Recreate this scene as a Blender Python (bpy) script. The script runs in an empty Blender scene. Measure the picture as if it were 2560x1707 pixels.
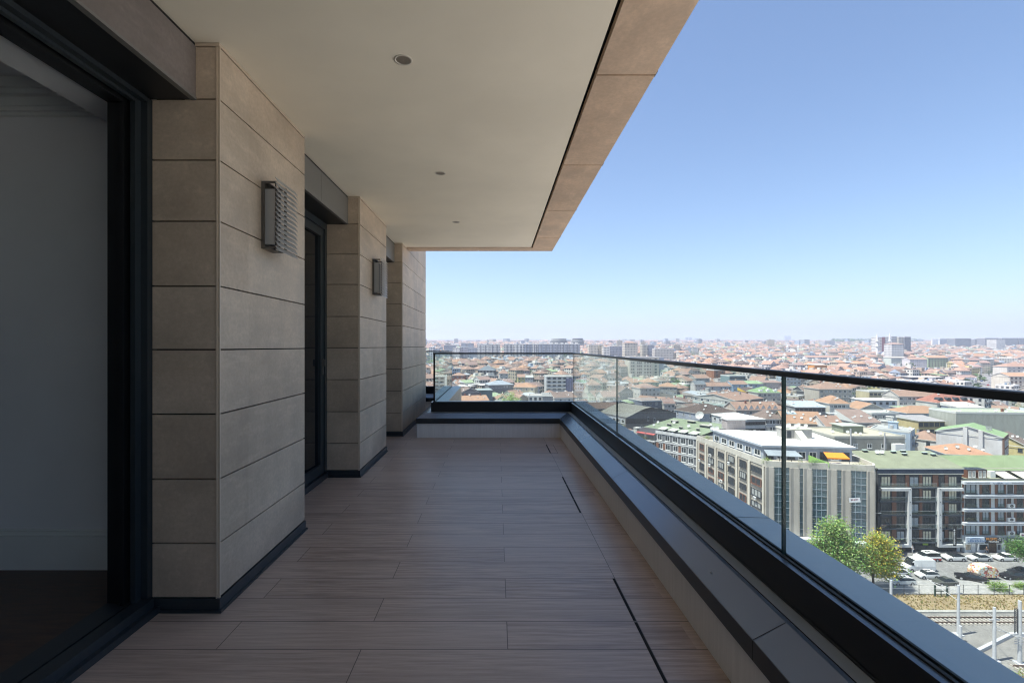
import bpy, math, random
import numpy as np
from mathutils import Vector, Matrix
R = math.radians
rnd = random.Random(7)
S = bpy.context.scene
COL = S.collection
# ------------------------------------------------------------------ camera
F, U0, V0, EYE = 1197.3, 1241.4, 864.8, 1.246      # focal length and vanishing point measured on the 2560 px photograph
cam_d = bpy.data.cameras.new('camera'); cam = bpy.data.objects.new('camera', cam_d); COL.objects.link(cam)
cam.location = (0, 0, EYE); cam.rotation_euler = (R(90), 0, 0)
cam_d.sensor_width = 36; cam_d.lens = F / 2560 * 36
cam_d.shift_x = (1280 - U0) / 2560; cam_d.shift_y = (V0 - 853.5) / 2560
cam_d.clip_start = 0.05; cam_d.clip_end = 40000
S.camera = cam
# ------------------------------------------------------------------ light
SUN_DIR = Vector((-0.98, -0.22, 0)).normalized(); ELEV = 66
EXPOSURE = 1.55; HAZE = 2.3e-4
w = bpy.data.worlds.new('World'); S.world = w; w.use_nodes = True
nt = w.node_tree; bg = nt.nodes['Background']
sky = nt.nodes.new('ShaderNodeTexSky'); sky.sky_type = 'NISHITA'; sky.sun_disc = False
sky.sun_elevation = R(ELEV); sky.sun_rotation = math.atan2(SUN_DIR.x, SUN_DIR.y)
sky.altitude = 100; sky.air_density = 1.0; sky.dust_density = 1.4; sky.ozone_density = 4.0
nt.links.new(sky.outputs[0], bg.inputs[0]); bg.inputs[1].default_value = 0.073
sd = bpy.data.lights.new('sun', 'SUN'); sd.energy = 3.3; sd.angle = R(0.5); sd.color = (1, 0.95, 0.87)
so = bpy.data.objects.new('sun', sd); COL.objects.link(so)
sv = (SUN_DIR * math.cos(R(ELEV)) + Vector((0, 0, math.sin(R(ELEV)))))
so.rotation_euler = sv.to_track_quat('Z', 'Y').to_euler(); so.location = (-30, -20, 80)
S.view_settings.view_transform = 'Standard'; S.view_settings.look = 'None'
S.view_settings.gamma = 1; S.view_settings.use_curve_mapping = False; S.view_settings.exposure = EXPOSURE
S.render.engine = 'CYCLES'
S.cycles.use_denoising = True; S.cycles.filter_width = 1.15
S.cycles.max_bounces = 9; S.cycles.diffuse_bounces = 5; S.cycles.glossy_bounces = 4
S.cycles.transparent_max_bounces = 24; S.cycles.volume_bounces = 1; S.cycles.sample_clamp_indirect = 8
S.cycles.caustics_reflective = False; S.cycles.caustics_refractive = False

# ------------------------------------------------------------------ helpers
def tag(o, label=None, cat=None, group=None, kind=None):
    if label: o['label'] = label
    if cat: o['category'] = cat
    if group: o['group'] = group
    if kind: o['kind'] = kind
    return o
def empty(name, loc, rz=0.0):
    o = bpy.data.objects.new(name, None); COL.objects.link(o)
    o.location = loc; o.rotation_euler = (0, 0, rz); o.empty_display_size = 0.2
    return o
def thing(name, label, cat, loc=(0, 0, 0), rz=0.0, group=None):
    return tag(empty(name, loc, rz), label, cat, group)
class MB:
    def __init__(s): s.v = []; s.f = []; s.m = []; s.uv = []; s.col = []
    def face(s, pts, m=0, uv=None, col=None):
        n = len(s.v); s.v += [tuple(p) for p in pts]; s.f.append(tuple(range(n, n + len(pts))))
        s.m.append(m); s.uv.append(uv); s.col.append(col)
    def box(s, x0, x1, y0, y1, z0, z1, m=0, skip=''):
        if x0 > x1: x0, x1 = x1, x0
        if y0 > y1: y0, y1 = y1, y0
        if z0 > z1: z0, z1 = z1, z0
        n = len(s.v)
        s.v += [(x0,y0,z0),(x1,y0,z0),(x1,y1,z0),(x0,y1,z0),(x0,y0,z1),(x1,y0,z1),(x1,y1,z1),(x0,y1,z1)]
        for k, q in (('b',(3,2,1,0)),('t',(4,5,6,7)),('f',(0,1,5,4)),('r',(1,2,6,5)),('k',(2,3,7,6)),('l',(3,0,4,7))):
            if k in skip: continue
            s.f.append(tuple(n+i for i in q)); s.m.append(m); s.uv.append(None); s.col.append(None)
    def obox(s, c, ax, ay, az, m=0):
        c = Vector(c); ax = Vector(ax); ay = Vector(ay); az = Vector(az); n = len(s.v)
        s.v += [tuple(c+i*ax+j*ay+k*az) for k in (-1,1) for j in (-1,1) for i in (-1,1)]
        for q in ((0,2,3,1),(4,5,7,6),(0,1,5,4),(1,3,7,5),(3,2,6,7),(2,0,4,6)):
            s.f.append(tuple(n+i for i in q)); s.m.append(m); s.uv.append(None); s.col.append(None)
    def prism(s, poly, z0, z1, m=0, mt=None):
        a = [(x, y, z0) for x, y in poly]; b = [(x, y, z1) for x, y in poly]; k = len(poly)
        s.face(b, m if mt is None else mt); s.face(a[::-1], m)
        for i in range(k): j = (i+1) % k; s.face([a[i], a[j], b[j], b[i]], m)
    def tube(s, p0, p1, r0, r1=None, n=8, m=0, caps=True):
        r1 = r0 if r1 is None else r1; p0 = Vector(p0); p1 = Vector(p1); d = (p1-p0).normalized()
        a = d.orthogonal().normalized(); b = d.cross(a); k = len(s.v)
        for p, r in ((p0, r0), (p1, r1)):
            for i in range(n):
                t = 2*math.pi*i/n; s.v.append(tuple(p + a*(r*math.cos(t)) + b*(r*math.sin(t))))
        for i in range(n):
            j = (i+1) % n; s.f.append((k+i, k+j, k+n+j, k+n+i)); s.m.append(m); s.uv.append(None); s.col.append(None)
        if caps:
            s.f.append(tuple(k+i for i in range(n))[::-1]); s.f.append(tuple(k+n+i for i in range(n)))
            s.m += [m, m]; s.uv += [None]*2; s.col += [None]*2
    def lathe(s, c, prof, n=16, m=0, axis=None):
        c = Vector(c); k = len(s.v); d = Vector(axis or (0,0,1)).normalized(); a = d.orthogonal().normalized(); b = d.cross(a)
        for r, z in prof:
            for i in range(n):
                t = 2*math.pi*i/n; s.v.append(tuple(c + a*(r*math.cos(t)) + b*(r*math.sin(t)) + d*z))
        for q in range(len(prof)-1):
            for i in range(n):
                j = (i+1) % n; s.f.append((k+q*n+i, k+q*n+j, k+q*n+n+j, k+q*n+n+i)); s.m.append(m); s.uv.append(None); s.col.append(None)
    def mesh(s, name, mats, off=(0,0,0), smooth=False):
        me = bpy.data.meshes.new(name); ox, oy, oz = off
        me.from_pydata([(x-ox, y-oy, z-oz) for x, y, z in s.v], [], s.f)
        for mt in (mats if isinstance(mats, (list, tuple)) else [mats]): me.materials.append(mt)
        me.polygons.foreach_set('material_index', s.m)
        if any(u is not None for u in s.uv):
            ul = me.uv_layers.new(name='UVMap'); k = 0
            for f, u in zip(s.f, s.uv):
                for i in range(len(f)):
                    ul.data[k+i].uv = u[i] if u else (0, 0)
                k += len(f)
        if any(c is not None for c in s.col):
            at = me.attributes.new('Col', 'FLOAT_COLOR', 'FACE')
            at.data.foreach_set('color', [q for c in s.col for q in ((c or (.5,.5,.5))+(1,))])
        if smooth: me.polygons.foreach_set('use_smooth', [True]*len(s.f))
        me.update(); return me
    def build(s, name, mats, parent=None, off=None, smooth=False, color=None, loc=None):
        """off: world position of the parent, subtracted so that vertices given in world coordinates land right"""
        if off is None: off = (0,0,0)
        o = bpy.data.objects.new(name, s.mesh(name, mats, off, smooth)); COL.objects.link(o)
        if parent is not None: o.parent = parent
        if loc: o.location = loc
        if color: o.color = (*color, 1)
        return o
def inst(name, me, parent=None, loc=(0,0,0), rot=(0,0,0), scale=(1,1,1), color=None):
    o = bpy.data.objects.new(name, me); COL.objects.link(o); o.parent = parent
    o.location = loc; o.rotation_euler = rot; o.scale = scale
    if color: o.color = (*color, 1)
    return o

# ------------------------------------------------------------------ materials
class NT:
    def __init__(s, name):
        s.m = bpy.data.materials.new(name); s.m.use_nodes = True; s.t = s.m.node_tree
        s.b = s.t.nodes['Principled BSDF']; s.out = s.t.nodes['Material Output']
    def n(s, kind, **kw):
        x = s.t.nodes.new('ShaderNode'+kind)
        for k, v in kw.items(): setattr(x, k, v)
        return x
    def put(s, sock, v):
        if isinstance(v, (int, float, tuple, list)):
            if isinstance(v, (tuple, list)) and len(v) == 3 and sock.type == 'RGBA': v = (*v, 1)
            sock.default_value = v
        else: s.t.links.new(v, sock)
    def math(s, op, a, b=0.0, c=None):
        x = s.n('Math', operation=op); s.put(x.inputs[0], a); s.put(x.inputs[1], b)
        if c is not None: s.put(x.inputs[2], c)
        return x.outputs[0]
    def mix(s, f, a, b, blend='MIX'):
        x = s.n('MixRGB', blend_type=blend); s.put(x.inputs[0], f); s.put(x.inputs[1], a); s.put(x.inputs[2], b); return x.outputs[0]
    def noise(s, scale, vec=None, detail=4, rough=.55):
        x = s.n('TexNoise'); x.inputs['Scale'].default_value = scale; x.inputs['Detail'].default_value = detail
        x.inputs['Roughness'].default_value = rough
        if vec is not None: s.put(x.inputs['Vector'], vec)
        return x.outputs['Fac']
    def ramp(s, f, lo, hi, a=0.0, b=1.0):
        x = s.n('MapRange'); s.put(x.inputs[0], f); x.inputs[1].default_value = lo; x.inputs[2].default_value = hi
        x.inputs[3].default_value = a; x.inputs[4].default_value = b; return x.outputs[0]
    def obj(s): return s.n('TexCoord').outputs['Object']
    def scaled(s, vec, sc):
        x = s.n('Mapping'); s.put(x.inputs[0], vec); x.inputs['Scale'].default_value = sc; return x.outputs[0]
    def bump(s, h, dist=.002, st=.5):
        x = s.n('Bump'); x.inputs['Strength'].default_value = st; x.inputs['Distance'].default_value = dist
        s.put(x.inputs['Height'], h); s.t.links.new(x.outputs[0], s.b.inputs['Normal'])
    def fin(s, col, rough=.6, metal=0.0, spec=.5):
        s.put(s.b.inputs['Base Color'], col); s.put(s.b.inputs['Roughness'], rough)
        s.b.inputs['Metallic'].default_value = metal; s.b.inputs['Specular IOR Level'].default_value = spec
        return s.m
def mat(name, c, rough=.6, var=.12, scale=8., metal=0.0, spec=.5, stretch=None, bump=0):
    t = NT(name); v = t.obj()
    if stretch: v = t.scaled(v, stretch)
    n = t.noise(scale, v)
    col = t.mix(t.ramp(n, .3, .7), tuple(x*(1-var) for x in c), tuple(min(1, x*(1+var)) for x in c))
    if bump: t.bump(n, bump)
    return t.fin(col, t.ramp(n, .3, .7, rough*.9, min(1, rough*1.1)), metal, spec)
def stone_mat(name, c, warm=0.0):
    t = NT(name); v = t.obj()
    n1 = t.noise(2.2, v, 8, .66); n2 = t.noise(48, v, 4, .7); n3 = t.noise(9, t.scaled(v, (1, .35, 1.6)), 5, .65)
    a = t.mix(t.ramp(n1, .3, .72), tuple(x*.66 for x in c), tuple(x*1.16 for x in c))
    a = t.mix(t.ramp(n3, .52, .72, 0, .45), a, tuple(x*1.3 for x in c))
    a = t.mix(t.ramp(n3, .3, .45, .22, 0), a, (c[0]*.72, c[1]*.6, c[2]*.5))
    a = t.mix(t.ramp(n2, .35, .65, 0, .4), a, tuple(x*.62 for x in c))
    sz = t.n('SeparateXYZ'); t.put(sz.inputs[0], t.n('NewGeometry').outputs['Position'])           # every slab course has its own tone
    cv = t.n('CombineXYZ'); t.put(cv.inputs[0], t.math('FLOOR', t.math('DIVIDE', t.math('SUBTRACT', sz.outputs[2], .018), .302))); t.put(cv.inputs[1], t.math('FLOOR', t.math('DIVIDE', sz.outputs[1], 1.26)))
    wn = t.n('TexWhiteNoise'); t.put(wn.inputs[0], cv.outputs[0])
    a = t.mix(t.ramp(wn.outputs['Value'], 0, 1, .0, .5), a, t.mix(1, a, (.74, .70, .66), 'MULTIPLY'))
    t.bump(n2, .0012, .35)
    return t.fin(a, t.ramp(n1, .3, .7, .5, .68), 0, .4)
def floor_mat():
    t = NT('wood_look_tile'); p = t.n('NewGeometry').outputs['Position']
    sx = t.n('SeparateXYZ'); t.put(sx.inputs[0], p); x, y = sx.outputs[0], sx.outputs[1]
    r = t.math('DIVIDE', t.math('SUBTRACT', y, -9.832), .2); row = t.math('FLOOR', r); fy = t.math('FRACT', r)
    par = t.math('MODULO', row, 2.0)
    xs = t.math('DIVIDE', t.math('ADD', t.math('SUBTRACT', x, .0443-12), t.math('MULTIPLY', t.math('SUBTRACT', 1.0, par), .603)), 1.2)
    right = t.math('GREATER_THAN', x, .635)
    xs = t.math('ADD', xs, t.math('MULTIPLY', right, 37.35))
    cell = t.math('FLOOR', xs); fx = t.math('FRACT', xs)
    cv = t.n('CombineXYZ'); t.put(cv.inputs[0], cell); t.put(cv.inputs[1], row)
    wn = t.n('TexWhiteNoise'); t.put(wn.inputs[0], cv.outputs[0]); rv = wn.outputs['Value']
    gv = t.n('CombineXYZ')
    t.put(gv.inputs[0], t.math('ADD', t.math('MULTIPLY', x, 1.6), t.math('MULTIPLY', rv, 31))); t.put(gv.inputs[1], t.math('MULTIPLY', y, 34)); t.put(gv.inputs[2], t.math('MULTIPLY', rv, 17))
    g1 = t.noise(2.0, gv.outputs[0], 8, .68); g2 = t.noise(.35, gv.outputs[0], 3)
    c = t.mix(t.ramp(g1, .36, .64), (.235, .175, .145), (.53, .42, .352))
    c = t.mix(t.ramp(g2, .5, .68, 0, .5), c, (.24, .175, .145))
    c = t.mix(t.ramp(rv, 0, 1, 0, .55), c, (.50, .41, .35))
    smg = t.noise(1.1, p, 5, .65); c = t.mix(t.ramp(smg, .5, .75, 0, .3), c, (.46, .43, .41))
    gr = t.math('MAXIMUM', t.math('MAXIMUM', t.math('LESS_THAN', fy, .02), t.math('MULTIPLY', t.math('LESS_THAN', fx, .003), t.math('SUBTRACT', 1.0, right))),
                t.math('LESS_THAN', t.math('ABSOLUTE', t.math('SUBTRACT', x, .635)), .0018))
    c = t.mix(t.math('MULTIPLY', gr, .82), c, (.028, .024, .022))
    t.bump(t.math('SUBTRACT', t.math('MULTIPLY', g1, .25), gr), .0015, .5)
    return t.fin(c, t.ramp(g1, .3, .7, .30, .44), 0, .6)
def plaster_mat(name, c):
    t = NT(name); v = t.obj(); n = t.noise(1.3, v, 5); n2 = t.noise(9, t.scaled(v, (1, 1, .12)), 4, .7)
    a = t.mix(t.ramp(n, .35, .65), tuple(x*.92 for x in c), c)
    return t.fin(a, .75, 0, .3)
def streak_mat(name, c):
    t = NT(name); v = t.obj(); n = t.noise(5, t.scaled(v, (7, 7, .35)), 6, .7); n1 = t.noise(2, v, 4)
    a = t.mix(t.ramp(n, .42, .62), tuple(x*.92 for x in c), c); a = t.mix(t.ramp(n1, .4, .7, 0, .3), a, tuple(x*.8 for x in c))
    return t.fin(a, .8, 0, .25)
def metal_mat(name, c, rough=.38, spec=.5, dust=.1, metal=0):
    t = NT(name); v = t.obj(); n = t.noise(3, v, 6, .65); n2 = t.noise(60, v, 2)
    a = t.mix(t.ramp(n, .3, .8, 0, dust), c, (.3, .3, .3))
    t.bump(n2, .0001, .05)
    return t.fin(a, t.ramp(n, .25, .75, rough*.95, rough*1.06), metal, spec)
def glass_mat(name, tint, ior=1.5):
    t = NT(name); tr = t.n('BsdfTransparent'); tr.inputs[0].default_value = (*tint, 1)
    gl = t.n('BsdfGlossy'); gl.inputs['Roughness'].default_value = 0.004; gl.inputs[0].default_value = (.95, 1, .98, 1)
    g = t.n('NewGeometry'); dt = t.n('VectorMath', operation='DOT_PRODUCT'); t.put(dt.inputs[0], g.outputs['Incoming']); t.put(dt.inputs[1], g.outputs['Normal'])
    f5 = t.math('POWER', t.math('SUBTRACT', 1.0, t.math('ABSOLUTE', dt.outputs['Value'])), 5.0)     # Schlick, the same from both sides of the sheet
    mx = t.n('MixShader'); t.put(mx.inputs[0], t.math('MULTIPLY_ADD', f5, .96, .035)); t.put(mx.inputs[1], tr.outputs[0]); t.put(mx.inputs[2], gl.outputs[0])
    df = t.n('BsdfDiffuse'); df.inputs[0].default_value = (.7, .72, .72, 1); m2 = t.n('MixShader')                  # a film of dust and wiped smears
    v = t.obj(); n1 = t.noise(1.6, v, 6, .7); n2 = t.noise(2.5, t.scaled(v, (1, .5, 2.5)), 5, .7)
    t.put(m2.inputs[0], t.math('ADD', t.ramp(n1, .35, .75, .004, .03), t.ramp(n2, .55, .75, 0, .03))); t.put(m2.inputs[1], mx.outputs[0]); t.put(m2.inputs[2], df.outputs[0])
    t.t.links.new(m2.outputs[0], t.out.inputs[0]); return t.m
def objcol_mat(name, kind='wall', attr=False, win=False):
    """colour comes from the object (or, for the merged far town, from a per-face attribute)"""
    t = NT(name); v = t.obj()
    if attr: a = t.n('Attribute'); a.attribute_name = 'Col'; c = a.outputs['Color']
    else: c = t.n('ObjectInfo').outputs['Color']
    if kind == 'wall':
        n = t.noise(.5, t.scaled(v, (1, 1, .25)), 6, .7); n2 = t.noise(.12, v, 3)
        k = t.mix(t.ramp(n, .4, .65, .4, 0), c, t.mix(1, c, (.55, .52, .48), 'MULTIPLY'))
        k = t.mix(t.ramp(n2, .35, .7, .2, 0), k, t.mix(1, k, (.6, .58, .55), 'MULTIPLY'))
        rough = .85
    else:
        n = t.noise(.35, v, 6, .65); n2 = t.noise(2.5, v, 4, .7)
        k = t.mix(t.ramp(n, .35, .68, .55, 0), c, t.mix(1, c, (.62, .6, .6), 'MULTIPLY'))
        k = t.mix(t.ramp(n2, .45, .7, 0, .35), k, t.mix(1, k, (1.35, 1.25, 1.15), 'MULTIPLY'))
        sz = t.n('SeparateXYZ'); t.put(sz.inputs[0], v)
        st = t.math('FRACT', t.math('MULTIPLY', sz.outputs[2], 3.3))
        if kind == 'tile': k = t.mix(t.math('MULTIPLY', t.math('LESS_THAN', st, .3), .3), k, t.mix(1, k, (.55, .5, .5), 'MULTIPLY'))
        rough = .9
    if win:
        uv = t.n('UVMap').outputs[0]; su = t.n('SeparateXYZ'); t.put(su.inputs[0], uv)
        fu = t.math('DIVIDE', su.outputs[0], 2.7); fv = t.math('DIVIDE', su.outputs[1], 3.0)
        cv = t.n('CombineXYZ'); t.put(cv.inputs[0], t.math('FLOOR', fu)); t.put(cv.inputs[1], t.math('FLOOR', fv)); t.put(cv.inputs[2], t.n('ObjectInfo').outputs['Random'])
        wn = t.n('TexWhiteNoise'); t.put(wn.inputs[0], cv.outputs[0])
        a, b = t.math('FRACT', fu), t.math('FRACT', fv)
        m = t.math('MULTIPLY', t.math('LESS_THAN', t.math('ABSOLUTE', t.math('SUBTRACT', a, .5)), .27), t.math('LESS_THAN', t.math('ABSOLUTE', t.math('SUBTRACT', b, .55)), .25))
        m = t.math('MULTIPLY', m, t.math('GREATER_THAN', su.outputs[1], .01))
        k = t.mix(m, k, t.mix(t.ramp(wn.outputs['Value'], .5, 1, 0, .7), (.035, .045, .055), (.3, .3, .28)))
    return t.fin(k, rough, 0, .25)
M = {}
M['stone'] = stone_mat('limestone_tile', (.62, .505, .395))
M['stone_soffit'] = stone_mat('soffit_stone', (.72, .535, .39))
M['stone_dark'] = stone_mat('lintel_stone', (.22, .19, .18))
M['lintel_metal'] = metal_mat('bronze_panel', (.15, .145, .135), .45)
M['brass'] = metal_mat('corner_trim_metal', (.55, .45, .35), .4)
M['anth'] = metal_mat('anthracite_metal', (.020, .027, .033), .36, .5, .05)
M['black'] = metal_mat('black_metal', (.011, .012, .014), .42, .35, .03)
M['cap'] = metal_mat('capping_metal', (.115, .165, .235), .22, 1.0, .04, .2)
M['ledge'] = metal_mat('ledge_metal', (.38, .43, .46), .36, .7, .08, .3)
M['rub'] = mat('rubber_seal', (.008, .008, .009), .6, .1)
M['gap'] = mat('joint_shadow_gap', (.006, .006, .006), .9, .1)
M['floor'] = floor_mat()
M['ceil'] = plaster_mat('ceiling_paint', (.92, .85, .71))
M['render'] = streak_mat('kerb_render', (.80, .79, .78))
M['room'] = plaster_mat('room_paint', (.84, .86, .88))
M['roomtrim'] = plaster_mat('room_trim_paint', (.80, .83, .82))
M['parquet'] = mat('dark_parquet', (.075, .042, .028), .35, .5, 3, stretch=(2, 14, 1))
M['glass'] = glass_mat('balustrade_glass', (.925, .962, .95))
M['gedge'] = metal_mat('glass_edge', (.012, .05, .055), .2)
M['dglass'] = NT('door_glass').fin((.006, .008, .011), .03, 0, .6)
M['lampm'] = metal_mat('lamp_metal', (.10, .092, .085), .4)
M['lampd'] = mat('lamp_diffuser', (.62, .63, .65), .5, .03)
M['lampb'] = metal_mat('louvre_metal', (.36, .35, .34), .35)
M['can'] = mat('downlight_can', (.22, .19, .15), .5, .1)
M['cantrim'] = mat('downlight_trim', (.62, .58, .5), .5, .05)
M['wall'] = objcol_mat('house_wall'); M['wallw'] = objcol_mat('house_wall_with_windows', win=True)
M['tile'] = objcol_mat('roof_tiles', 'tile'); M['flat'] = objcol_mat('roof_covering', 'flat')
M['paint'] = NT('car_paint').fin((0, 0, 0), .25)
_t = NT('object_paint'); M['paint'] = _t.fin(_t.n('ObjectInfo').outputs['Color'], .3, 0, .5)
_t = NT('matt_object_paint'); M['matt'] = _t.fin(_t.n('ObjectInfo').outputs['Color'], .75, 0, .3)
M['pane'] = NT('window_pane').fin((.03, .04, .05), .12, 0, .5)
M['curtain'] = NT('curtained_pane').fin((.32, .33, .32), .25, 0, .4)
M['wframe'] = mat('white_window_frame', (.7, .7, .68), .6, .05)
M['bframe'] = mat('brown_window_frame', (.16, .07, .045), .6, .15)
M['dframe'] = mat('dark_window_frame', (.035, .04, .05), .5, .1)
M['dish'] = mat('dish_paint', (.5, .5, .49), .6, .08)
M['tyre'] = mat('tyre_rubber', (.015, .015, .016), .8, .1)
M['rim'] = metal_mat('wheel_rim', (.42, .42, .43), .35)
M['cglass'] = NT('car_glass').fin((.02, .025, .028), .06, 0, .6)
M['lite'] = NT('headlamp').fin((.6, .62, .62), .15)
M['concrete'] = mat('pole_concrete', (.44, .45, .47), .8, .12, 3)
M['bark'] = mat('bark', (.07, .055, .045), .9, .3, 5)
_t = NT('leaves'); _a = _t.n('Attribute'); _a.attribute_name = 'Col'; M['leaf'] = _t.fin(_a.outputs['Color'], .55, 0, .3)
_tl = _t.n('BsdfTranslucent'); _mx = _t.n('MixShader'); _mx.inputs[0].default_value = .24      # light passes through leaves
_t.put(_tl.inputs[0], _t.mix(1, _a.outputs['Color'], (1.5, 1.6, .9), 'MULTIPLY')); _t.t.links.new(_t.b.outputs[0], _mx.inputs[1]); _t.t.links.new(_tl.outputs[0], _mx.inputs[2]); _t.t.links.new(_mx.outputs[0], _t.out.inputs[0])
# ================================================================== BALCONY
YB = -5.0          # closed end behind the camera
NAMES_Z = [.064, .32, .621, .926, 1.229, 1.527, 1.832, 2.119, 2.405, 2.652]
XF, XD, XL, ZC = -1.305, -1.618, -1.413, 2.67     # pillar face, door plane, lintel face, ceiling
def struct(name, mb, mats, **k):
    return tag(mb.build(name, mats, **k), kind='structure')
b = MB(); b.face([(-1.62, YB, 0), (.90, YB, 0), (.90, 9.3, 0), (-1.62, 9.3, 0)])
struct('floor', b, M['floor'])
# plaster ceiling and the slab above it
b = MB(); b.box(-1.66, .50, YB, 6.905, ZC, ZC+.04); struct('ceiling', b, M['ceil'])
b = MB(); b.box(-1.40, .815, YB, 7.155, ZC+.045, ZC+.55); struct('roof_slab', b, M['gap'])
# tower carrying on above, beside and below the terrace
b = MB(); b.box(-16, -1.38, YB-8, 8.80, 3.3, 46); b.box(-1.38, .80, YB-8, 7.1, 3.3, 46)
b.box(-16, -2.7, 3.0, 8.8, -.3, 3.3); b.box(-16, 1.15, YB-8, 9.3, -46, -.32); b.box(-2.7, -1.66, 9.8, 9.3, -46, -.32)
struct('building_wall', b, M['stone'])
b = MB(); b.box(-16, 1.15, YB-.3, YB, -.3, 3.3); struct('end_wall', b, M['anth'])  # unseen; its dark finish is set to cut bounce onto the pillar fronts
# pillars
def pillar(y0, y1, label, top=None, door_side=True):
    L = (XF, y0, 0); t = thing('stone_pillar', label, 'pillar', L)
    zs = list(NAMES_Z) + ([2.652+.302*k for k in range(1, 12)] if top else [])
    b = MB()
    for a, c in zip(zs[:-1], zs[1:]):
        segs = [(y0+.008, y1)] if not top else [(y0+.008, 7.775), (7.779, y1)]
        for s0, s1 in segs: b.box(XF-.02, XF, s0, s1, a+.0035, c-.0035)
    b.build('side_cladding', M['stone'], t, L)
    b = MB()
    for a, c in zip(NAMES_Z[:-1], NAMES_Z[1:]):
        b.box(XD if c < 2.41 else XL-.06, XF-.014, y0, y0+.02, a+.0035, c-.0035)
    b.build('front_cladding', M['stone'], t, L)
    b = MB(); b.box(XF-.014, XF-.0085, y0-.003, y0+.007, .062, 2.655); b.box(XF-.0085, XF+.003, y0+.001, y0+.0085, .062, 2.655)
    b.build('corner_trim', M['brass'], t, L)
    b = MB(); b.box(XD, XF+.008, y0-.008, y0+.012, .004, .062); b.box(XF-.012, XF+.0078, y0+.012, y1+.002, .004, .062)
    b.box(XD, XF+.02, y0-.02, y0-.008, .001, .012); b.box(XF+.008, XF+.02, y0-.008, y1+.01, .001, .011)
    b.build('base_trim', M['anth'], t, L)
    b = MB(); b.box(XL, XF+.004, y0-.004, y0+.012, 2.653, 2.668); b.box(XF-.012, XF+.0038, y0+.012, min(y1, 6.9), 2.653, 2.668)
    b.build('top_trim', M['brass'], t, L)
    zt = 6.3 if top else 2.66
    b = MB(); b.box(XD+.004, XF-.021, y0+.021, y1-.002, 0, zt); b.box(-2.7, XD-.04, y0+.44 if door_side else y0+.04, y1-.03, 0, 2.66)
    b.build('core', M['gap'], t, L)
pillar(2.252, 3.255, 'nearest stone-clad pillar, between the open door and the closed glazed door')
pillar(4.560, 5.665, 'middle stone-clad pillar carrying the second louvred wall lamp')
pillar(6.630, 8.830, 'farthest and longest stone-clad pillar, running out past the ceiling', top=True)
# lintels between the pillars
def lintel(y0, y1, mt, label, joint=None):
    L = (XL, y0, 2.4); t = thing('door_lintel', label, 'lintel', L)
    b = MB()
    for s0, s1 in ([(y0, y1)] if joint is None else [(y0, joint-.002), (joint+.002, y1)]): b.box(XL-.02, XL, s0, s1, 2.412, 2.652)
    b.build('fascia_panel', mt, t, L)
    b = MB(); b.box(XL-.022, XL+.004, y0, y1, 2.400, 2.4115); b.build('edge_trim', M['lintel_metal'], t, L)
    b = MB(); b.box(-1.80, XL-.023, y0, y1, 2.4035, 2.414); b.build('soffit_panel', M['black'], t, L)
    b = MB(); b.box(XL-.018, XL-.004, y0, y1, 2.653, 2.668); b.build('shadow_gap', M['gap'], t, L)
lintel(YB, 2.2505, M['stone_dark'], 'dark stone lintel over the open sliding door')
lintel(3.257, 4.5585, M['lintel_metal'], 'bronze-grey lintel over the closed door between first and middle pillar', 3.86)
lintel(5.667, 6.6285, M['lintel_metal'], 'short bronze-grey lintel over the farthest door')
# closed glazed doors
def glazed_door(y0, y1, label):
    L = (XD, y0, 0); t = thing('glazed_door', label, 'door', L); x0, x1 = XD-.06, XD-.004
    b = MB(); b.box(x0-.06, XD+.02, y0, y1, .003, .055); b.build('sill', M['anth'], t, L)
    b = MB(); b.box(x0, x1+.012, y0, y0+.05, .056, 2.40); b.box(x0, x1+.012, y1-.05, y1, .056, 2.40); b.box(x0, x1+.012, y0+.05, y1-.05, 2.34, 2.40)
    fr = b.build('frame', M['anth'], t, L)
    b = MB(); b.box(x0, x1, y0+.052, y0+.13, .06, 2.335); b.box(x0, x1, y1-.13, y1-.052, .06, 2.335)
    b.box(x0, x1, y0+.13, y1-.13, .06, .15); b.box(x0, x1, y0+.13, y1-.13, 2.26, 2.335); b.build('sash', M['anth'], t, L)
    b = MB(); b.box(x0+.02, x0+.03, y0+.13, y1-.13, .15, 2.26); b.build('glass_pane', M['dglass'], t, L)
    b = MB(); b.box(x1, x1+.012, y1-.103, y1-.078, .98, 1.13); b.box(x1+.012, x1+.03, y1-.1, y1-.081, 1.06, 1.12); b.build('handle', M['lampm'], t, L)
glazed_door(3.26, 4.545, 'dark glazed door, closed, between the nearest and the middle pillar')
glazed_door(5.67, 6.615, 'dark glazed door, mostly hidden, between middle and farthest pillar')
# open sliding door and its frame
L = (-1.62, 2.2, 0); t = thing('sliding_door_frame', 'dark metal frame and threshold of the open sliding door at left', 'door frame', L)
b = MB(); b.box(-1.80, -1.722, 2.215, 2.29, .06, 2.40); b.box(-1.722, -1.706, 2.19, 2.29, .06, 2.40); b.build('inner_jamb', M['black'], t, L)
b = MB(); b.box(-1.706, -1.676, 2.275, 2.29, .06, 2.40); b.build('jamb_groove', M['gap'], t, L)
b = MB(); b.box(-1.676, -1.653, 2.19, 2.29, .06, 2.40); b.box(-1.653, -1.622, 2.225, 2.29, .06, 2.40); b.build('outer_jamb', M['anth'], t, L)
b = MB()
for z in (1.72, .25):
    b.box(-1.701, -1.684, 2.262, 2.275, z, z+.045); b.box(-1.696, -1.689, 2.25, 2.262, z+.008, z+.03)
b.build('latch', M['rim'], t, L)
b = MB(); b.box(-1.665, -1.598, YB, 2.235, .003, .072); b.box(-1.598, -1.575, YB, 2.245, .001, .03); b.build('outer_threshold', M['anth'], t, L)
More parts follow.
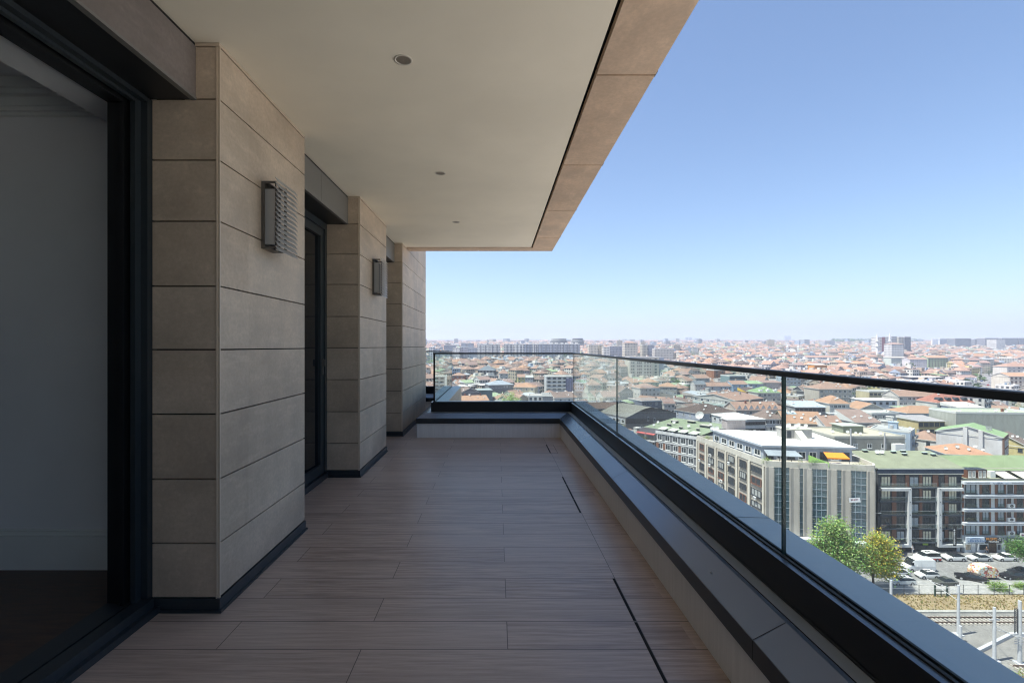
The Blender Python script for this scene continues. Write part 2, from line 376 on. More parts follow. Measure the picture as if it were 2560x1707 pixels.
b = MB(); b.box(-1.69, -1.666, YB, 2.235, .003, .035); b.build('threshold_groove', M['gap'], t, L)
b = MB(); b.box(-1.80, -1.691, YB, 2.235, .003, .060); b.build('inner_threshold', M['anth'], t, L)
b = MB(); b.box(-1.80, -1.722, YB, 2.214, 2.372, 2.402); b.box(-1.722, -1.706, YB, 2.189, 2.362, 2.402); b.build('inner_head', M['black'], t, L)
b = MB(); b.box(-1.676, -1.653, YB, 2.189, 2.366, 2.402); b.box(-1.653, -1.622, YB, 2.224, 2.38, 2.402); b.build('outer_head', M['anth'], t, L)
# the room behind the open door
b = MB(); b.box(-7.5, -1.80, 2.69, 2.8, -.01, 2.9); b.box(-7.6, -7.5, YB, 2.8, -.01, 2.9); b.box(-7.5, -1.66, YB-.3, YB+.01, -.01, 2.9)
b.box(-1.95, -1.80, YB, -.8, -.01, 2.9); b.box(-2.02, -1.801, -.8, 2.69, 2.405, 2.9)
struct('room_wall', b, M['room'])
b = MB(); b.box(-7.5, -1.801, YB, 2.69, -.05, -.003); struct('room_floor', b, M['parquet'])
b = MB(); b.box(-7.5, -2.02, YB, 2.69, 2.70, 2.75); struct('room_ceiling', b, M['room'])
b = MB()
for z0, z1, d in ((-.003, .155, .018), (.156, .185, .024), (.186, .212, .014), (.213, .221, .008)): b.box(-7.5, -2.001, 2.69-d, 2.6899, z0, z1)
tag(b.build('baseboard', M['roomtrim']), 'tall pale moulded baseboard along the room wall', 'baseboard')
b = MB()
for z0, z1, d in ((2.53, 2.55, .02), (2.551, 2.57, .035), (2.571, 2.62, .05), (2.621, 2.645, .085), (2.646, 2.70, .11)): b.box(-7.5, -2.021, 2.69-d, 2.6899, z0, z1)
tag(b.build('crown_moulding', M['roomtrim']), 'stepped crown moulding at the top of the room wall', 'moulding')
# stone border of the soffit
t = thing('soffit_border', 'beige stone panel border along the outer edge of the ceiling', 'soffit border', (.67, 2, ZC))
L = (.67, 2, ZC); ys = [YB, -3.74, -2.49, -1.24, .01, 1.26, 2.51, 3.76, 5.02, 6.28]
for a, c in zip(ys[:-1], ys[1:]):
    b = MB(); b.box(.524, .831, a+.007, c-.007, ZC-.006, ZC+.03); b.build('stone_panel', M['stone_soffit'], t, L)
b = MB(); b.prism([(.524, 6.287), (.831, 6.287), (.831, 7.168), (.524, 6.922)], ZC-.006, ZC+.03); b.build('stone_panel', M['stone_soffit'], t, L)
b = MB(); b.prism([(.520, 6.924), (.826, 7.170), (-.268, 7.170), (-.268, 6.924)], ZC-.006, ZC+.03); b.build('stone_panel', M['stone_soffit'], t, L)
b = MB(); b.prism([(-.272, 6.924), (-.272, 7.170), (-1.30, 7.170), (-1.30, 6.924)], ZC-.006, ZC+.03); b.build('stone_panel', M['stone_soffit'], t, L)
b = MB()
for y in ys[5:]: b.box(.831, .836, y-.03, y+.02, ZC-.004, ZC+.02)
b.box(.8311, .8335, YB, 7.17, ZC+.004, ZC+.24); b.build('edge_profile', M['lampm'], t, L)
# recessed downlights
for i, (y, lab) in enumerate(((2.386, 'largest, nearest recessed downlight in the plaster ceiling'), (3.95, 'recessed downlight in the ceiling, middle of the row of three'),
                              (5.506, 'smallest, farthest recessed downlight near the end of the ceiling'), (.82, 'recessed downlight in the ceiling above the camera'))):
    L = (-.465, y, ZC); t = thing('downlight', lab, 'downlight', L, group='recessed ceiling downlights')
    b = MB(); b.lathe(L, [(.036, .0), (.036, -.003), (.044, -.0035), (.0455, -.001), (.0455, .001)], 28); b.build('trim_ring', M['cantrim'], t, L, True)
    b = MB(); b.lathe(L, [(.036, -.0012), (.030, -.0016), (.022, -.0022), (.002, -.0026)], 28); b.build('reflector', M['can'], t, L)
# louvred wall lamps
def wall_lamp(y, lab):
    x0, x1, z0, z1 = XF, XF+.083, 1.786, 2.160; y1 = y+.135
    L = (XF, y, 1.95); t = thing('wall_lamp', lab, 'wall lamp', L, group='louvred wall lamps')
    b = MB()
    for ya in (y, y1-.004):
        b.box(x0+.001, x0+.020, ya, ya+.004, z0, z1); b.box(x1-.006, x1, ya, ya+.004, z0, z1)
        b.box(x0+.020, x1-.006, ya, ya+.004, z0, z0+.012); b.box(x0+.020, x1-.006, ya, ya+.004, z1-.012, z1)
    b.box(x0+.001, x0+.006, y+.004, y1-.004, z0, z1)
    b.box(x0+.006, x0+.05, y+.004, y1-.004, z0, z0+.004); b.box(x0+.006, x0+.03, y+.004, y1-.004, z1-.004, z1)
    b.box(x1-.006, x1, y+.004, y1-.004, z0, z0+.012)
    b.build('housing', M['lampm'], t, L)
    b = MB(); b.box(x0+.0065, x0+.062, y+.028, y1-.028, z0+.03, z1-.035); b.build('diffuser', M['lampd'], t, L)
    b = MB()
    for q in (y+.03, y1-.034): b.box(x1, x1+.008, q, q+.007, z0+.01, z1-.01)
    b.build('louvre_rail', M['lampm'], t, L)
    for k in range(15):
        z = z0-.012+k*.0268
        b = MB(); b.obox((x1+.022, (y+y1)/2+.02, z+.006), (.0095, 0, -.0140), (0, .128, 0), (.0009, 0, .0006)); b.build('louvre_blade', M['lampb'], t, L)
wall_lamp(2.655, 'louvred metal wall lamp on the nearest stone pillar')
wall_lamp(5.03, 'louvred metal wall lamp on the middle stone pillar, smaller in view')
# kerb, parapet and glass balustrade swept along the terrace edge
PATH = [(.856, YB), (.856, 6.496), (-1.097, 6.496), (-1.097, 9.08), (-4.5, 9.08)]
def offset_path(o):
    out = []
    for i, p in enumerate(PATH):
        ds = []
        if i > 0: ds.append((Vector(p)-Vector(PATH[i-1])).normalized())
        if i < len(PATH)-1: ds.append((Vector(PATH[i+1])-Vector(p)).normalized())
        ns = [Vector((d.y, -d.x)) for d in ds]
        q = Vector(p)
        if len(ns) == 1: q += ns[0]*o
        else: q += (ns[0]+ns[1])*o
        out.append(q)
    return out
def sweep(prof, mb, m=0, i0=0, i1=None):
    rows = [[(p.x, p.y, z) for p in offset_path(o)] for o, z in prof]
    n = len(PATH)
    for r0, r1 in zip(rows[:-1], rows[1:]):
        for i in range(i0, (i1 if i1 is not None else n-1)): mb.face([r0[i], r0[i+1], r1[i+1], r1[i]][::-1], m)
L = (.87, 3, 0); t = thing('kerb', 'low rendered kerb with sloping dark metal capping along the terrace edge', 'kerb', L)
b = MB(); sweep([(.014, 0), (.014, .199)], b); b.build('rendered_face', M['render'], t, L)
b = MB(); sweep([(.018, .195), (0, .195), (0, .262), (.002, .264)], b); b.build('lip', M['anth'], t, L)
b = MB(); sweep([(.002, .264), (.112, .322)], b); sweep([(.112, .322), (.128, .3235)], b); b.build('sloping_capping', M['cap'], t, L)
b = MB(); sweep([(.128, .3235), (.129, .317), (.132, .317), (.133, .3235)], b, 1); sweep([(.133, .3235), (.185, .327)], b); b.build('flat_capping', [M['ledge'], M['gap']], t, L)
for y in (-2.2, -.3, 1.6, 3.55, 5.4): # sheet joints
    b = MB(); b.face([(.857, y, .2648), (.968, y, .3228), (.968, y+.003, .3228), (.857, y+.003, .2648)]); b.face([(.8557, y, .197), (.8557, y, .262), (.8557, y+.003, .262), (.8557, y+.003, .197)]); b.build('sheet_joint', M['gap'], t, L)
b = MB(); b.lathe((.905, 2.02, .2905), [(.004, 0), (.004, .004), (.0001, .006)], 8); b.build('screw_head', M['rim'], t, L)
L = (1.05, 3, .3); t = thing('parapet', 'black metal parapet upstand with pale outer ledge below the glass', 'parapet', L)
b = MB(); sweep([(.183, .320), (.183, .460)], b); b.build('upstand', M['black'], t, L)
b = MB(); sweep([(.181, .326), (.178, .332), (.181, .338)], b); b.build('sealant_bead', M['rub'], t, L)
b = MB(); sweep([(.183, .460), (.205, .462)], b); b.build('inner_sill', M['cap'], t, L)
b = MB(); sweep([(.205, .462), (.205, .468), (.216, .468), (.216, .455), (.231, .455), (.231, .466), (.239, .466), (.239, .461)], b); b.build('glass_channel', M['rub'], t, L)
b = MB(); sweep([(.239, .461), (.40, .456), (.402, .450)], b); b.build('outer_ledge', M['ledge'], t, L)
b = MB(); sweep([(.402, .450), (.402, -.6)], b); b.build('outer_face', M['stone'], t, L)
for y in (-1.4, .75, 2.2, 3.65, 5.1): b = MB(); b.face([(1.096, y, .4615), (1.2555, y, .4566), (1.2555, y+.004, .4566), (1.096, y+.004, .4615)]); b.build('ledge_joint', M['gap'], t, L)
L = (1.079, 3, .46); t = thing('glass_balustrade', 'frameless glass balustrade with thin black handrail round the terrace', 'balustrade', L)
def pane(x0, x1, y0, y1):
    b = MB(); b.box(x0, x1, y0, y1, .456, 1.131); o = b.mesh('glass_pane', [M['glass'], M['gedge']], L)
    for p in o.polygons:                      # the cut edges are dark green, the two faces clear
        n = p.normal; thin = (abs(n.x) if x1-x0 < y1-y0 else abs(n.y))
        p.material_index = 0 if thin > .5 else 1
    inst('glass_pane', o, t)
xg = .856+.2235
ye = [YB, -3.17, -.66, 1.80, 4.29, 6.71]
for a, c in zip(ye[:-1], ye[1:]): pane(xg-.0065, xg+.0065, a+.004, c-.004)
xr = -1.097+.2235
pane(xr+.006, xg-.010, 6.713, 6.726); pane(xr-.0065, xr+.0065, 6.728, 9.30); pane(-2.7, xr-.01, 9.297, 9.31); pane(-4.5, -2.71, 9.297, 9.31)
b = MB(); sweep([(.206, 1.132), (.206, 1.15), (.209, 1.153), (.238, 1.153), (.241, 1.15), (.241, 1.132), (.206, 1.132)], b); b.build('handrail', M['anth'], t, L)
b = MB(); b.box(xr-.012, xr+.012, 6.705, 6.726, .462, 1.133); b.build('corner_post', M['black'], t, L)
# narrow drain slots left between the floor tiles
for y0, y1, lab in ((.6, 2.57, 'longest black drain slot in the floor, nearest the camera'), (3.584, 4.562, 'middle black drain slot in the floor beside the kerb'), (5.58, 6.047, 'shortest black drain slot in the floor, in the far corner')):
    L = (.628, y0, 0); t = thing('drain_slot', lab, 'drain', L, group='drain slots in the floor')
    b = MB(); b.box(.6215, .6335, y0, y1, -.02, .0012, skip='b'); b.build('channel', M['gap'], t, L)
    b = MB(); b.box(.6335, .6355, y0, y1, -.02, .0022); k = y0+.3
    while k < y1-.1: b.box(.6216, .6334, k, k+.012, .0013, .0019); k += .42
    b.build('edge_strip', M['lampm'], t, L)
b = MB()
for q in ((.712, .7145, 5.58, 6.05), (.637, .7145, 6.05, 6.0525), (.637, .7145, 5.5775, 5.58)): b.box(*q, .0005, .0012)
tag(b.build('access_cover', M['gap']), 'thin outlined access cover in the floor at the far corner', 'cover')
# ================================================================== TOWN
G0 = -46.0
_TY = [-4000, 190, 300, 500, 800, 1200, 2000, 3000, 4500, 6000, 8000, 12000]
_TZ = [-46, -46, -43.5, -37.5, -29, -18, 0, 19, 42, 56, 62, 30]
def ground(x, y): return float(np.interp(y, _TY, _TZ))
def ray(u, v): return (u-U0)/F, -(v-V0)/F            # X/Y and (Z-EYE)/Y through a photograph pixel
def on_z(u, v, z):
    a, c = ray(u, v); d = (z-EYE)/c; return Vector((a*d, d, z))
def on_ground(u, v): return on_z(u, v, G0)
def at_eave(u, v, h):
    """point on the ray of (u, v) that is h metres above the terrain"""
    a, c = ray(u, v); lo, hi = 60.0, 9000.0; d = lo
    while d < hi:
        if EYE+c*d - (ground(a*d, d)+h) < 0: break
        d *= 1.01
    return Vector((a*d, d, EYE+c*d))
def proj(p): return U0+F*p[0]/p[1], V0-F*(p[2]-EYE)/p[1]
TER, ORG, BRN, PNK, DBR = (.32,.215,.168), (.385,.24,.16), (.20,.155,.135), (.295,.21,.185), (.12,.095,.085)
GRN, OLV, GRY, LGY, WHT, CRM, DGY, SLT = (.155,.235,.13), (.25,.28,.17), (.25,.255,.25), (.38,.39,.39), (.64,.64,.62), (.50,.45,.36), (.09,.095,.105), (.15,.175,.2)
LBL, MINT, YEL, BEI, BGR, LIL, BRK, TEAL = (.42,.51,.62), (.40,.55,.42), (.66,.54,.2), (.54,.48,.39), (.30,.33,.38), (.25,.25,.37), (.30,.12,.085), (.22,.32,.34)
# shared pieces
def win_mesh(name, mf, mp, bars=1):
    b = MB(); t = .09
    b.box(-.5, -.5+t, -.05, .03, -.5, .5); b.box(.5-t, .5, -.05, .03, -.5, .5); b.box(-.5+t, .5-t, -.05, .03, -.5, -.5+t); b.box(-.5+t, .5-t, -.05, .03, .5-t, .5)
    for k in range(bars):
        x = -.5+(k+1)/(bars+1); b.box(x-.03, x+.03, -.04, .02, -.5+t, .5-t)
    b.face([(-.5+t, -.012, -.5+t), (.5-t, -.012, -.5+t), (.5-t, -.012, .5-t), (-.5+t, -.012, .5-t)], 1)
    b.box(-.56, .56, -.14, -.03, -.56, -.5, 0)
    return b.mesh(name, [mf, mp])
WIN = {'w': win_mesh('white_window', M['wframe'], M['pane']), 'c': win_mesh('curtained_window', M['wframe'], M['curtain']),
       'b': win_mesh('brown_window', M['bframe'], M['pane']), 'd': win_mesh('dark_window', M['dframe'], M['pane'], 2)}
b = MB(); b.lathe((0, 0, 0), [(.02, -.14), (.22, -.12), (.38, -.06), (.48, .03), (.5, .06), (.47, .045), (.3, -.06), (.02, -.1)], 12, axis=(-.75, -.55, .5))
b.tube((0, 0, -.75), (.05, .05, -.05), .035, n=5); b.tube((-.0, -.0, -.1), (-.42, -.3, .22), .02, n=4); b.box(-.46, -.38, -.34, -.26, .18, .26)
DISH = b.mesh('satellite_dish', M['dish'], smooth=False)
b = MB(); b.box(-.35, .35, -.35, .35, -1.0, .75); b.box(-.45, .45, -.45, .45, .75, .87); b.box(-.2, .2, -.2, .2, .87, 1.05)
CHIM = b.mesh('chimney', M['wall'])
b = MB(); b.box(-.45, .45, -.3, 0, -.32, .32); b.lathe((.0, -.3, 0), [(.24, 0), (.24, -.015), (.05, -.02)], 12, 1, axis=(0, 1, 0)); b.box(-.4, -.34, 0, .1, -.36, .0)
ACU = b.mesh('air_conditioner', [M['wframe'], M['dframe']])

def wall_mb(w, d, h, gable=None, rise=0, base=-4):
    b = MB(); P = [(0, 0), (w, 0), (w, d), (0, d)]
    for i in range(4):
        (x0, y0), (x1, y1) = P[i], P[(i+1) % 4]; ln = w if i % 2 == 0 else d
        b.face([(x0, y0, base), (x1, y1, base), (x1, y1, h), (x0, y0, h)], 0, [(.3, base-h+30), (ln+.3, base-h+30), (ln+.3, 30), (.3, 30)])
    if gable == 'x':
        for x in (0, w): b.face([(x, 0, h), (x, d, h), (x, d/2, h+rise)][::-1 if x == 0 else 1])
    if gable == 'y':
        for y in (0, d): b.face([(0, y, h), (w, y, h), (w/2, y, h+rise)][::1 if y == 0 else -1])
    return b
def roof_mb(kind, w, d, h, rise, o=.45):
    """0 covering, 1 fascia / underside"""
    b = MB(); x0, x1, y0, y1, z = -o, w+o, -o, d+o, h
    k = rise/(min(w, d)/2); ze = h-o*k*.5 if kind in ('hip', 'gable', 'gabley') else h
    if kind in ('flat', 'deck'):
        pt = .35 if kind == 'flat' else -.35
        if kind == 'flat':
            b.box(x0, x1, y0, y1, h, h+.28, 1, skip='t'); b.face([(x0, y0, h+.28), (x1, y0, h+.28), (x1, y1, h+.28), (x0, y1, h+.28)], 0)
        else:
            t = .22
            for q in ((0, w, -.05, t), (0, w, d-t, d+.05), (-.05, t, t, d-t), (w-t, w+.05, t, d-t)): b.box(*q, h-.3, h+.5, 1)
            b.face([(t, t, h+.05), (w-t, t, h+.05), (w-t, d-t, h+.05), (t, d-t, h+.05)], 0)
        return b
    if kind == 'shed':
        b.face([(x0, y0, h), (x1, y0, h), (x1, y1, h+rise), (x0, y1, h+rise)], 0)
        b.box(x0, x1, y0-.03, y0+.03, h-.22, h, 1); b.face([(x0, y0, h-.05), (x0, y1, h+rise-.05), (x0, y1, h-.1), (x0, y0, h-.1)], 1); b.face([(x0, y1, h+rise-.02), (x1, y1, h+rise-.02), (x1, y1, h-.1), (x0, y1, h-.1)], 1)
        return b
    if kind == 'hip':
        m = min(w, d)/2+o
        if w >= d: r0, r1 = (x0+m, (y0+y1)/2), (x1-m, (y0+y1)/2)
        else: r0, r1 = ((x0+x1)/2, y0+m), ((x0+x1)/2, y1-m)
        zt = h+rise; A, B, C, D = (x0, y0, ze), (x1, y0, ze), (x1, y1, ze), (x0, y1, ze); R0, R1 = (*r0, zt), (*r1, zt)
        if abs(w-d) < .6:
            ap = ((x0+x1)/2, (y0+y1)/2, zt)
            for p, q in ((A, B), (B, C), (C, D), (D, A)): b.face([p, q, ap])
        elif w >= d: b.face([A, B, R1, R0]); b.face([B, C, R1]); b.face([C, D, R0, R1]); b.face([D, A, R0])
        else: b.face([A, B, R0]); b.face([B, C, R1, R0]); b.face([C, D, R1]); b.face([D, A, R0, R1])
    if kind == 'gable':
        ym = d/2; zt = h+rise
        b.face([(x0, y0, ze), (x1, y0, ze), (x1, ym, zt), (x0, ym, zt)]); b.face([(x1, y1, ze), (x0, y1, ze), (x0, ym, zt), (x1, ym, zt)])
        for x in (x0, x1):
            b.face([(x, y0, ze), (x, ym, zt), (x, ym, zt-.25), (x, y0, ze-.25)], 1); b.face([(x, ym, zt), (x, y1, ze), (x, y1, ze-.25), (x, ym, zt-.25)], 1)
    if kind == 'gabley':
        xm = w/2; zt = h+rise
        b.face([(x0, y0, ze), (xm, y0, zt), (xm, y1, zt), (x0, y1, ze)][::-1]); b.face([(xm, y0, zt), (x1, y0, ze), (x1, y1, ze), (xm, y1, zt)][::-1])
        for y in (y0, y1):
            b.face([(x0, y, ze), (xm, y, zt), (xm, y, zt-.25), (x0, y, ze-.25)], 1); b.face([(xm, y, zt), (x1, y, ze), (x1, y, ze-.25), (xm, y, zt-.25)], 1)
    for q in ((x0, x1, y0, y0+.05), (x0, x1, y1-.05, y1), (x0, x0+.05, y0, y1), (x1-.05, x1, y0, y1)): b.box(*q, ze-.24, ze-.01, 1)
    if not (kind in ('gable', 'gabley')): b.face([(x0, y0, ze-.1), (x0, y1, ze-.1), (x1, y1, ze-.1), (x1, y0, ze-.1)], 1)
    return b
def roof_z(kind, w, d, h, rise, x, y):
    if kind == 'flat': return h+.28
    if kind == 'deck': return h+.05
    if kind == 'shed': return h+rise*y/d
    if kind == 'gable': return h+rise*(1-abs(y-d/2)/(d/2))
    if kind == 'gabley': return h+rise*(1-abs(x-w/2)/(w/2))
    m = min(w, d)/2; return h+rise*min(1, min(x, w-x, y, d-y)/m)
FOOT = []           # footprints (list of corner points) and screen boxes used to keep the filler houses clear
SCREEN = []
class RoofMat: pass
FASC = {}
def fascia(c):
    if c not in FASC: FASC[c] = mat('eaves_board', c, .7, .1)
    return FASC[c]
def windows(t, side, cols, rows, w, d, h, ww, hh, style, top=1.5, pitch=3.0, r=rnd, keep=1.0):
    ln = w if side == 'f' else d
    for q in range(rows):
        for c in range(cols):
            if r.random() > keep: continue
            s = (c+.5)/cols*ln; z = h-top-q*pitch
            me = WIN[style if r.random() > .22 or style != 'w' else 'c']
            if side == 'f': inst('window', me, t, (s, 0, z), (0, 0, 0), (ww, 1, hh))
            elif side == 'l': inst('window', me, t, (0, d-s, z), (0, 0, R(-90)), (ww, 1, hh))
            else: inst('window', me, t, (w, s, z), (0, 0, R(90)), (ww, 1, hh))
def house(t, w, d, h, roof, rise, rc, wc, win=None, lwin=None, rwin=None, dishes=0, chim=0, fc=(.6,.6,.57), shader_win=False, r=rnd, o=.4):
    g = {'gable': 'x', 'gabley': 'y'}.get(roof)
    wall_mb(w, d, h, g, rise).build('wall', M['wallw' if shader_win else 'wall'], t, color=wc)
    roof_mb(roof, w, d, h, rise, o).build('roof', [M['tile' if roof in ('hip', 'gable', 'gabley') and rc in (TER, ORG, BRN, PNK, DBR) else 'flat'], fascia(fc)], t, color=rc)
    if win: windows(t, 'f', *win[:2], w, d, h, *win[2:])
    if lwin: windows(t, 'l', *lwin[:2], w, d, h, *lwin[2:])
    if rwin: windows(t, 'r', *rwin[:2], w, d, h, *rwin[2:])
    for k in range(dishes):
        x, y = r.uniform(.08, .92)*w, r.uniform(.04, .5)*d
        sc = r.uniform(.75, 1.2); inst('satellite_dish', DISH, t, (x, y, roof_z(roof, w, d, h, rise, x, y)+.7*sc), (0, 0, R(r.uniform(-25, 25))-t.rotation_euler.z), (sc, sc, sc))
    for k in range(chim):
        x, y = r.uniform(.15, .85)*w, r.uniform(.3, .7)*d
        inst('chimney', CHIM, t, (x, y, roof_z(roof, w, d, h, rise, x, y)+.4), scale=(1, 1, 1), color=r.choice([BEI, BRK, LGY, WHT]))
LAND = []           # landmarks for the labels of the filler houses: (short name, u, v)
def note(p1, w, d, rot, ztop, vis_v, short=None):
    c, s = math.cos(rot), math.sin(rot); X = Vector((c, s)); Y = Vector((-s, c)); q = Vector((p1[0], p1[1]))
    quad = [q, q+X*w, q+X*w+Y*d, q+Y*d]; FOOT.append(quad)
    us = [U0+F*k.x/max(k.y, 1) for k in quad]
    SCREEN.append((min(us), max(us), proj((p1[0], p1[1], ztop))[1], vis_v, min(k.y for k in quad)))
    if short: LAND.append((short, (min(us)+max(us))/2, proj((p1[0], p1[1], ztop))[1]))
def front(uL, uR, v, h, rot):
    p = at_eave(uL, v, h); r = R(rot); c, s = math.cos(r), math.sin(r); k = (uR-U0)/F
    wd = (k*p.y-p.x)/(c-k*s); return p, wd
def hero(name, cat, short, label, uL, uR, v, h, rot, depth, roof, rise, rc, wc, vis=None, group=None, **kw):
    p, wd = front(uL, uR, v, h, rot); gz = p.z-h
    t = thing(name, label, cat, (p.x, p.y, gz), R(rot), group)
    if 'shader' in kw: kw['shader_win'] = kw.pop('shader')
    house(t, wd, depth, h, roof, rise, rc, wc, **kw)
    note(p, wd, depth, R(rot), p.z+rise, vis if vis else v+14, short)
    return t, wd, p
WIN_L = win_mesh('light_window', M['dframe'], mat('cream_reflection_pane', (.55, .52, .40), .3, .25, 2), 2)  # cream reflection is put into the pane colour
WIN_G = win_mesh('grey_window', M['dframe'], mat('grey_blind_pane', (.30, .34, .38), .3, .2, 2), 1)
WIN_P = mat('shop_display', (.4, .33, .25), .3, .6, 3)
M['rail'] = glass_mat('railing_glass', (.80, .86, .86))
WIN['k'] = win_mesh('dark_curtained_window', M['dframe'], M['curtain'], 2)
# ------------------------------------------------------------------ ground
def terrain():
    ys = [-600, -200, 0, 60, 190, 250, 300, 350, 400, 500, 600, 700, 800, 1000, 1200, 1500, 1800, 2000, 2500, 3000, 3500, 4000, 4500, 5200, 6000, 7000, 8000, 9500, 12000]
    ts = np.linspace(-1.0, 1.9, 30); b = MB()
    P = [[(min(max(t*max(y, 500), -9000), 16000), y, ground(0, y)) for t in ts] for y in ys]
    for r0, r1 in zip(P[:-1], P[1:]):
        for i in range(len(ts)-1): b.face([r0[i], r0[i+1], r1[i+1], r1[i]])
    t = NT('town_ground'); v = t.obj(); n = t.noise(.02, v, 6, .7); n2 = t.noise(.3, v, 4, .7)
    c = t.mix(t.ramp(n, .35, .65), (.13, .125, .115), (.27, .25, .215)); c = t.mix(t.ramp(n2, .5, .7, 0, .4), c, (.1, .1, .1))
    struct('ground', b, t.fin(c, .9, 0, .2))
terrain()
def strip(name, y0, y1, m, lift, x0=-60, x1=330, dy=0.0):
    b = MB(); b.face([(x0, y0, G0+lift), (x1, y0+dy, G0+lift), (x1, y1+dy, G0+lift), (x0, y1, G0+lift)]); return struct(name, b, m)
def yv(v): return on_ground(2300, v).y
Y_BLD, Y_ROAD0, Y_ROAD1, Y_FENCE, Y_GRASS, Y_BAL = yv(1379), yv(1391), yv(1452), yv(1486), yv(1527), yv(1610)
def ground_mat(name, a, c, s, s2=None, r=.9):
    t = NT(name); v = t.obj(); n = t.noise(s, v, 6, .7); n2 = t.noise(s2 or s*9, v, 4, .75)
    k = t.mix(t.ramp(n, .35, .66), a, c); k = t.mix(t.ramp(n2, .42, .62, .5, 0), k, tuple(x*.55 for x in a)); return t.fin(k, r, 0, .2)
strip('road', Y_ROAD1, Y_ROAD0, ground_mat('asphalt', (.22, .22, .22), (.28, .28, .275), .15), .02)
b = MB(); b.box(-60, 330, Y_ROAD0, Y_BLD+8, G0-.5, G0+.15); struct('pavement', b, ground_mat('pavement_slabs', (.2, .2, .2), (.28, .27, .26), .3))
b = MB(); b.box(-60, 330, Y_FENCE, Y_ROAD1, G0-.5, G0+.14); struct('near_pavement', b, ground_mat('light_paving', (.33, .33, .32), (.42, .41, .39), .25, 1.5))
strip('dry_ground', Y_GRASS, Y_FENCE, ground_mat('dry_earth', (.27, .21, .125), (.38, .31, .2), .18, 1.2), .05)
b = MB(); b.box(-60, 330, Y_GRASS-.7, Y_GRASS, G0-.5, G0+.25); struct('track_kerb', b, ground_mat('kerb_concrete', (.36, .355, .33), (.44, .43, .4), .4))
strip('ballast', 40, Y_GRASS-.7, ground_mat('ballast_stones', (.20, .195, .185), (.31, .30, .28), .3, 5.0), .03)
strip('unseen_bounce_ground', -220, Y_BAL-16, ground_mat('added_bounce_surface', (.52, .49, .44), (.66, .63, .57), .1), .06, 3)  # unseen pale ground, added to bounce sunlight up onto the terrace
# dry grass tufts
b = MB(); r = random.Random(3)
for k in range(5200):
    x, y = r.uniform(45, 150), r.uniform(Y_GRASS+.2, Y_FENCE-.1)
    if r.random() < .35 and (x*.11+y*.3) % 2.3 < .8: continue
    h, a = r.uniform(.12, .4), r.uniform(0, 6.28); dx, dy = math.cos(a)*.16, math.sin(a)*.16; c = r.choice([(.38, .29, .13), (.30, .23, .11), (.44, .35, .19), (.2, .22, .08), (.26, .2, .11)])
    b.face([(x-dx, y-dy, G0+.05), (x+dx, y+dy, G0+.05), (x+dx*.5+r.uniform(-.1, .1), y+dy*.5, G0+.05+h)], 0, None, c)
tag(b.build('dry_grass', M['leaf']), kind='stuff')
# railway
r = random.Random(5)
def track(yc, label, x0, x1):
    t = thing('railway_track', label, 'railway track', ((x0+x1)/2, yc, G0), group='railway tracks'); L = t.location
    for s in (-.75, .75):
        b = MB(); b.box(x0, x1, yc+s-.075, yc+s+.075, G0+.17, G0+.2); b.box(x0, x1, yc+s-.03, yc+s+.03, G0+.2, G0+.3); b.box(x0, x1, yc+s-.04, yc+s+.04, G0+.3, G0+.345)
        b.build('rail', mat('rusty_rail', (.12, .075, .055), .6, .25, 2), t, L)
    b = MB(); b.box(0, .26, -1.3, 1.3, .0, .17); me = b.mesh('sleeper', mat('sleeper_concrete', (.36, .33, .29), .85, .2, 3))
    x = x0
    while x < x1: inst('sleeper', me, t, (x-L.x, r.uniform(-.03, .03), .03)); x += .75
track((yv(1545.5)+yv(1558))/2, 'rusty far railway track on pale ballast below the dry grass', 58, 122)
track(yv(1676), 'nearer railway track cut off at the bottom right corner', 76, 100)
# low diagonal wall beside the gravel
p, q = on_ground(2440, 1634), on_ground(2530, 1589); d = (q-p).normalized(); n = Vector((-d.y, d.x, 0))*.22
b = MB(); b.prism([(k.x, k.y) for k in (p-n, q-n, q+n, p+n)], G0-.3, G0+.55)
e = q+Vector((14, -1.0, 0)); b.prism([(k.x, k.y) for k in (q-Vector((-.02, .22, 0)), e-Vector((0, .22, 0)), e+Vector((0, .22, 0)), q+Vector((.02, .22, 0)))], G0-.3, G0+.545)
tag(b.build('retaining_wall', M['concrete']), 'low pale concrete wall running diagonally across the gravel', 'wall')
# catenary poles
def pole(u, v, h, rad, label, arms=None, ladder=False, foot=True):
    p = on_ground(u, v); t = thing('catenary_pole', label, 'catenary pole', p, group='railway masts'); rad *= .86
    b = MB(); b.tube((0, 0, -.3), (0, 0, h), rad*1.15, rad*.9, 14); b.build('mast', M['concrete'], t)
    if foot: b = MB(); b.box(-.55, .55, -.55, .55, -.3, .22); b.build('footing', M['concrete'], t)
    if arms:
        for z0, z1, ax, ay in arms:
            b = MB(); b.tube((0, 0, z0), (ax, ay, z1), .05, n=6); b.build('bracket_arm', M['rim'], t)
        b = MB(); b.box(-.8, .8, -.06, .06, arms[0][0]-.45, arms[0][0]-.3); b.build('cross_arm', M['rim'], t)
    if ladder:
        b = MB()
        for x in (-.75, -.35): b.box(x-.04, x+.04, -.05, .05, h-4.8, h-1.2)
        z = h-4.7
        while z < h-1.2: b.tube((-.75, 0, z), (-.35, 0, z+.45), .03, n=4); z += .3
        b.build('lattice_bracket', M['dframe'], t)
        b = MB()
        for k in range(4): b.box(-.9, -.05+.15*k, -.15, -.05, h-5.3-.35*k, h-5.2-.35*k)
        b.build('tension_gear', M['rim'], t)
    return t
pole(2396, 1587, 8.2, .24, 'tall pale mast with bracket arms reaching over the far track', [(7.2, 6.9, -1.2, 4.4), (5.6, 7.1, -1.2, 4.3), (6.6, 6.2, .6, 2.4)])
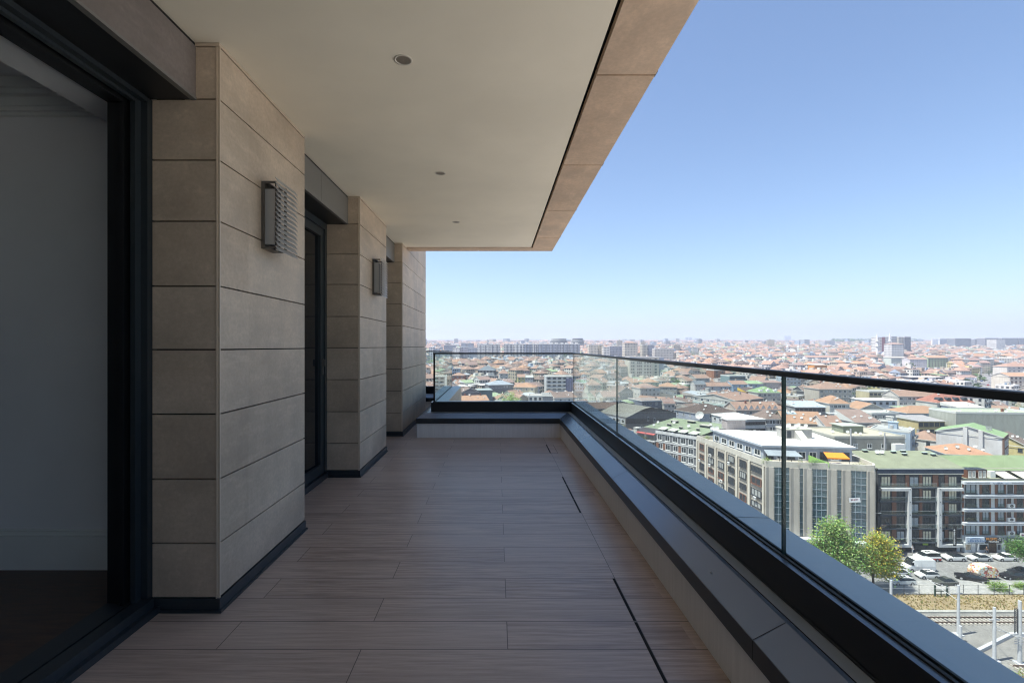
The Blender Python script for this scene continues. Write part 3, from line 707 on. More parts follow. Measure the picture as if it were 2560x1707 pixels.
pole(2486, 1652, 8.1, .24, 'middle pale mast with a short cross arm beside the diagonal wall', [(6.6, 5.9, 1.6, 3.0), (4.8, 4.2, 4.4, -2.0), (5.3, 3.2, 4.4, -2.2)])
pole(2549.6, 1659, 9.4, .27, 'right mast with a dark lattice bracket and tension gear', None, True)
pole(2401, 1604, 2.6, .26, 'short pale concrete stub post beside the tall bracket mast', None, False, False)
pole(2227.6, 1572, 8.2, .24, 'leftmost pale mast, its foot hidden by the terrace ledge', None)
# fence along the pavement
t = thing('wire_fence', 'thin dark fence of wire and posts between pavement and dry grass', 'fence', (90, Y_FENCE, G0)); L = t.location
us = [2185, 2222, 2259, 2296.5, 2371, 2407, 2444, 2484, 2522, 2558, 2596]
for u in us:
    p = on_ground(u, 1486.5); b = MB(); b.tube((p.x, p.y-.1, G0-.1), (p.x, p.y-.1, G0+2.0), .055, n=6); b.build('fence_post', M['dframe'], t, L)
for z in (1.9, 1.0, .25):
    b = MB(); b.tube((on_ground(2150, 1486).x, Y_FENCE-.1, G0+z), (150, Y_FENCE-.1, G0+z), .014, n=4); b.build('fence_wire', M['dframe'], t, L)
p, q = on_ground(2334, 1488), on_ground(2364, 1488)
t = thing('notice_frame', 'empty dark green steel frame standing at the fence', 'frame', (p.x, p.y-.3, G0)); W_ = q.x-p.x; g = mat('green_steel', (.03, .06, .05), .5)
for x in (0, W_): b = MB(); b.box(x-.11, x+.11, -.1, .1, 0, 2.1); b.build('upright', g, t)
for z in (.05, .95, 1.2): b = MB(); b.box(.11, W_-.11, -.06, .06, z, z+.1); b.build('crossbar', g, t)
b = MB(); b.box(W_/2-.05, W_/2+.05, -.05, .05, .15, .95); b.build('strut', g, t)

# overhead wires
yt = (yv(1545.5)+yv(1558))/2
for y, z0, lab in ((yt, 5.6, 'thin contact wire hanging above the far railway track'), (yt+.02, 6.9, 'thin upper carrying wire above the far railway track')):
    b = MB(); xs = [40+8*k for k in range(13)]
    for x0, x1 in zip(xs[:-1], xs[1:]):
        sag = lambda x: G0+z0-(0 if z0 < 6 else .5*math.sin(math.pi*((x-40) % 48)/48)); b.tube((x0, y, sag(x0)), (x1, y, sag(x1)), .018, n=4)
    tag(b.build('overhead_wire', M['rim']), lab, 'wire', 'overhead wires')
# ------------------------------------------------------------------ vehicles (nose at x=0, near side at y=0, up +z)
def vehicle(label, cat, u, v, Ln, Wd, st, col, rot=0.0, wheels=(.17, .80), wr=.32, low=None, group='parked vehicles', roofcol=None, name='parked_car', glass_all=True, sun=False):
    p = on_ground(u, v); t = thing(name, label, cat, p, rot, group)
    body, gl, top = MB(), MB(), MB()
    def ring(s):
        x, zl, zb, zt, kb, kt = s; x *= Ln; h = Wd/2
        return [(x, h-h*.93*kb, zl), (x, h-h*kb, zl+.22), (x, h-h*kb, (zl+zb)*.55), (x, h-h*.965*kb, zb), (x, h-h*kt, zt), (x, h+h*kt, zt), (x, h+h*.965*kb, zb), (x, h+h*kb, (zl+zb)*.55), (x, h+h*kb, zl+.22), (x, h+h*.93*kb, zl)]
    rs = [ring(s) for s in st]
    for i in range(len(st)-1):
        a, c = rs[i], rs[i+1]; cab = min(st[i][3]-st[i][2], st[i+1][3]-st[i+1][2]); cabx = max(st[i][3]-st[i][2], st[i+1][3]-st[i+1][2])
        slope = abs(st[i+1][3]-st[i][3])/max(.01, (st[i+1][0]-st[i][0])*Ln)
        for k in range(9):
            if k in (3, 5): tgt = gl if cabx > .2 and glass_all else body
            elif k == 4: tgt = gl if (slope > .38 and cabx > .25) else (top if cab > .2 else body)
            else: tgt = body
            tgt.face([a[k], a[k+1], c[k+1], c[k]][::-1], 1 if (low and k in (0, 1, 7, 8)) else 0)
        body.face([a[0], a[9], c[9], c[0]])
    body.face(rs[0]); body.face(rs[-1][::-1])
    for xf in wheels:                                   # dark wheel arches
        for yy in (-.004, Wd+.004): body.lathe((xf*Ln, yy, wr+.02), [(.001, 0), (wr+.07, 0)], 16, 2, axis=(0, 1, 0))
    mats = [M['paint'], None, M['tyre']]
    mats[1] = mat('lower_body_paint', low, .3, .02) if low else M['tyre']
    body.build('body', mats, t, color=col); top.build('roof', M['paint'], t, color=roofcol or col); gl.build('window_glass', M['cglass'], t)
    if sun:
        b = MB(); z = max(s[3] for s in st)+.004
        b.box(.42*Ln, .52*Ln, Wd*.3, Wd*.7, z-.01, z); b.box(.55*Ln, .66*Ln, Wd*.3, Wd*.7, z-.01, z+.001); b.build('sunroof', M['cglass'], t)
    for xf in wheels:
        for y0, y1 in ((-.012, .2), (Wd-.2, Wd+.012)):
            b = MB(); b.lathe((xf*Ln, y0, wr), [(.001, 0), (wr-.04, 0), (wr, .04), (wr, y1-y0-.04), (wr-.04, y1-y0), (.001, y1-y0)], 18, axis=(0, 1, 0)); wh = b.build('wheel', M['tyre'], t)
            b = MB(); yy = y0-.004 if y0 < 0 else y1+.004
            b.lathe((xf*Ln, yy, wr), [(.001, 0), (wr*.62, 0)], 14, axis=(0, 1, 0)); b.build('rim', M['rim'], wh)
    zb = st[0][2]-.02
    for y in (.12, Wd-.42):
        b = MB(); b.box(-.02, .12, y, y+.3, zb-.16, zb-.02); b.build('headlight', M['lite'], t)
        b = MB(); b.box(Ln-.1, Ln+.02, y, y+.26, st[-1][2]-.16, st[-1][2]-.02); b.build('tail_light', mat('tail_light_red', (.35, .02, .02), .3), t)
    for y in (-.16, Wd+.02):
        b = MB(); b.box(.33*Ln, .36*Ln, y, y+.14, st[3][2]-.02, st[3][2]+.1); b.build('mirror', M['paint'], t, color=col)
    b = MB(); b.box(-.012, .05, .3, Wd-.3, st[0][1]+.03, zb-.18); b.build('grille', M['dframe'], t)
    return t
SEDAN = [(0, .3, .62, .63, .80, .7), (.04, .2, .70, .72, .94, .84), (.16, .18, .80, .83, 1, .86), (.30, .18, .88, .91, 1, .86), (.44, .18, .90, 1.38, 1, .68), (.55, .18, .90, 1.44, 1, .70), (.68, .18, .92, 1.40, 1, .69), (.84, .2, .96, 1.02, 1, .82), (.96, .24, .94, .97, .95, .84), (1, .34, .86, .87, .84, .76)]
HATCH = [(0, .3, .64, .65, .80, .7), (.04, .22, .74, .76, .94, .84), (.15, .2, .84, .88, 1, .86), (.27, .2, .92, .96, 1, .86), (.41, .2, .95, 1.42, 1, .69), (.54, .2, .96, 1.48, 1, .72), (.74, .2, .98, 1.44, 1, .71), (.88, .22, 1.0, 1.30, 1, .72), (.97, .26, .98, 1.04, .96, .8), (1, .36, .86, .88, .86, .78)]
SUV = [(0, .34, .74, .75, .82, .72), (.04, .26, .86, .88, .95, .86), (.16, .24, .96, 1.0, 1, .88), (.28, .24, 1.03, 1.06, 1, .88), (.41, .24, 1.05, 1.54, 1, .72), (.54, .24, 1.06, 1.62, 1, .75), (.74, .24, 1.08, 1.54, 1, .73), (.9, .26, 1.1, 1.24, 1, .76), (.97, .3, 1.06, 1.1, .96, .82), (1, .4, .92, .94, .88, .8)]
MPV = [(0, .32, .80, .82, .84, .74), (.04, .25, .95, .98, .95, .86), (.12, .24, 1.05, 1.09, 1, .88), (.20, .24, 1.14, 1.18, 1, .88), (.34, .24, 1.16, 1.80, 1, .76), (.5, .24, 1.16, 1.92, 1, .8), (.8, .24, 1.16, 1.92, 1, .8), (.95, .26, 1.16, 1.84, 1, .78), (.985, .3, 1.14, 1.2, .98, .86), (1, .4, 1.0, 1.02, .92, .84)]
VAN = [(0, .34, .92, .94, .84, .74), (.03, .26, 1.06, 1.1, .95, .86), (.09, .24, 1.2, 1.26, 1, .88), (.13, .24, 1.32, 1.36, 1, .88), (.23, .24, 1.36, 2.3, 1, .84), (.29, .24, 1.36, 2.5, 1, .88), (.6, .24, 1.36, 2.52, 1, .88), (.96, .24, 1.36, 2.5, 1, .88), (.985, .3, 1.36, 2.42, .98, .86), (1, .4, 1.3, 2.3, .95, .84)]
WH, SI, BK = (.78, .78, .77), (.50, .51, .52), (.014, .014, .018)
vehicle('white people carrier with red lower body and red bonnet, parked before the dark shop', 'minivan', 2299, 1404.5, 4.9, 1.9, MPV, WH, low=(.42, .02, .02), sun=True)
vehicle('white crossover with black roof, between the red and white minivan and the silver saloon', 'car', 2369, 1404, 4.4, 1.85, SUV, WH, roofcol=BK, wr=.36)
vehicle('silver saloon parked between two white cars along the shop fronts', 'car', 2432, 1404, 4.6, 1.8, SEDAN, SI)
vehicle('white saloon half behind the street tree at the right edge', 'car', 2497, 1403.5, 4.5, 1.8, SEDAN, WH)
t = vehicle('large white panel van on the road beside the yellow tree', 'van', 2268, 1430, 6.1, 2.05, VAN, WH, glass_all=False, name='panel_van')
b = MB(); b.box(.135*6.1, .24*6.1, -.012, .0, 1.42, 2.0); b.build('side_window', M['cglass'], t)
b = MB(); b.box(.25*6.1, .97*6.1, -.008, .0, .98, 1.06); b.box(.5*6.1, .505*6.1, -.008, 0, .45, 2.3); b.build('side_trim', M['rim'], t)
vehicle('white hatchback with dark sunroof in front of the white van', 'car', 2302, 1448, 4.0, 1.8, HATCH, WH, sun=True)
vehicle('silver-grey saloon mostly hidden by the yellow tree', 'car', 2226, 1442, 4.4, 1.8, SEDAN, SI)
vehicle('pale silver estate car parked behind the fence beside the yellow tree', 'car', 2236, 1464, 4.5, 1.8, HATCH, (.6, .62, .62), sun=True)
vehicle('dark olive-grey saloon behind the mast with bracket arms', 'car', 2346, 1466, 4.2, 1.78, SEDAN, (.07, .075, .065))
vehicle('long glossy black saloon standing askew beside the painted caravan', 'car', 2389, 1446, 5.0, 1.9, SEDAN, BK, rot=R(-34))
vehicle('black saloon at the right edge behind the painted caravan', 'car', 2516, 1450, 4.6, 1.8, SEDAN, BK)
vehicle('dark grey saloon cut off by the right edge of the picture', 'car', 2536, 1440, 4.6, 1.8, SEDAN, (.03, .035, .045))
# painted caravan
p = on_ground(2444, 1449); t = thing('caravan', 'small rounded caravan covered in a red, cream and teal painted pattern', 'caravan', p, 0, 'parked vehicles')
prof = [(0, .75), (.0, 1.5), (.25, 2.1), (.8, 2.45), (1.6, 2.6), (2.8, 2.6), (3.7, 2.42), (4.2, 2.0), (4.35, 1.4), (4.35, .6), (4.0, .45), (.3, .45)]
b = MB(); A = [(x, .0, z) for x, z in prof]; B = [(x, 2.1, z) for x, z in prof]; A2 = [(x*.94+.13, -.06, (z-1.4)*.92+1.4) for x, z in prof]
b.face(A2)
for i in range(len(prof)):
    j = (i+1) % len(prof); b.face([A[i], A2[i], A2[j], A[j]]); b.face([A[i], A[j], B[j], B[i]])
b.face(B[::-1])
tt = NT('painted_pattern'); v = tt.obj(); vo = tt.n('TexVoronoi'); tt.put(vo.inputs['Vector'], v); vo.inputs['Scale'].default_value = 2.6
cr = tt.n('ValToRGB'); cr.color_ramp.interpolation = 'CONSTANT'; e = cr.color_ramp.elements
for k, c in enumerate([(.75, .70, .58), (.55, .12, .09), (.74, .72, .66), (.60, .30, .16), (.30, .50, .46), (.72, .66, .55), (.28, .07, .07), (.66, .5, .2)]):
    el = e[k] if k < 2 else e.new(k/8); el.position = k/8; el.color = (*c, 1)
sc = tt.n('SeparateXYZ'); tt.put(sc.inputs[0], vo.outputs['Color']); nz = tt.noise(3, v, 4)
tt.put(cr.inputs[0], tt.math('FRACT', tt.math('ADD', sc.outputs[0], tt.math('MULTIPLY', nz, .35)))); tt.fin(cr.outputs[0], .45)
b.build('shell', tt.m, t)
b = MB(); b.box(1.5, 2.9, .6, 1.6, 2.6, 2.68); b.build('roof_hatch', M['wframe'], t)
for x in (2.15,):
    for y in (-.03, 1.95):
        b = MB(); b.lathe((x, y, .33), [(.001, 0), (.33, 0), (.33, .17), (.001, .17)], 18, axis=(0, 1, 0)); wh = b.build('wheel', M['tyre'], t)
b = MB(); b.tube((0, 1.05, .5), (-1.0, 1.05, .45), .05, n=6); b.tube((-.9, 1.05, .0), (-.9, 1.05, .6), .04, n=6); b.build('drawbar', M['dframe'], t)
# ------------------------------------------------------------------ trees
def tree(name, label, base, H, crown, nleaf, ls, pal, trunk_h, tr=.22, group=None, seed=1, limbs=True, flower=None):
    """crown: list of (dx, dy, z, rx, ry, rz) lobes relative to the base"""
    r = random.Random(seed); t = thing(name, label, 'tree', base, 0, group)
    b = MB(); z0 = trunk_h; bend = r.uniform(-.2, .2)
    b.tube((0, 0, -.3), (bend, 0, z0*.6), tr*1.25, tr*.95, 9); b.tube((bend, 0, z0*.58), (bend*.5, .1, z0), tr*.95, tr*.75, 9)
    if limbs:
        for (dx, dy, z, rx, ry, rz) in crown:
            s = Vector((bend*.5, .1, z0*r.uniform(.75, .98))); e = Vector((dx, dy, z)); m = s.lerp(e, .5)+Vector((r.uniform(-.3, .3), r.uniform(-.3, .3), .3))
            b.tube(s, m, tr*.5, tr*.33, 6); b.tube(m, e, tr*.33, tr*.12, 5)
            for k in range(3):
                q = e+Vector((r.uniform(-1, 1)*rx*.7, r.uniform(-1, 1)*ry*.7, r.uniform(-.4, .7)*rz)); b.tube(m.lerp(e, r.uniform(.2, .9)), q, tr*.16, tr*.05, 4)
    b.build('trunk', M['bark'], t)
    b = MB(); vol = [rx*ry*rz for *_, rx, ry, rz in crown]; tot = sum(vol)
    cl = []
    for (dx, dy, z, rx, ry, rz), vv in zip(crown, vol):
        for k in range(max(5, int(nleaf/26*vv/tot))):
            a, c_ = r.uniform(0, 6.283), r.uniform(-1, 1); rad = r.random()**.38*r.choice((.9, 1, 1, 1.08, 1.28)); s = math.sqrt(1-c_*c_)
            cl.append((dx+rx*rad*s*math.cos(a), dy+ry*rad*s*math.sin(a), z+rz*rad*c_, r.random()))
    for x, y, z, q in cl:
        spread = ls*1.75; base_c = pal[int(q*len(pal)) % len(pal)]
        fl = flower and flower(x, y, z, r)
        for k in range(26):
            p = Vector((x+r.gauss(0, spread), y+r.gauss(0, spread), z+r.gauss(0, spread*.75)))
            d = Vector((r.gauss(0, 1), r.gauss(0, 1), r.gauss(.15, .45))).normalized(); n = Vector((r.gauss(0, .6), r.gauss(0, .6), 1)).normalized(); s = d.cross(n).normalized()*ls*r.uniform(.25, .5); d = d*ls*r.uniform(.6, 1.2)
            c = fl if (fl and r.random() < .7) else tuple(max(0, c_*r.uniform(.7, 1.3)) for c_ in base_c)
            b.face([p-d*.5, p+s, p+d*.5, p-s], 0, None, c)
    b.build('crown', M['leaf'], t); return t
LIGHT = [(.23, .33, .11), (.29, .40, .14), (.18, .27, .08), (.34, .45, .18), (.12, .19, .05)]
DARKG = [(.05, .095, .03), (.065, .12, .035), (.04, .075, .025), (.085, .15, .045)]
YELLO = [(.26, .34, .10), (.32, .38, .11), (.17, .24, .06), (.38, .42, .12)]
p = on_ground(2092, 1474)
tree('green_tree', 'broad light green tree before the office block with vertical piers', p, 13, [(-.8, .3, 11.0, 2.6, 2.4, 2.0), (1.4, .6, 10.2, 2.6, 2.2, 2.2), (-2.6, .2, 8.2, 2.8, 2.6, 2.2), (2.6, .2, 7.6, 2.4, 2.6, 2.4), (.2, -.6, 7.6, 3.2, 2.8, 2.6), (-4.6, .3, 6.2, 2.6, 2.2, 1.8), (3.2, -.4, 5.2, 2.6, 2.4, 1.9), (-1.4, -.5, 4.6, 2.8, 2.4, 1.8), (.6, .2, 12.4, 1.6, 1.6, 1.3)], 17000, .36, LIGHT, 5.5, .26, 'street trees', 3)
p = on_ground(2184, 1473)
tree('yellow_flowering_tree', 'smaller tree with yellow blossom beside the broad light green tree', p, 11, [(.2, 0, 9.6, 1.6, 1.6, 1.4), (1.5, 0, 8.6, 2.0, 1.9, 1.8), (-.3, -.2, 7.4, 2.1, 2.0, 1.8), (2.6, .1, 6.6, 2.1, 2.0, 1.8), (.9, -.3, 5.4, 2.2, 2.0, 1.6), (3.2, 0, 4.6, 1.9, 1.8, 1.5), (1.6, 0, 3.4, 2.0, 1.8, 1.2), (-.6, 0, 4.2, 1.8, 1.7, 1.4)], 11500, .33, YELLO, 3.6, .2, 'street trees', 8,
     flower=lambda x, y, z, r: (.62, .47, .06) if (z > 3.6 and x > -.6 and r.random() < .5) else None)
p = on_ground(2566, 1437)
tree('street_tree', 'round dark green street tree at the right edge before the shop signs', p, 7, [(0, 0, 6.2, 2.4, 2.2, 1.6), (-1.8, 0, 5.2, 1.9, 1.8, 1.4), (1.4, 0, 4.8, 2.2, 2, 1.6), (-.6, -.4, 3.9, 1.9, 1.7, 1.2)], 5200, .27, [(.07, .15, .035), (.09, .19, .045), (.055, .115, .03), (.12, .22, .06)], 3.2, .16, 'street trees', 12)
for u, v, k, lab in ((2497, 1477, 1.0, 'bright green bush growing through the fence in the dry grass'), (2554, 1471, .7, 'small green bush at the fence near the right edge')):
    p = on_ground(u, v); tree('bush', lab, p, 2*k, [(0, 0, .9*k, 1.5*k, 1.0*k, .8*k), (.9*k, 0, .6*k, 1.1*k, .9*k, .6*k), (-.9*k, .2, .55*k, 1.0*k, .8*k, .5*k)], int(1500*k), .2, [(.17, .28, .05), (.22, .33, .07), (.13, .21, .04)], .5, .05, 'bushes at the fence', 20+u)
p = on_ground(2560, 1702); tree('bush', 'weedy green plants at the very bottom right corner by the nearer track', p, 1, [(0, 0, .5, 2.2, 1.2, .6), (-1.6, .4, .4, 1.2, 1, .4)], 900, .2, [(.14, .2, .05), (.2, .24, .08), (.3, .27, .12)], .4, .04, 'bushes at the fence', 31)
def town_tree(u, v, h, rx, lab, pal=DARKG, n=1500, seed=1, ls=.45, cypress=False, gh=None):
    p = at_eave(u, v, h); gz = p.z-h
    cr = [(0, 0, h-rx*.9, rx, rx, rx*.9), (rx*.6, .2, h-rx*1.3, rx*.8, rx*.8, rx*.8), (-rx*.65, -.1, h-rx*1.4, rx*.8, rx*.8, rx*.75)] if not cypress else [(0, 0, h*.3, rx, rx, h*.28), (0, 0, h*.55, rx*.9, rx*.9, h*.3), (0, 0, h*.78, rx*.55, rx*.55, h*.22)]
    tree('town_tree' if not cypress else 'cypress', lab, (p.x, p.y, gz), h, cr, n, ls, pal, h*.35, .3, 'trees among the houses', seed, limbs=not cypress)
    c, f, lo, hi, _ = (p.x, p.y, 0, 0, 0); FOOT.append([Vector((p.x-rx, p.y-rx)), Vector((p.x+rx, p.y-rx)), Vector((p.x+rx, p.y+rx)), Vector((p.x-rx, p.y+rx))])
    SCREEN.append((u-F*rx*.8/p.y, u+F*rx*.8/p.y, v, v+F*rx*1.5/p.y, p.y))
town_tree(1272, 980, 20, 5.6, 'round light green treetop just above the far parapet', LIGHT, 5200, 41, .5)
town_tree(2500, 905, 15, 6.2, 'large dark green tree on the boulevard at far right', DARKG, 1600, 42, .6)
town_tree(2473, 918, 11, 4.6, 'lower dark tree left of the large boulevard tree', DARKG, 900, 43, .6)
town_tree(2517, 921, 11, 4.6, 'dark green tree right of the large boulevard tree', DARKG, 900, 44, .6)
town_tree(2508, 944, 7, 2.6, 'small roundish tree beside the boulevard traffic', DARKG, 500, 45, .5)
town_tree(2116, 884, 19, 4.6, 'dark egg-shaped cypress standing alone among red roofs', [(.03, .035, .04), (.04, .045, .05), (.025, .03, .035)], 1500, 46, .55, cypress=True)
town_tree(2168, 961, 15, 4.2, 'green tree in the gap street behind the white-roofed sheds', DARKG, 1300, 47, .45)
town_tree(2150, 972, 14, 3.6, 'dark tree overhanging the gap street beside the cream block', DARKG, 1000, 48, .45)
town_tree(2132, 1008, 12, 3.0, 'very dark tree low in the gap street', [(.03, .06, .025), (.04, .08, .03)], 1100, 49, .4)
town_tree(2540, 1001, 11, 5.0, 'pale green tree behind the low white shed at the right', [(.12, .19, .07), (.15, .22, .09)], 1300, 50, .45)
town_tree(1078, 892, 15, 7.5, 'bright green treetop beside the farthest stone pillar', LIGHT, 1200, 51, .7)
town_tree(1893, 991, 11, 2.6, 'small light green tree beside the green-roofed cream block', LIGHT, 700, 52, .4)
town_tree(2348, 882, 14, 6, 'olive green tree among houses behind the green apartment block', DARKG, 600, 53, .8)
town_tree(1737, 868, 18, 12, 'wide dark tree far away below the distant triple towers', DARKG, 700, 54, 1.2)
# ------------------------------------------------------------------ people
def person(label, u, v, shirt, legs, hair, head=0.0, step=.18, arms=.1):
    p = on_ground(u, v); p.z = G0+.15; t = thing('person', label, 'person', p, head)
    J = {'pel': (0, 0, .95), 'che': (0, 0, 1.3), 'nec': (0, 0, 1.5), 'hea': (0, -.01, 1.66), 'top': (0, 0, 1.75),
         'hl': (-.1, 0, .9), 'kl': (-.11, -step*.6, .5), 'al': (-.1, -step*.2, .09), 'tl': (-.1, -step*.2-.16, .04),
         'hr': (.1, 0, .9), 'kr': (.11, step*.2, .5), 'ar': (.1, step*1.2, .1), 'tr': (.1, step*1.2-.16, .04),
         'sl': (-.19, 0, 1.42), 'el': (-.26, .03, 1.14), 'wl': (-.24, -arms, .92), 'fl': (-.23, -arms-.05, .82), 'sr': (.19, 0, 1.42), 'er': (.26, .02, 1.14), 'wr': (.24, -arms*1.6, .96), 'fr': (.22, -arms*1.6-.07, .88)}
    E = [('pel', 'che'), ('che', 'nec'), ('nec', 'hea'), ('hea', 'top'), ('pel', 'hl'), ('hl', 'kl'), ('kl', 'al'), ('al', 'tl'), ('pel', 'hr'), ('hr', 'kr'), ('kr', 'ar'), ('ar', 'tr'), ('che', 'sl'), ('sl', 'el'), ('el', 'wl'), ('wl', 'fl'), ('che', 'sr'), ('sr', 'er'), ('er', 'wr'), ('wr', 'fr')]
    RD = {'pel': .13, 'che': .15, 'nec': .055, 'hea': .095, 'top': .07, 'hl': .095, 'hr': .095, 'kl': .062, 'kr': .062, 'al': .045, 'ar': .045, 'tl': .035, 'tr': .035, 'sl': .065, 'sr': .065, 'el': .045, 'er': .045, 'wl': .032, 'wr': .032, 'fl': .03, 'fr': .03}
    def skin(name, keys, edges, grow, m, col):
        ks = list(keys); me = bpy.data.meshes.new(name); me.from_pydata([J[k] for k in ks], [(ks.index(a), ks.index(c)) for a, c in edges], [])
        o = bpy.data.objects.new(name, me); COL.objects.link(o); o.parent = t; o.color = (*col, 1); me.materials.append(m)
        md = o.modifiers.new('skin', 'SKIN'); md.use_smooth_shade = True
        for k, sv in zip(ks, me.skin_vertices[0].data): sv.radius = (RD[k]+grow, RD[k]*.85+grow); sv.use_root = (k == ks[0])
        o.modifiers.new('sub', 'SUBSURF').render_levels = 1
    skin('body', J, E, 0, M['matt'], (.38, .22, .15))
    skin('shirt', ['pel', 'che', 'sl', 'el', 'sr', 'er'], [('pel', 'che'), ('che', 'sl'), ('sl', 'el'), ('che', 'sr'), ('sr', 'er')], .014, M['matt'], shirt)
    skin('trousers', ['pel', 'hl', 'kl', 'al', 'hr', 'kr', 'ar'], [('pel', 'hl'), ('hl', 'kl'), ('kl', 'al'), ('pel', 'hr'), ('hr', 'kr'), ('kr', 'ar')], .016, M['matt'], legs)
    b = MB(); b.lathe((0, .015, 1.66), [(.105, .0), (.108, .06), (.08, .11), (.001, .13)], 12); b.build('hair', M['matt'], t, color=hair)
    for x in (-.032, .032): b = MB(); b.lathe((x, -.1, 1.675), [(.012, 0), (.001, .006)], 6, axis=(0, -1, 0)); b.build('eye', M['tyre'], t)
    b = MB(); b.obox((0, -.108, 1.64), (.012, 0, 0), (0, .018, 0), (0, 0, .022)); b.build('nose', M['matt'], t, color=(.38, .22, .15))
person('person in white top and pale trousers standing before the dark shop window', 2281.5, 1383, (.72, .73, .75), (.55, .6, .66), (.1, .08, .07), R(10), .05)
person('person in black clothes walking past the shops behind the silver saloon', 2467, 1385, (.02, .02, .024), (.025, .025, .03), (.03, .02, .02), R(-80), .3, .18)
# ------------------------------------------------------------------ front row: beige office block
def text_obj(s, size, m, parent, loc, rot=(R(90), 0, 0), name='lettering', ext=.02, sx=1.0):
    cu = bpy.data.curves.new(name, 'FONT'); cu.body = s; cu.size = size; cu.extrude = ext; cu.align_x = 'CENTER'; cu.align_y = 'CENTER'; cu.materials.append(m)
    o = bpy.data.objects.new(name, cu); COL.objects.link(o); me = bpy.data.meshes.new_from_object(o); bpy.data.objects.remove(o); return inst(name, me, parent, loc, rot, (sx, 1, 1))
A = on_ground(1913.3, 1378.5); zt = EYE-(1151.6-V0)/F*A.y
def on_top(u, v, z=None): q = on_z(u, v, zt if z is None else z); return Vector((q.x, q.y))
A2 = Vector((A.x, A.y)); B2 = on_top(2186, 1163.5); C2 = B2+Vector((1.5, 1.7)); E2 = on_top(1741.5, 1088)
e1 = (B2-A2).normalized(); e2 = Vector((-e1.y, e1.x)); WO = (B2-A2).length
F2 = E2+e1*24.5; D2 = C2+e2*9
poly = [tuple(q) for q in (A2, B2, C2, D2, F2, E2)]
def wp(s, t): q = A2+e1*s+e2*t; return (q.x, q.y)
OF = thing('office_block', 'beige office block with vertical piers, green glass strips and a white roof', 'office block', (A2.x, A2.y, G0)); L = OF.location
FOOT.append([A2, C2, F2, E2]); SCREEN.append((1741, 2194, 1060, 1379, 105)); LAND.append(('white-roofed office block', 1960, 1095))
beige = (.50, .455, .39); zf = zt-1.0
b = MB(); ip = [wp(.0, .6), wp(WO, .6), tuple(C2), tuple(D2), tuple(F2), tuple(E2)]
b.prism([tuple(A2+e2*.6)]+[tuple(B2+e2*.6)]+ip[2:], G0-1, zf); b.build('wall', M['wall'], OF, L, color=beige)
b = MB(); ring = [Vector(q) for q in poly]; n = len(ring); cen = sum(ring, Vector((0, 0)))/n
for i in range(n):
    p, q = ring[i], ring[(i+1) % n]; pi, qi = p+(cen-p).normalized()*.45, q+(cen-q).normalized()*.45
    b.prism([tuple(p), tuple(q), tuple(qi), tuple(pi)], zf-.35, zt)
b.build('parapet_coping', M['wall'], OF, L, color=(.60, .57, .51))
def s_of(u):
    k = (u-U0)/F; return (k*A2.y-A2.x)/(e1.x-k*e1.y)
iv = [1913.3, 1934, 1974, 1997.5, 2008, 2029, 2067.7, 2091, 2104, 2126, 2166.6, 2186]
gz0, gz1 = G0+4.2, zf-.36
gm = NT('reflective_curtain_glass'); nv = gm.noise(.5, gm.scaled(gm.obj(), (1, 1, 2.2)), 3); gm.bump(nv, .3, .5); gm.fin((.05, .10, .125), .05, 0, .9)
for i in range(len(iv)-1):
    s0, s1 = s_of(iv[i]), s_of(iv[i+1])
    if i % 2 == 0:
        b = MB(); m_ = (s0+s1)/2-.15; fl = .14
        b.prism([wp(s0, .59), wp(s0, -.2), wp(s0+fl, -.22), wp(m_, -.06), wp(s1-fl, -.22), wp(s1, -.2), wp(s1, .59)], gz0, zf-.352)
        b.build('pier', M['wall'], OF, L, color=(.47, .44, .40))
        b = MB(); k = gz0
        while k < zf-.7: b.prism([wp(s1-.02, -.26), wp(s1+.1, -.22), wp(s1+.1, .0), wp(s1-.02, -.2)], k, k+.24); k += .42
        b.build('edge_blocks', M['wall'], OF, L, color=(.66, .62, .55))
    else:
        b = MB(); b.face([(*wp(s0, .1), gz0), (*wp(s1, .1), gz0), (*wp(s1, .1), gz1), (*wp(s0, .1), gz1)]); cw = b.build('curtain_wall', gm.m, OF, L)
        b = MB(); nc = max(1, round((s1-s0)/1.25)); rows = 10
        for k in range(1, nc): x = s0+(s1-s0)*k/nc; b.prism([wp(x-.035, .09), wp(x-.035, .03), wp(x+.035, .03), wp(x+.035, .09)], gz0, gz1)
        for k in range(1, rows): z = gz0+(gz1-gz0)*k/rows; b.prism([wp(s0, .09), wp(s0, .02), wp(s1, .02), wp(s1, .09)], z-.035, z+.035)
        o = b.build('mullion_grid', mat('mullion', (.36, .42, .48), .5), cw, L)
b = MB(); b.prism([tuple(B2), tuple(B2+Vector((.1, -.1))), tuple(C2+Vector((.05, -.05))), tuple(C2+e2*.2), tuple(B2+e2*.5)], G0, zf-.352); b.build('corner_pier', M['wall'], OF, L, color=(.66, .63, .57))
b = MB(); b.prism([wp(.1, -.1), wp(.1, -1.6), wp(WO-.1, -1.6), wp(WO-.1, -.1)], G0+3.1, G0+4.1); b.build('canopy', M['wall'], OF, L, color=(.66, .70, .74))
b = MB(); b.face([(*wp(.3, -.05), G0+.2), (*wp(WO-.3, -.05), G0+.2), (*wp(WO-.3, -.05), G0+3.1), (*wp(.3, -.05), G0+3.1)]); b.build('shop_glazing', M['pane'], OF, L)
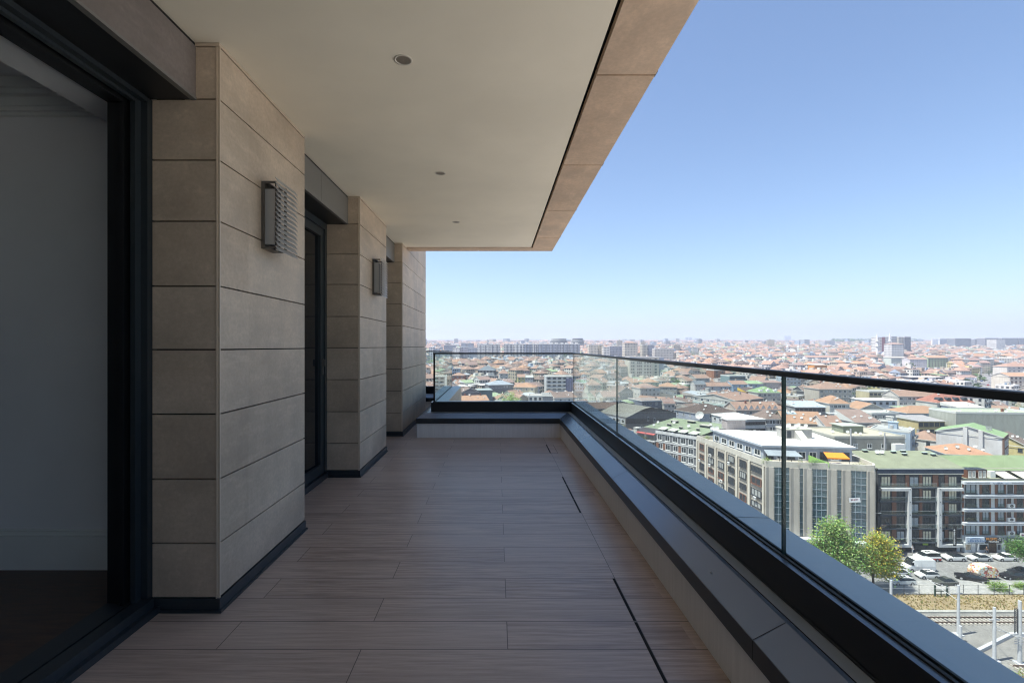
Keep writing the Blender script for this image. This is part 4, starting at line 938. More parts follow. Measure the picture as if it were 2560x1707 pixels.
# side facade windows
d3 = (E2-A2).normalized(); LS = (E2-A2).length; ang = math.atan2(-d3.y, -d3.x)
cols = [(3.3, 4.0), (8.6, 2.7), (13.6, 2.7), (18.4, 2.8), (23.4, 2.8), (28.4, 2.5)]
b = MB()
for k in (0.6, 5.9, 11.1, 16.0, 21.0, 26.0, LS-.4):
    q = A2+d3*k; nn = Vector((-d3.y, d3.x)); b.prism([tuple(q+d3*.3+nn*-.02), tuple(q-d3*.3+nn*-.02), tuple(q-d3*.3+nn*.22), tuple(q+d3*.3+nn*.22)], G0, zf-.36)
b.build('side_pilaster', M['wall'], OF, L, color=(.66, .62, .54))
r = random.Random(11)
for row in range(6):
    for j, (s, wd) in enumerate(cols):
        q = A2+d3*s; z = zf-1.75-row*2.78; hh = 1.75 if (row+j) % 3 else 1.35
        o = inst('window', WIN[r.choice('bdddkb')], OF, (q.x-L.x+d3.y*0, q.y-L.y, z-L.z), (0, 0, ang), (wd, 1.2, hh)); o.location += Vector((-.06, -.01, 0))
        if r.random() < .3:
            q2 = A2+d3*(s+r.uniform(-.8, .8)); inst('air_conditioner', ACU, OF, (q2.x-L.x-.32, q2.y-L.y, z-L.z-1.25), (0, 0, ang))
# penthouse
zr = zt+2.55; pp = [on_top(1905, 1112.5, zr), on_top(2140.6, 1118, zr), on_top(2032.7, 1081.4, zr), on_top(1775, 1072, zr)]
cen = sum(pp, Vector((0, 0)))/4; ins = [q+(cen-q).normalized()*.8 for q in pp]
b = MB(); b.prism([tuple(q) for q in ins], zf, zr-.45); b.build('penthouse_wall', M['wall'], OF, L, color=(.40, .45, .53))
b = MB(); b.prism([tuple(q) for q in pp], zr-.45, zr, 1, 0); b.build('penthouse_roof', [M['flat'], fascia((.36, .40, .46))], OF, L, color=(.80, .79, .75))
dl = (ins[3]-ins[0]); ll = dl.length; dl.normalize(); an = math.atan2(-dl.y, -dl.x)
for k in range(6):
    q = ins[0]+dl*(ll*(k+.6)/6.2); inst('penthouse_window', WIN['w'], OF, (q.x-L.x-.05, q.y-L.y, zf+1.35-L.z), (0, 0, an), (2.4, 1, 1.5))
df = (ins[1]-ins[0]); lf = df.length; df.normalize(); an = math.atan2(df.y, df.x)
for k, st in enumerate('dwdwwdwd'):
    q = ins[0]+df*(lf*(k+.6)/8.2); inst('penthouse_window', WIN[st], OF, (q.x-L.x, q.y-L.y-.05, zf+1.2-L.z), (0, 0, an), (1.7, 1, 1.9))
q1 = on_top(1818, 1073.5, zr); q2 = on_top(1964, 1096, zr)
b = MB(); b.box(q1.x, q1.x+5.2, q1.y, q1.y+3.4, zr+.005, zr+2.7); b.box(q1.x-.25, q1.x+5.45, q1.y-.25, q1.y+3.6, zr+2.7, zr+2.9, 1); b.build('stair_head', [M['wall'], M['wframe']], OF, L, color=(.47, .42, .42))
b = MB(); b.box(q2.x, q2.x+6.8, q2.y, q2.y+4, zr+.005, zr+2.3); b.box(q2.x-.2, q2.x+7, q2.y-.2, q2.y+4.2, zr+2.3, zr+2.5, 1); b.box(q2.x+.4, q2.x+1.5, q2.y-.02, q2.y+.1, zr+.1, zr+2.0, 2)
b.face([(q2.x+2.2, q2.y-3.2, zr+.1), (q2.x+4, q2.y-3.2, zr+.1), (q2.x+4, q2.y-.01, zr+2.2), (q2.x+2.2, q2.y-.01, zr+2.2)], 1); b.face([(q2.x+4, q2.y-3.2, zr+.01), (q2.x+4, q2.y-.01, zr+.01), (q2.x+4, q2.y-.01, zr+2.2), (q2.x+4, q2.y-3.2, zr+.1)], 0); b.face([(q2.x+2.2, q2.y-3.2, zr+.01), (q2.x+2.2, q2.y-.01, zr+.01), (q2.x+2.2, q2.y-.01, zr+2.2), (q2.x+2.2, q2.y-3.2, zr+.1)], 0)
b.build('stair_head', [M['wall'], fascia((.62, .60, .50)), M['dframe']], OF, L, color=(.42, .41, .40))
for k in range(7): inst('satellite_dish', DISH, OF, (q2.x+.5+k*.85-L.x, q2.y+.6+(k % 3)*.8-L.y, zr+3.2-L.z), (0, 0, R(r.uniform(-30, 30))), (1.0,)*3)
for u, v in ((1776, 1076), (1787, 1076)): q = on_top(u, v, zr); inst('satellite_dish', DISH, OF, (q.x-L.x+.4, q.y-L.y-.4, zr+.8-L.z), (0, 0, .2), (1.15,)*3)
# on its roof terrace
def wt(s, t, z): q = A2+e1*s+e2*t; return Vector((q.x, q.y, z))
o = wt(.8, .9, zf); t = thing('pergola', 'grey-roofed pergola on the office roof terrace', 'pergola', o, math.atan2(e1.y, e1.x))
b = MB(); b.face([(0, 0, 2.1), (7.4, 0, 2.1), (7.0, 3.2, 2.75), (.2, 3.2, 2.75)]); b.face([(0, 0, 2.0), (.2, 3.2, 2.65), (7.0, 3.2, 2.65), (7.4, 0, 2.0)]); b.box(0, 7.4, -.05, 0, 1.98, 2.12); b.build('roof', M['flat'], t, color=(.30, .34, .37))
for x in (.1, 2.5, 5, 7.2): b = MB(); b.box(x-.05, x+.05, .02, .12, .01, 2.0); b.build('post', M['dframe'], t)
o = wt(13.4, 1.6, zf); t = thing('awning', 'bright orange awning on the office roof terrace', 'awning', o, math.atan2(e1.y, e1.x))
b = MB(); b.face([(0, 0, 2.0), (4.6, 0, 2.0), (4.4, 2.6, 2.7), (.3, 2.6, 2.7)]); b.box(0, 4.6, -.04, 0, 1.75, 2.02); b.build('canvas', M['matt'], t, color=(.80, .27, .03))
for x in (.1, 4.5): b = MB(); b.box(x-.04, x+.04, .01, .08, .01, 1.98); b.build('post', M['dframe'], t)
o = wt(9.6, .8, zf); t = thing('sloping_screen', 'bright green sloping screen wall on the office roof terrace', 'screen', o, math.atan2(e1.y, e1.x)-.25)
b = MB(); b.face([(0, 2.4, .05), (3.6, 0, .05), (3.6, 0, 1.15), (0, 2.4, 2.1)]); b.face([(0, 2.55, .05), (0, 2.55, 2.1), (3.6, .15, 1.15), (3.6, .15, .05)]); b.face([(0, 2.4, 2.1), (3.6, 0, 1.15), (3.6, .15, 1.15), (0, 2.55, 2.1)]); b.build('panel', M['matt'], t, color=(.27, .46, .12))
o = wt(14.2, 1.3, zf); t = thing('terrace_table', 'white table under the orange awning on the office roof', 'table', o)
b = MB(); b.box(0, 2.4, 0, .9, .7, .76); b.build('top', M['wframe'], t)
for x in (.1, 2.2):
    for y in (.1, .8): b = MB(); b.box(x, x+.08, y-.04, y+.04, .01, .7); b.build('leg', M['wframe'], t)
def bushy(name, label, base, lobes, nl, pal, seed, group, flower=None, pot=None):
    t = tree(name, label, base, 1, lobes, nl, .17, pal, .4, .05, group, seed, False, flower)
    if pot: b = MB(); b.box(-pot, pot, -.3, .3, -.02, .45); b.build('planter', M['wall'], t, color=(.5, .42, .34))
BP = [(.10, .17, .05), (.14, .22, .06), (.2, .27, .09)]
bushy('potted_shrub', 'light green shrub at the left corner of the office roof terrace', wt(.5, .7, zf), [(0, 0, .8, .8, .5, .8)], 700, LIGHT, 61, 'terrace plants', None, .4)
bushy('potted_shrub', 'dusky grey-green shrubs beside the green sloping screen', wt(11.4, .65, zf), [(-1.2, 0, .8, 1.2, .5, .7), (.8, 0, .7, 1.2, .4, .6)], 1100, [(.12, .16, .10), (.18, .23, .17), (.08, .12, .07)], 62, 'terrace plants', None, 1.6)
bushy('potted_shrub', 'mixed flowering pots between pergola and green screen', wt(8.2, .65, zf), [(-.6, 0, .6, 1.0, .4, .5), (.7, 0, .6, .8, .4, .5)], 700, BP, 63, 'terrace plants', lambda x, y, z, r: (.5, .3, .2) if r.random() < .3 else None, 1.2)
bushy('potted_shrub', 'row of green pots at the right end of the office roof terrace', wt(19.4, .7, zf), [(-.8, 0, .6, .9, .4, .5), (.8, 0, .6, 1.0, .4, .6)], 800, BP, 64, 'terrace plants', lambda x, y, z, r: (.6, .55, .5) if r.random() < .25 else None, 1.4)
q = A2+d3*27-Vector((-d3.y, d3.x))*.9
bushy('potted_shrub', 'yellow-green shrub on the side terrace of the office block', (q.x, q.y, zf), [(0, 0, .9, .6, .6, .8)], 500, LIGHT, 65, 'terrace plants', None, .4)
q = wt(16.9, -.62, G0+13.2); t = thing('banner', 'small white banner with faded reddish marks hung across the office facade', 'banner', q, math.atan2(e1.y, e1.x))
b = MB(); b.obox((1.0, 0, 0), (1.1, 0, .12), (0, .012, 0), (-.08, 0, .5)); b.build('cloth', M['matt'], t, color=(.72, .72, .74))
for x, z, w_, c in ((.35, .0, .16, (.22, .15, .17)), (.62, .05, .12, (.25, .12, .14)), (.95, .06, .2, (.4, .22, .26)), (1.3, .14, .2, (.3, .27, .3)), (1.6, .2, .12, (.4, .25, .3))):
    b = MB(); b.obox((x, -.02, z), (w_*.7, 0, .03), (0, .004, 0), (-.02, 0, .17)); b.build('printed_mark', M['matt'], t, color=c)
# ------------------------------------------------------------------ front row: dark apartment block
p = on_ground(2195, 1378.5); WA = on_ground(2404, 1378.5).x-p.x; HA = EYE-(1170-V0)/F*p.y-G0
t = thing('dark_apartment_block', 'charcoal apartment block with two white facade frames and a green roof', 'apartment block', p)
note(p, WA, 17, 0, G0+HA+1.9, 1379, 'charcoal apartment block')
wall_mb(WA, 17, HA, 'x', 2.1).build('wall', M['wall'], t, color=(.065, .072, .085))
roof_mb('gable', WA, 17, HA+.1, 2.1, .35).build('roof', [M['flat'], fascia((.5, .52, .5))], t, color=(.25, .27, .19))
b = MB(); b.box(-.2, WA+.2, -.3, 0, HA-1.15, HA-.25); b.build('cornice', M['wall'], t, color=(.05, .065, .10))
b = MB(); b.box(-.1, WA+.1, -.34, -.0, HA-1.35, HA-1.16); b.build('cornice_line', M['wall'], t, color=(.55, .55, .5))
FL = 3.12; k1 = WA/1370.0
def X(px): return (px-95)*k1
for f in range(5):
    zb = HA-1.35-(f+1)*FL+.02
    b = MB(); b.box(.05, WA-.05, -.55, 0, zb-.1, zb+.16); b.build('floor_slab', M['wall'], t, color=(.10, .115, .14))
    for x0, x1 in ((135, 305), (815, 975), (1240, 1390)):
        rr = rnd.random(); inst('window', WIN_L if rr < (.9 if f < 2 else .35) else WIN['d'], t, ((X(x0)+X(x1))/2, -.03, zb+1.5), (0, 0, 0), (X(x1)-X(x0), 1, 2.35))
    for x0, x1 in ((392, 535), (602, 760), (1090, 1180)):
        inst('balcony_door', WIN['d'] if rnd.random() < .5 else WIN_G, t, ((X(x0)+X(x1))/2, -.03, zb+1.45), (0, 0, 0), (X(x1)-X(x0), 1, 2.35))
    for x0, x1 in ((318, 388), (765, 812), (1182, 1238)) + (((535, 598), (985, 1075)) if f == 0 else ()):
        b = MB(); b.box(X(x0), X(x1), -.16, 0, zb+.17, zb+2.9); b.build('brown_panel', M['bframe'], t)
    for x0, x1 in ((105, 540), (592, 1030), (1085, 1437)):
        b = MB(); b.box(X(x0), X(x1), -.56, -.545, zb+.17, zb+1.05); b.build('railing_pane', M['rail'], t)
        b = MB(); b.box(X(x0), X(x1), -.58, -.53, zb+1.05, zb+1.10); b.build('railing_bar', M['rim'], t)
for x0, x1, xa, xb in ((105, 590, 540, 590), (1030, 1437, 1030, 1085)):
    z0, z1 = HA-1.35-5*FL-.25, HA-1.35-FL+.1; b = MB()
    b.box(X(x0), X(x1), -.95, -.02, z1-.6, z1); b.box(X(x0), X(x1), -.95, -.02, z0-.6, z0); b.box(X(xa), X(xb), -.95, -.02, z0, z1-.6)
    for k in range(5): b.box((X(xa)+X(xb))/2-.07, (X(xa)+X(xb))/2+.07, -1.0, -.95, z0+.9+k*FL*.93, z0+1.12+k*FL*.93, 1)
    b.build('white_frame', [M['wall'], M['dframe']], t, color=(.66, .67, .68))
for k in range(7):
    b = MB(); x0 = .3+k*(WA-.4)/7; b.box(x0, x0+(WA-.4)/7-.3, -.04, 0, .35, 2.5); b.build('shop_window', M['pane'], t)
b = MB(); b.box(X(820), X(905), -.2, -.05, 1.6, 2.3); b.build('shop_panel', M['matt'], t, color=(.28, .42, .06))
b = MB(); b.box(X(1375), X(1420), -.3, -.05, .2, 2.4); b.build('door_leaf', M['matt'], t, color=(.6, .65, .7))
sg = MB(); sg.box(X(1228), X(1280), -1.5, -1.42, HA-1.35-5*FL-.3, HA-1.35-4*FL+1.1); so_ = sg.build('projecting_sign', M['tyre'], t)
zc = HA-1.35-4.5*FL
b = MB(); b.lathe((X(1243), -1.52, zc+1.75), [(.001, 0), (.2, 0)], 14, axis=(0, -1, 0))
for k in range(5): b.box(X(1229)+.05, X(1229)+.38-.05*(k % 2), -1.53, -1.505, zc+1.25-k*.27, zc+1.43-k*.27)
for k in range(6): b.box(X(1229)+.05, X(1229)+.36+.05*(k % 2), -1.53, -1.505, zc-.25-k*.25, zc-.09-k*.25)
b.build('sign_marks', M['wframe'], so_)
for u, v in ((2290, 1127), (2306, 1131), (2311, 1126), (2352, 1140), (2372, 1143), (2226, 1122)):
    pass
r = random.Random(4)
for k, (x, y) in enumerate(((9.5, 7.2), (11.2, 6.0), (12.2, 7.6), (16.6, 6.6), (18.0, 5.8), (3.0, 7.8))):
    z = roof_z('gable', WA, 17, HA+.1, 2.1, x, y); b = MB(); b.box(-.45, .45, -.3, .3, -.3, .45); b.box(-.6, .6, -.42, .42, .45, .55, 1); b.build('roof_vent', [M['dframe'], fascia((.45, .55, .48))], t, loc=(x, y, z))
for k in range(2): inst('satellite_dish', DISH, t, (5+k*1.1, 6.5, roof_z('gable', WA, 17, HA, 2.1, 5, 6.5)+.8), (0, 0, .2), (1.05,)*3)
# ------------------------------------------------------------------ front row: white-banded apartment block
p = on_ground(2405, 1380.0); WB = on_ground(2670, 1380).x-p.x; HB = EYE-(1200-V0)/F*p.y-G0; k2 = (on_ground(2560, 1380).x-p.x)/(1176-150)
def X(px): return (px-150)*k2
t = thing('banded_apartment_block', 'apartment block with white floor bands, brown panels and shop signs', 'apartment block', p)
note(p, WB, 16, 0, G0+HB+3, 1380, 'white-banded apartment block')
wall_mb(WB, 16, HB-.1).build('wall', M['wall'], t, color=(.62, .64, .65))
b = MB(); b.box(-.1, WB, -.1, 16, HB-.1, HB+.08); b.box(-.1, WB, -.1, .1, HB+.08, HB+.3, 1); b.build('terrace_slab', [M['flat'], M['dframe']], t, color=(.34, .36, .27))
FLB = 3.12
for f in range(5):
    z1 = HB-.15-f*FLB if f < 4 else None
    if z1 is not None:
        b = MB(); b.box(-.15, WB, -.75, 0, z1-.62, z1); b.box(.3, WB, -.77, -.751, z1-.38, z1-.28, 1) if f else b.box(.3, X(555), -.77, -.751, z1-.36, z1-.28, 1)
        if f == 0: b.box(X(915), WB, -.77, -.751, z1-.36, z1-.28, 1)
        b.build('white_band', [M['wall'], M['dframe']], t, color=(.68, .71, .76))
        zb = z1-.62-2.45
        for x0, x1, st in ((195, 385, 'wide'), (480, 595, 'w'), (735, 845, 'w'), (1050, 1150, 'w')):
            inst('window', WIN['d'] if rnd.random() < .45 else WIN_G, t, ((X(x0)+X(x1))/2, -.02, zb+1.3), (0, 0, 0), (X(x1)-X(x0), 1, 2.2))
            b = MB(); b.box(X(x0)-.05, X(x1)+.05, -.22, -.16, zb+.15, zb+1.0); b.build('balcony_railing', M['rail'], t)
            if st != 'wide':
                for xa, xb in ((x0-42, x0-4), (x1+4, x1+30)): b = MB(); b.box(X(xa), X(xb), -.1, 0, zb+.05, zb+2.42); b.build('brown_panel', M['bframe'], t)
        b = MB(); b.box(0, X(178), -.1, 0, zb+.05, zb+2.42); b.build('brown_panel', M['bframe'], t)
        if f: 
            inst('window', WIN['b'], t, (X(925), -.02, zb+1.7), (0, 0, 0), (.95, 1, 1.35)); inst('air_conditioner', ACU, t, (X(945), -.02, zb+.55), (0, 0, 0), (1.75, 1.2, 1.35))
        else:
            inst('window', WIN['d'], t, (X(945), -.02, zb+1.4), (0, 0, 0), (1.2, 1, 2.2))
for x in (1330, 1500, 1650): 
    for f in range(4): inst('window', WIN['d'], t, (X(x), -.02, HB-2.2-f*FLB), (0, 0, 0), (2, 1, 2.2))
# crown sign
zs = HB-.15-.31; s_ = MB(); s_.box(X(575), X(890), -.83, -.76, zs-.3, zs+.3); sgn = s_.build('roof_sign', M['wall'], t, color=(.62, .65, .72))
sd_ = mat('sign_blue_grey', (.12, .15, .22), .5); ls_ = mat('sign_pale_blue', (.25, .32, .42), .5)
text_obj('U UZUN', .58, sd_, sgn, (X(685), -.85, zs)); text_obj('inşaat', .34, ls_, sgn, (X(825), -.85, zs))
# shop signs
zg = HB-.15-4*FLB
def sign(x0, x1, z0, z1, c, name='shop_sign'): b = MB(); b.box(X(x0), X(x1), -.95, -.72, z0, z1); return b.build(name, M['wall'], t, color=c)
sgn = sign(155, 455, zg-1.45, zg-.05, (.58, .66, .76))
b = MB(); lo = Vector((X(305), -.97, zg-.55))
for k in range(12):
    a0, a1 = math.pi*(.1+.8*k/12), math.pi*(.1+.8*(k+1)/12); q0, q1 = [lo+Vector((math.cos(a)*1.3, 0, math.sin(a)*.36)) for a in (a0, a1)]; b.tube(q0, q1, .05, n=4)
x = X(185)
for k in range(11): hgt = .28+.1*(k % 3); b.box(x, x+.17, -.98, -.952, zg-1.05, zg-1.05+hgt); b.box(x+.17, x+.26, -.98, -.952, zg-1.05+hgt*(.3+.3*(k % 2)), zg-1.05+hgt*(.5+.3*(k % 2))); x += .38
b.build('blue_lettering', mat('sign_blue', (.10, .18, .36), .5), sgn)
b = MB(); b.box(X(175), X(440), -.98, -.952, zg-1.36, zg-1.24); b.build('small_print', M['dframe'], sgn)
sgn = sign(462, 738, zg-1.42, zg-.10, (.05, .055, .07))
text_obj('PROMO', .78, mat('sign_orange', (.62, .27, .06), .5), sgn, (X(570), -.97, zg-.5), sx=.92); text_obj('-S', .74, M['wframe'], sgn, (X(697), -.97, zg-.5)); text_obj('MOTORS', .50, M['wframe'], sgn, (X(605), -.97, zg-1.08), sx=1.15)
sgn = sign(815, 1110, zg-1.15, zg-.25, (.06, .07, .09)); text_obj('Sekizkuyu', .72, M['wframe'], sgn, (X(955), -.97, zg-.7))
sgn = sign(1050, 1165, zg+.1, zg+.75, (.62, .64, .68)); b = MB(); b.lathe((X(1075), -.97, zg+.45), [(.001, 0), (.2, 0)], 12, axis=(0, -1, 0)); b.box(X(1090), X(1160), -.98, -.952, zg+.4, zg+.55); b.build('sign_marks', mat('sign_wine', (.2, .06, .12), .5), sgn)
for k, (x0, x1, c) in enumerate(((160, 270, (.62, .68, .72)), (275, 330, (.66, .68, .7)), (390, 550, (.52, .56, .62)), (560, 680, (.10, .07, .05)), (690, 760, (.4, .42, .44)), (770, 830, (.55, .6, .64)), (850, 1100, (.07, .07, .08)), (1120, 1700, (.1, .1, .12)))):
    b = MB(); b.box(X(x0), X(x1), -.5, -.02, .17, zg-1.5); b.build('shop_front', M['wall'], t, color=c)
    if k in (0, 2, 4): b = MB(); b.box(X(x0)+.2, X(x1)-.2, -.56, -.51, .8, zg-1.9); b.build('shop_window', M['pane'] if k else WIN_P, t)
# setback storey with dormers, green roofs
b = MB(); b.box(1.8, WB, 3.2, 16, HB+.1, HB+1.9); b.build('setback_wall', M['wall'], t, color=(.45, .4, .36))
b = MB(); b.face([(1.2, 2.4, HB+1.6), (WB, 2.4, HB+1.6), (WB, 9.5, HB+3.6), (1.2, 9.5, HB+3.6)]); b.face([(1.2, 9.5, HB+3.6), (WB, 9.5, HB+3.6), (WB, 16, HB+1.9), (1.2, 16, HB+1.9)]); b.face([(1.2, 2.4, HB+1.6), (1.2, 9.5, HB+3.6), (1.2, 16, HB+1.9)]); b.build('setback_roof', M['flat'], t, color=(.22, .28, .16))
for x in (2.6, 5.0):
    b = MB(); b.box(x-.2, x+1.9, 1.2, 2.8, HB+.1, HB+2.0); b.prism([(x-.2, 1.1), (x+1.9, 1.1), (x+1.9, 3.4), (x-.2, 3.4)], HB+2.0, HB+2.15, 1); dm = b.build('dormer', [M['bframe'], M['dframe']], t)
    for j in range(2): inst('window', WIN['c'], dm, (x+.35+j*.95, 1.19, HB+1.05), (0, 0, 0), (.7, 1, 1.5))
b = MB(); b.box(.3, 1.5, 2.6, 3.8, HB+.1, HB+2.6); b.build('chimney_stack', M['wall'], t, color=(.55, .5, .44))
for k, x in enumerate((10.2, 14.6)):
    b = MB(); b.face([(x, .3, HB+.2), (x+3.2, .3, HB+.2), (x+2.2, 2.6, HB+1.5), (x-1.0, 2.6, HB+1.5)]); b.build('skylight_sheet', M['flat'], t, color=(.62, .6, .5))
b = MB(); b.box(8.2, 9.4, 1.6, 2.6, HB+.1, HB+1.6); b.build('roof_tank', M['wframe'], t)
# street lamp in front of the office corner
p = on_ground(2174, 1389); t = thing('street_lamp', 'thin grey street lamp before the joint of office and charcoal block', 'street lamp', p)
b = MB(); b.tube((0, 0, 0), (0, 0, 9.6), .09, .05, 8); b.build('post', M['rim'], t)
b = MB(); b.tube((0, 0, 9.5), (1.9, -.2, 9.75), .04, n=6); b.build('arm', M['rim'], t)
b = MB(); b.box(1.7, 2.4, -.32, -.08, 9.68, 9.8); b.build('lamp_head', M['wframe'], t)
# ------------------------------------------------------------------ green-roofed block beside the office
zg_ = G0+16.6
Pc, Pl = on_z(1743, 1093.5, zg_), on_z(1592, 1070, zg_); dv = Vector((Pc.x-Pl.x, Pc.y-Pl.y)); WG = dv.length; rg = math.atan2(dv.y, dv.x)
t = thing('green_roofed_block', 'white and brick apartment block with a mottled green flat roof and dormers', 'apartment block', (Pl.x, Pl.y, G0), rg)
note(Pl, WG, 24, rg, zg_+1.5, 1180, 'block with mottled green roof')
wall_mb(WG, 24, 16.6).build('wall', M['wall'], t, color=(.20, .21, .23))
b = MB(); b.box(8, WG+.2, -.25, .0, 15.9, 16.9); b.box(8, WG+.1, -.2, 0, 12.9, 13.35); b.box(0, WG+.1, -.21, 0, 9.8, 10.25); b.box(0, WG+.1, -.2, 0, 6.7, 7.15); b.box(0, 8, -.8, 0, 12.6, 13.0); b.build('white_band', M['wall'], t, color=(.70, .71, .72))
for f in range(4):
    for x in ((9.6, 12.6, 15.6, 18.6, 21.4) if f < 1 else (1.5, 4.5, 7.4, 9.9, 12.8, 15.8, 18.8, 21.4)):
        inst('window', WIN['w' if (x*7+f) % 3 else 'd'], t, (x, -.02, 14.7-f*3.1), (0, 0, 0), (1.9, 1, 2.1))
    if f:
        for x in (8.7, 11.4, 17.3): b = MB(); b.box(x-.45, x+.45, -.1, 0, 13.6-f*3.1, 15.8-f*3.1); b.build('brick_panel', M['wall'], t, color=(.30, .15, .10))
b = MB(); b.face([(1.2, 2.4, 17.0), (WG, 2.4, 17.0), (WG, 23.5, 18.4), (1.2, 23.5, 18.4)]); b.box(1.2, WG, 2.2, 2.4, 15, 17.0, 1); b.face([(1.2, 2.4, 17.0), (1.2, 23.5, 18.4), (1.2, 23.5, 15), (1.2, 2.4, 15)], 1); b.box(0, 1.2, 0, 24, 15.2, 16.62, 1)
b.build('roof', [M['flat'], fascia((.16, .17, .18))], t, color=(.25, .305, .205))
for k in range(4):
    x = 9.0+k*3.9; b = MB(); b.box(x, x+1.9, .4, 3.2, 16.62, 17.5); b.face([(x-.5, .1, 17.5), (x+2.4, .1, 17.5), (x+2.4, 3.6, 18.0), (x-.5, 3.6, 18.0)], 1); dm = b.build('dormer', [M['dframe'], fascia((.52, .55, .46))], t)
    inst('window', WIN['w'], dm, (x+.95, .38, 17.05), (0, 0, 0), (1.3, 1, .8))
r = random.Random(9)
for k, (x, y, w_) in enumerate(((7, 9, 1.2), (13, 7, 1.0), (19, 8, .9), (10, 18, 2.4), (17, 14, 3.4), (5, 15, 2.2))):
    z = 17+1.4*(y-2.4)/21; b = MB(); b.box(x, x+w_, y, y+w_*.7, z-.1, z+.75); b.box(x-.3, x+w_+.3, y-.3, y+w_*.7+.3, z+.75, z+.87, 1); b.build('roof_vent', [M['dframe'], fascia((.42, .40, .34))], t)
for k, (x, y, s) in enumerate(((4, 5, 1.0), (8, 12, 1.3), (15, 10, 1.3), (20, 16, 1.2), (12.5, 22.5, 3.2), (2.5, 10, 1.0))): inst('satellite_dish', DISH, t, (x, y, 17+1.4*(y-2.4)/21+s*.75), (0, 0, -rg+.15), (s, s, s))
o = t.matrix_world
def loc_of(x, y, z): c, s = math.cos(rg), math.sin(rg); return Vector((Pl.x+c*x-s*y, Pl.y+s*x+c*y, G0+z))
for k, (x0, lab) in enumerate(((.3, 'left red awning over the terrace of the mottled green-roofed block'), (4.2, 'right red awning over the terrace of the mottled green-roofed block'))):
    q = loc_of(x0, -.9, 13.0); a = thing('awning', lab, 'awning', q, rg, 'red awnings')
    b = MB(); b.face([(0, 0, 2.3), (3.7, 0, 2.3), (3.5, 2.8, 3.1), (.2, 2.8, 3.1)]); b.box(0, 3.7, -.05, 0, 2.1, 2.31); b.build('canvas', M['matt'], a, color=(.50, .12, .11))
    for x in (.05, 3.6): b = MB(); b.box(x-.03, x+.03, .05, .1, .02, 2.3); b.build('post', M['wframe'], a)
bushy('terrace_hedge', 'green hedge below the red awnings of the green-roofed block', loc_of(4.6, -.5, 13.0), [(-2.2, 1.2, .7, 1.4, 1, .5), (.2, 0, .7, 1.6, .8, .5), (2.2, -1.6, .7, 1.3, .8, .5)], 900, BP, 71, 'terrace plants', lambda x, y, z, r: (.5, .2, .15) if r.random() < .15 else None)
# ------------------------------------------------------------------ curved-roof workshop
p, wd = front(1564.5, 1690, 1044, 14.5, 27); dp = 19
t = thing('workshop', 'grey concrete workshop with a bowed curved roof and blank cracked gable', 'workshop', (p.x, p.y, p.z-14.5), R(27))
note(p, wd, dp, R(27), p.z+3.6, 1075, 'curved-roof workshop')
b = MB(); N = 16; cv = [(wd*i/N, 14.5+3.7*(math.sin(math.pi*min(1, (i/N)/.98))**1.25)*(1 if i < N*.55 else .92)+(.9*max(0, i/N-.6))) for i in range(N+1)]
for y in (0, dp):
    f_ = [(0, y, -4)]+[(x, y, z) for x, z in cv]+[(wd, y, -4)]; b.face(f_[::-1] if y == 0 else f_)
b.face([(0, 0, -4), (0, 0, 14.5), (0, dp, 14.5), (0, dp, -4)]); b.face([(wd, 0, -4), (wd, dp, -4), (wd, dp, cv[-1][1]), (wd, 0, cv[-1][1])]); b.build('wall', M['wall'], t, color=(.235, .225, .215))
b = MB()
for (x0, z0), (x1, z1) in zip(cv[:-1], cv[1:]): b.face([(x0, -.4, z0+.15), (x1, -.4, z1+.15), (x1, dp+.4, z1+.15), (x0, dp+.4, z0+.15)]); b.face([(x0, -.4, z0), (x1, -.4, z1), (x1, -.4, z1+.15), (x0, -.4, z0+.15)], 1)
b.build('roof', [M['flat'], M['dframe']], t, color=(.25, .255, .225))
b = MB(); b.box(-.02, 0, .4, dp-.4, 11.4, 13.8); b.build('window_strip', M['wall'], t, color=(.50, .55, .60))
for k in range(6): inst('window', WIN['w'], t, (-.03, 1.9+k*2.9, 12.6), (0, 0, R(-90)), (1.8, 1, 1.7))
b = MB(); b.box(-1.7, 0, .3, 5.2, 10.7, 10.95); b.build('ledge_roof', M['flat'], t, color=(.45, .48, .32))
for x, z in ((13.5, 13.2), (9.3, 9.5), (17.5, 12.4)): inst('window', WIN['w'], t, (x, -.02, z), (0, 0, 0), (1.1, 1, 1.9))
# ------------------------------------------------------------------ houses one can pick out, by hand
H = hero; HS = 'house'
W_ = lambda c, r, w=1.3, h=1.4, s='w', top=1.6, pitch=3.0: (c, r, w, h, s, top, pitch)
H(HS, HS, 'brown low-pitched shed', 'broad low brown-roofed shed tucked behind the curved-roof workshop', 1470, 1556, 1022, 13.5, 12, 17, 'gable', 2.2, BRN, GRY, vis=1040)
H(HS, HS, 'slate-hipped corner house', 'blue-grey corner house with dark brown hip roof and green hedge parapet', 1749.7, 1836, 1034, 14.5, 21, 17, 'hip', 3.4, DBR, (.40, .44, .52), vis=1070, win=W_(5, 3), lwin=W_(4, 3), chim=2, dishes=3)
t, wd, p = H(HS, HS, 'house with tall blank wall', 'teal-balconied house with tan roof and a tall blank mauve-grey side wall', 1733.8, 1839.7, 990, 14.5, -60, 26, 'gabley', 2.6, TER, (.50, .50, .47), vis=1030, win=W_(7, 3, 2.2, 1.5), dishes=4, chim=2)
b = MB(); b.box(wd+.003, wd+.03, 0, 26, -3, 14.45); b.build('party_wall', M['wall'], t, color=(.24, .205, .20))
for k in range(3): b = MB(); b.box(0, wd, -1.1, 0, 10.6-k*3, 11.5-k*3); b.build('balcony', M['wall'], t, color=(.46, .55, .53))
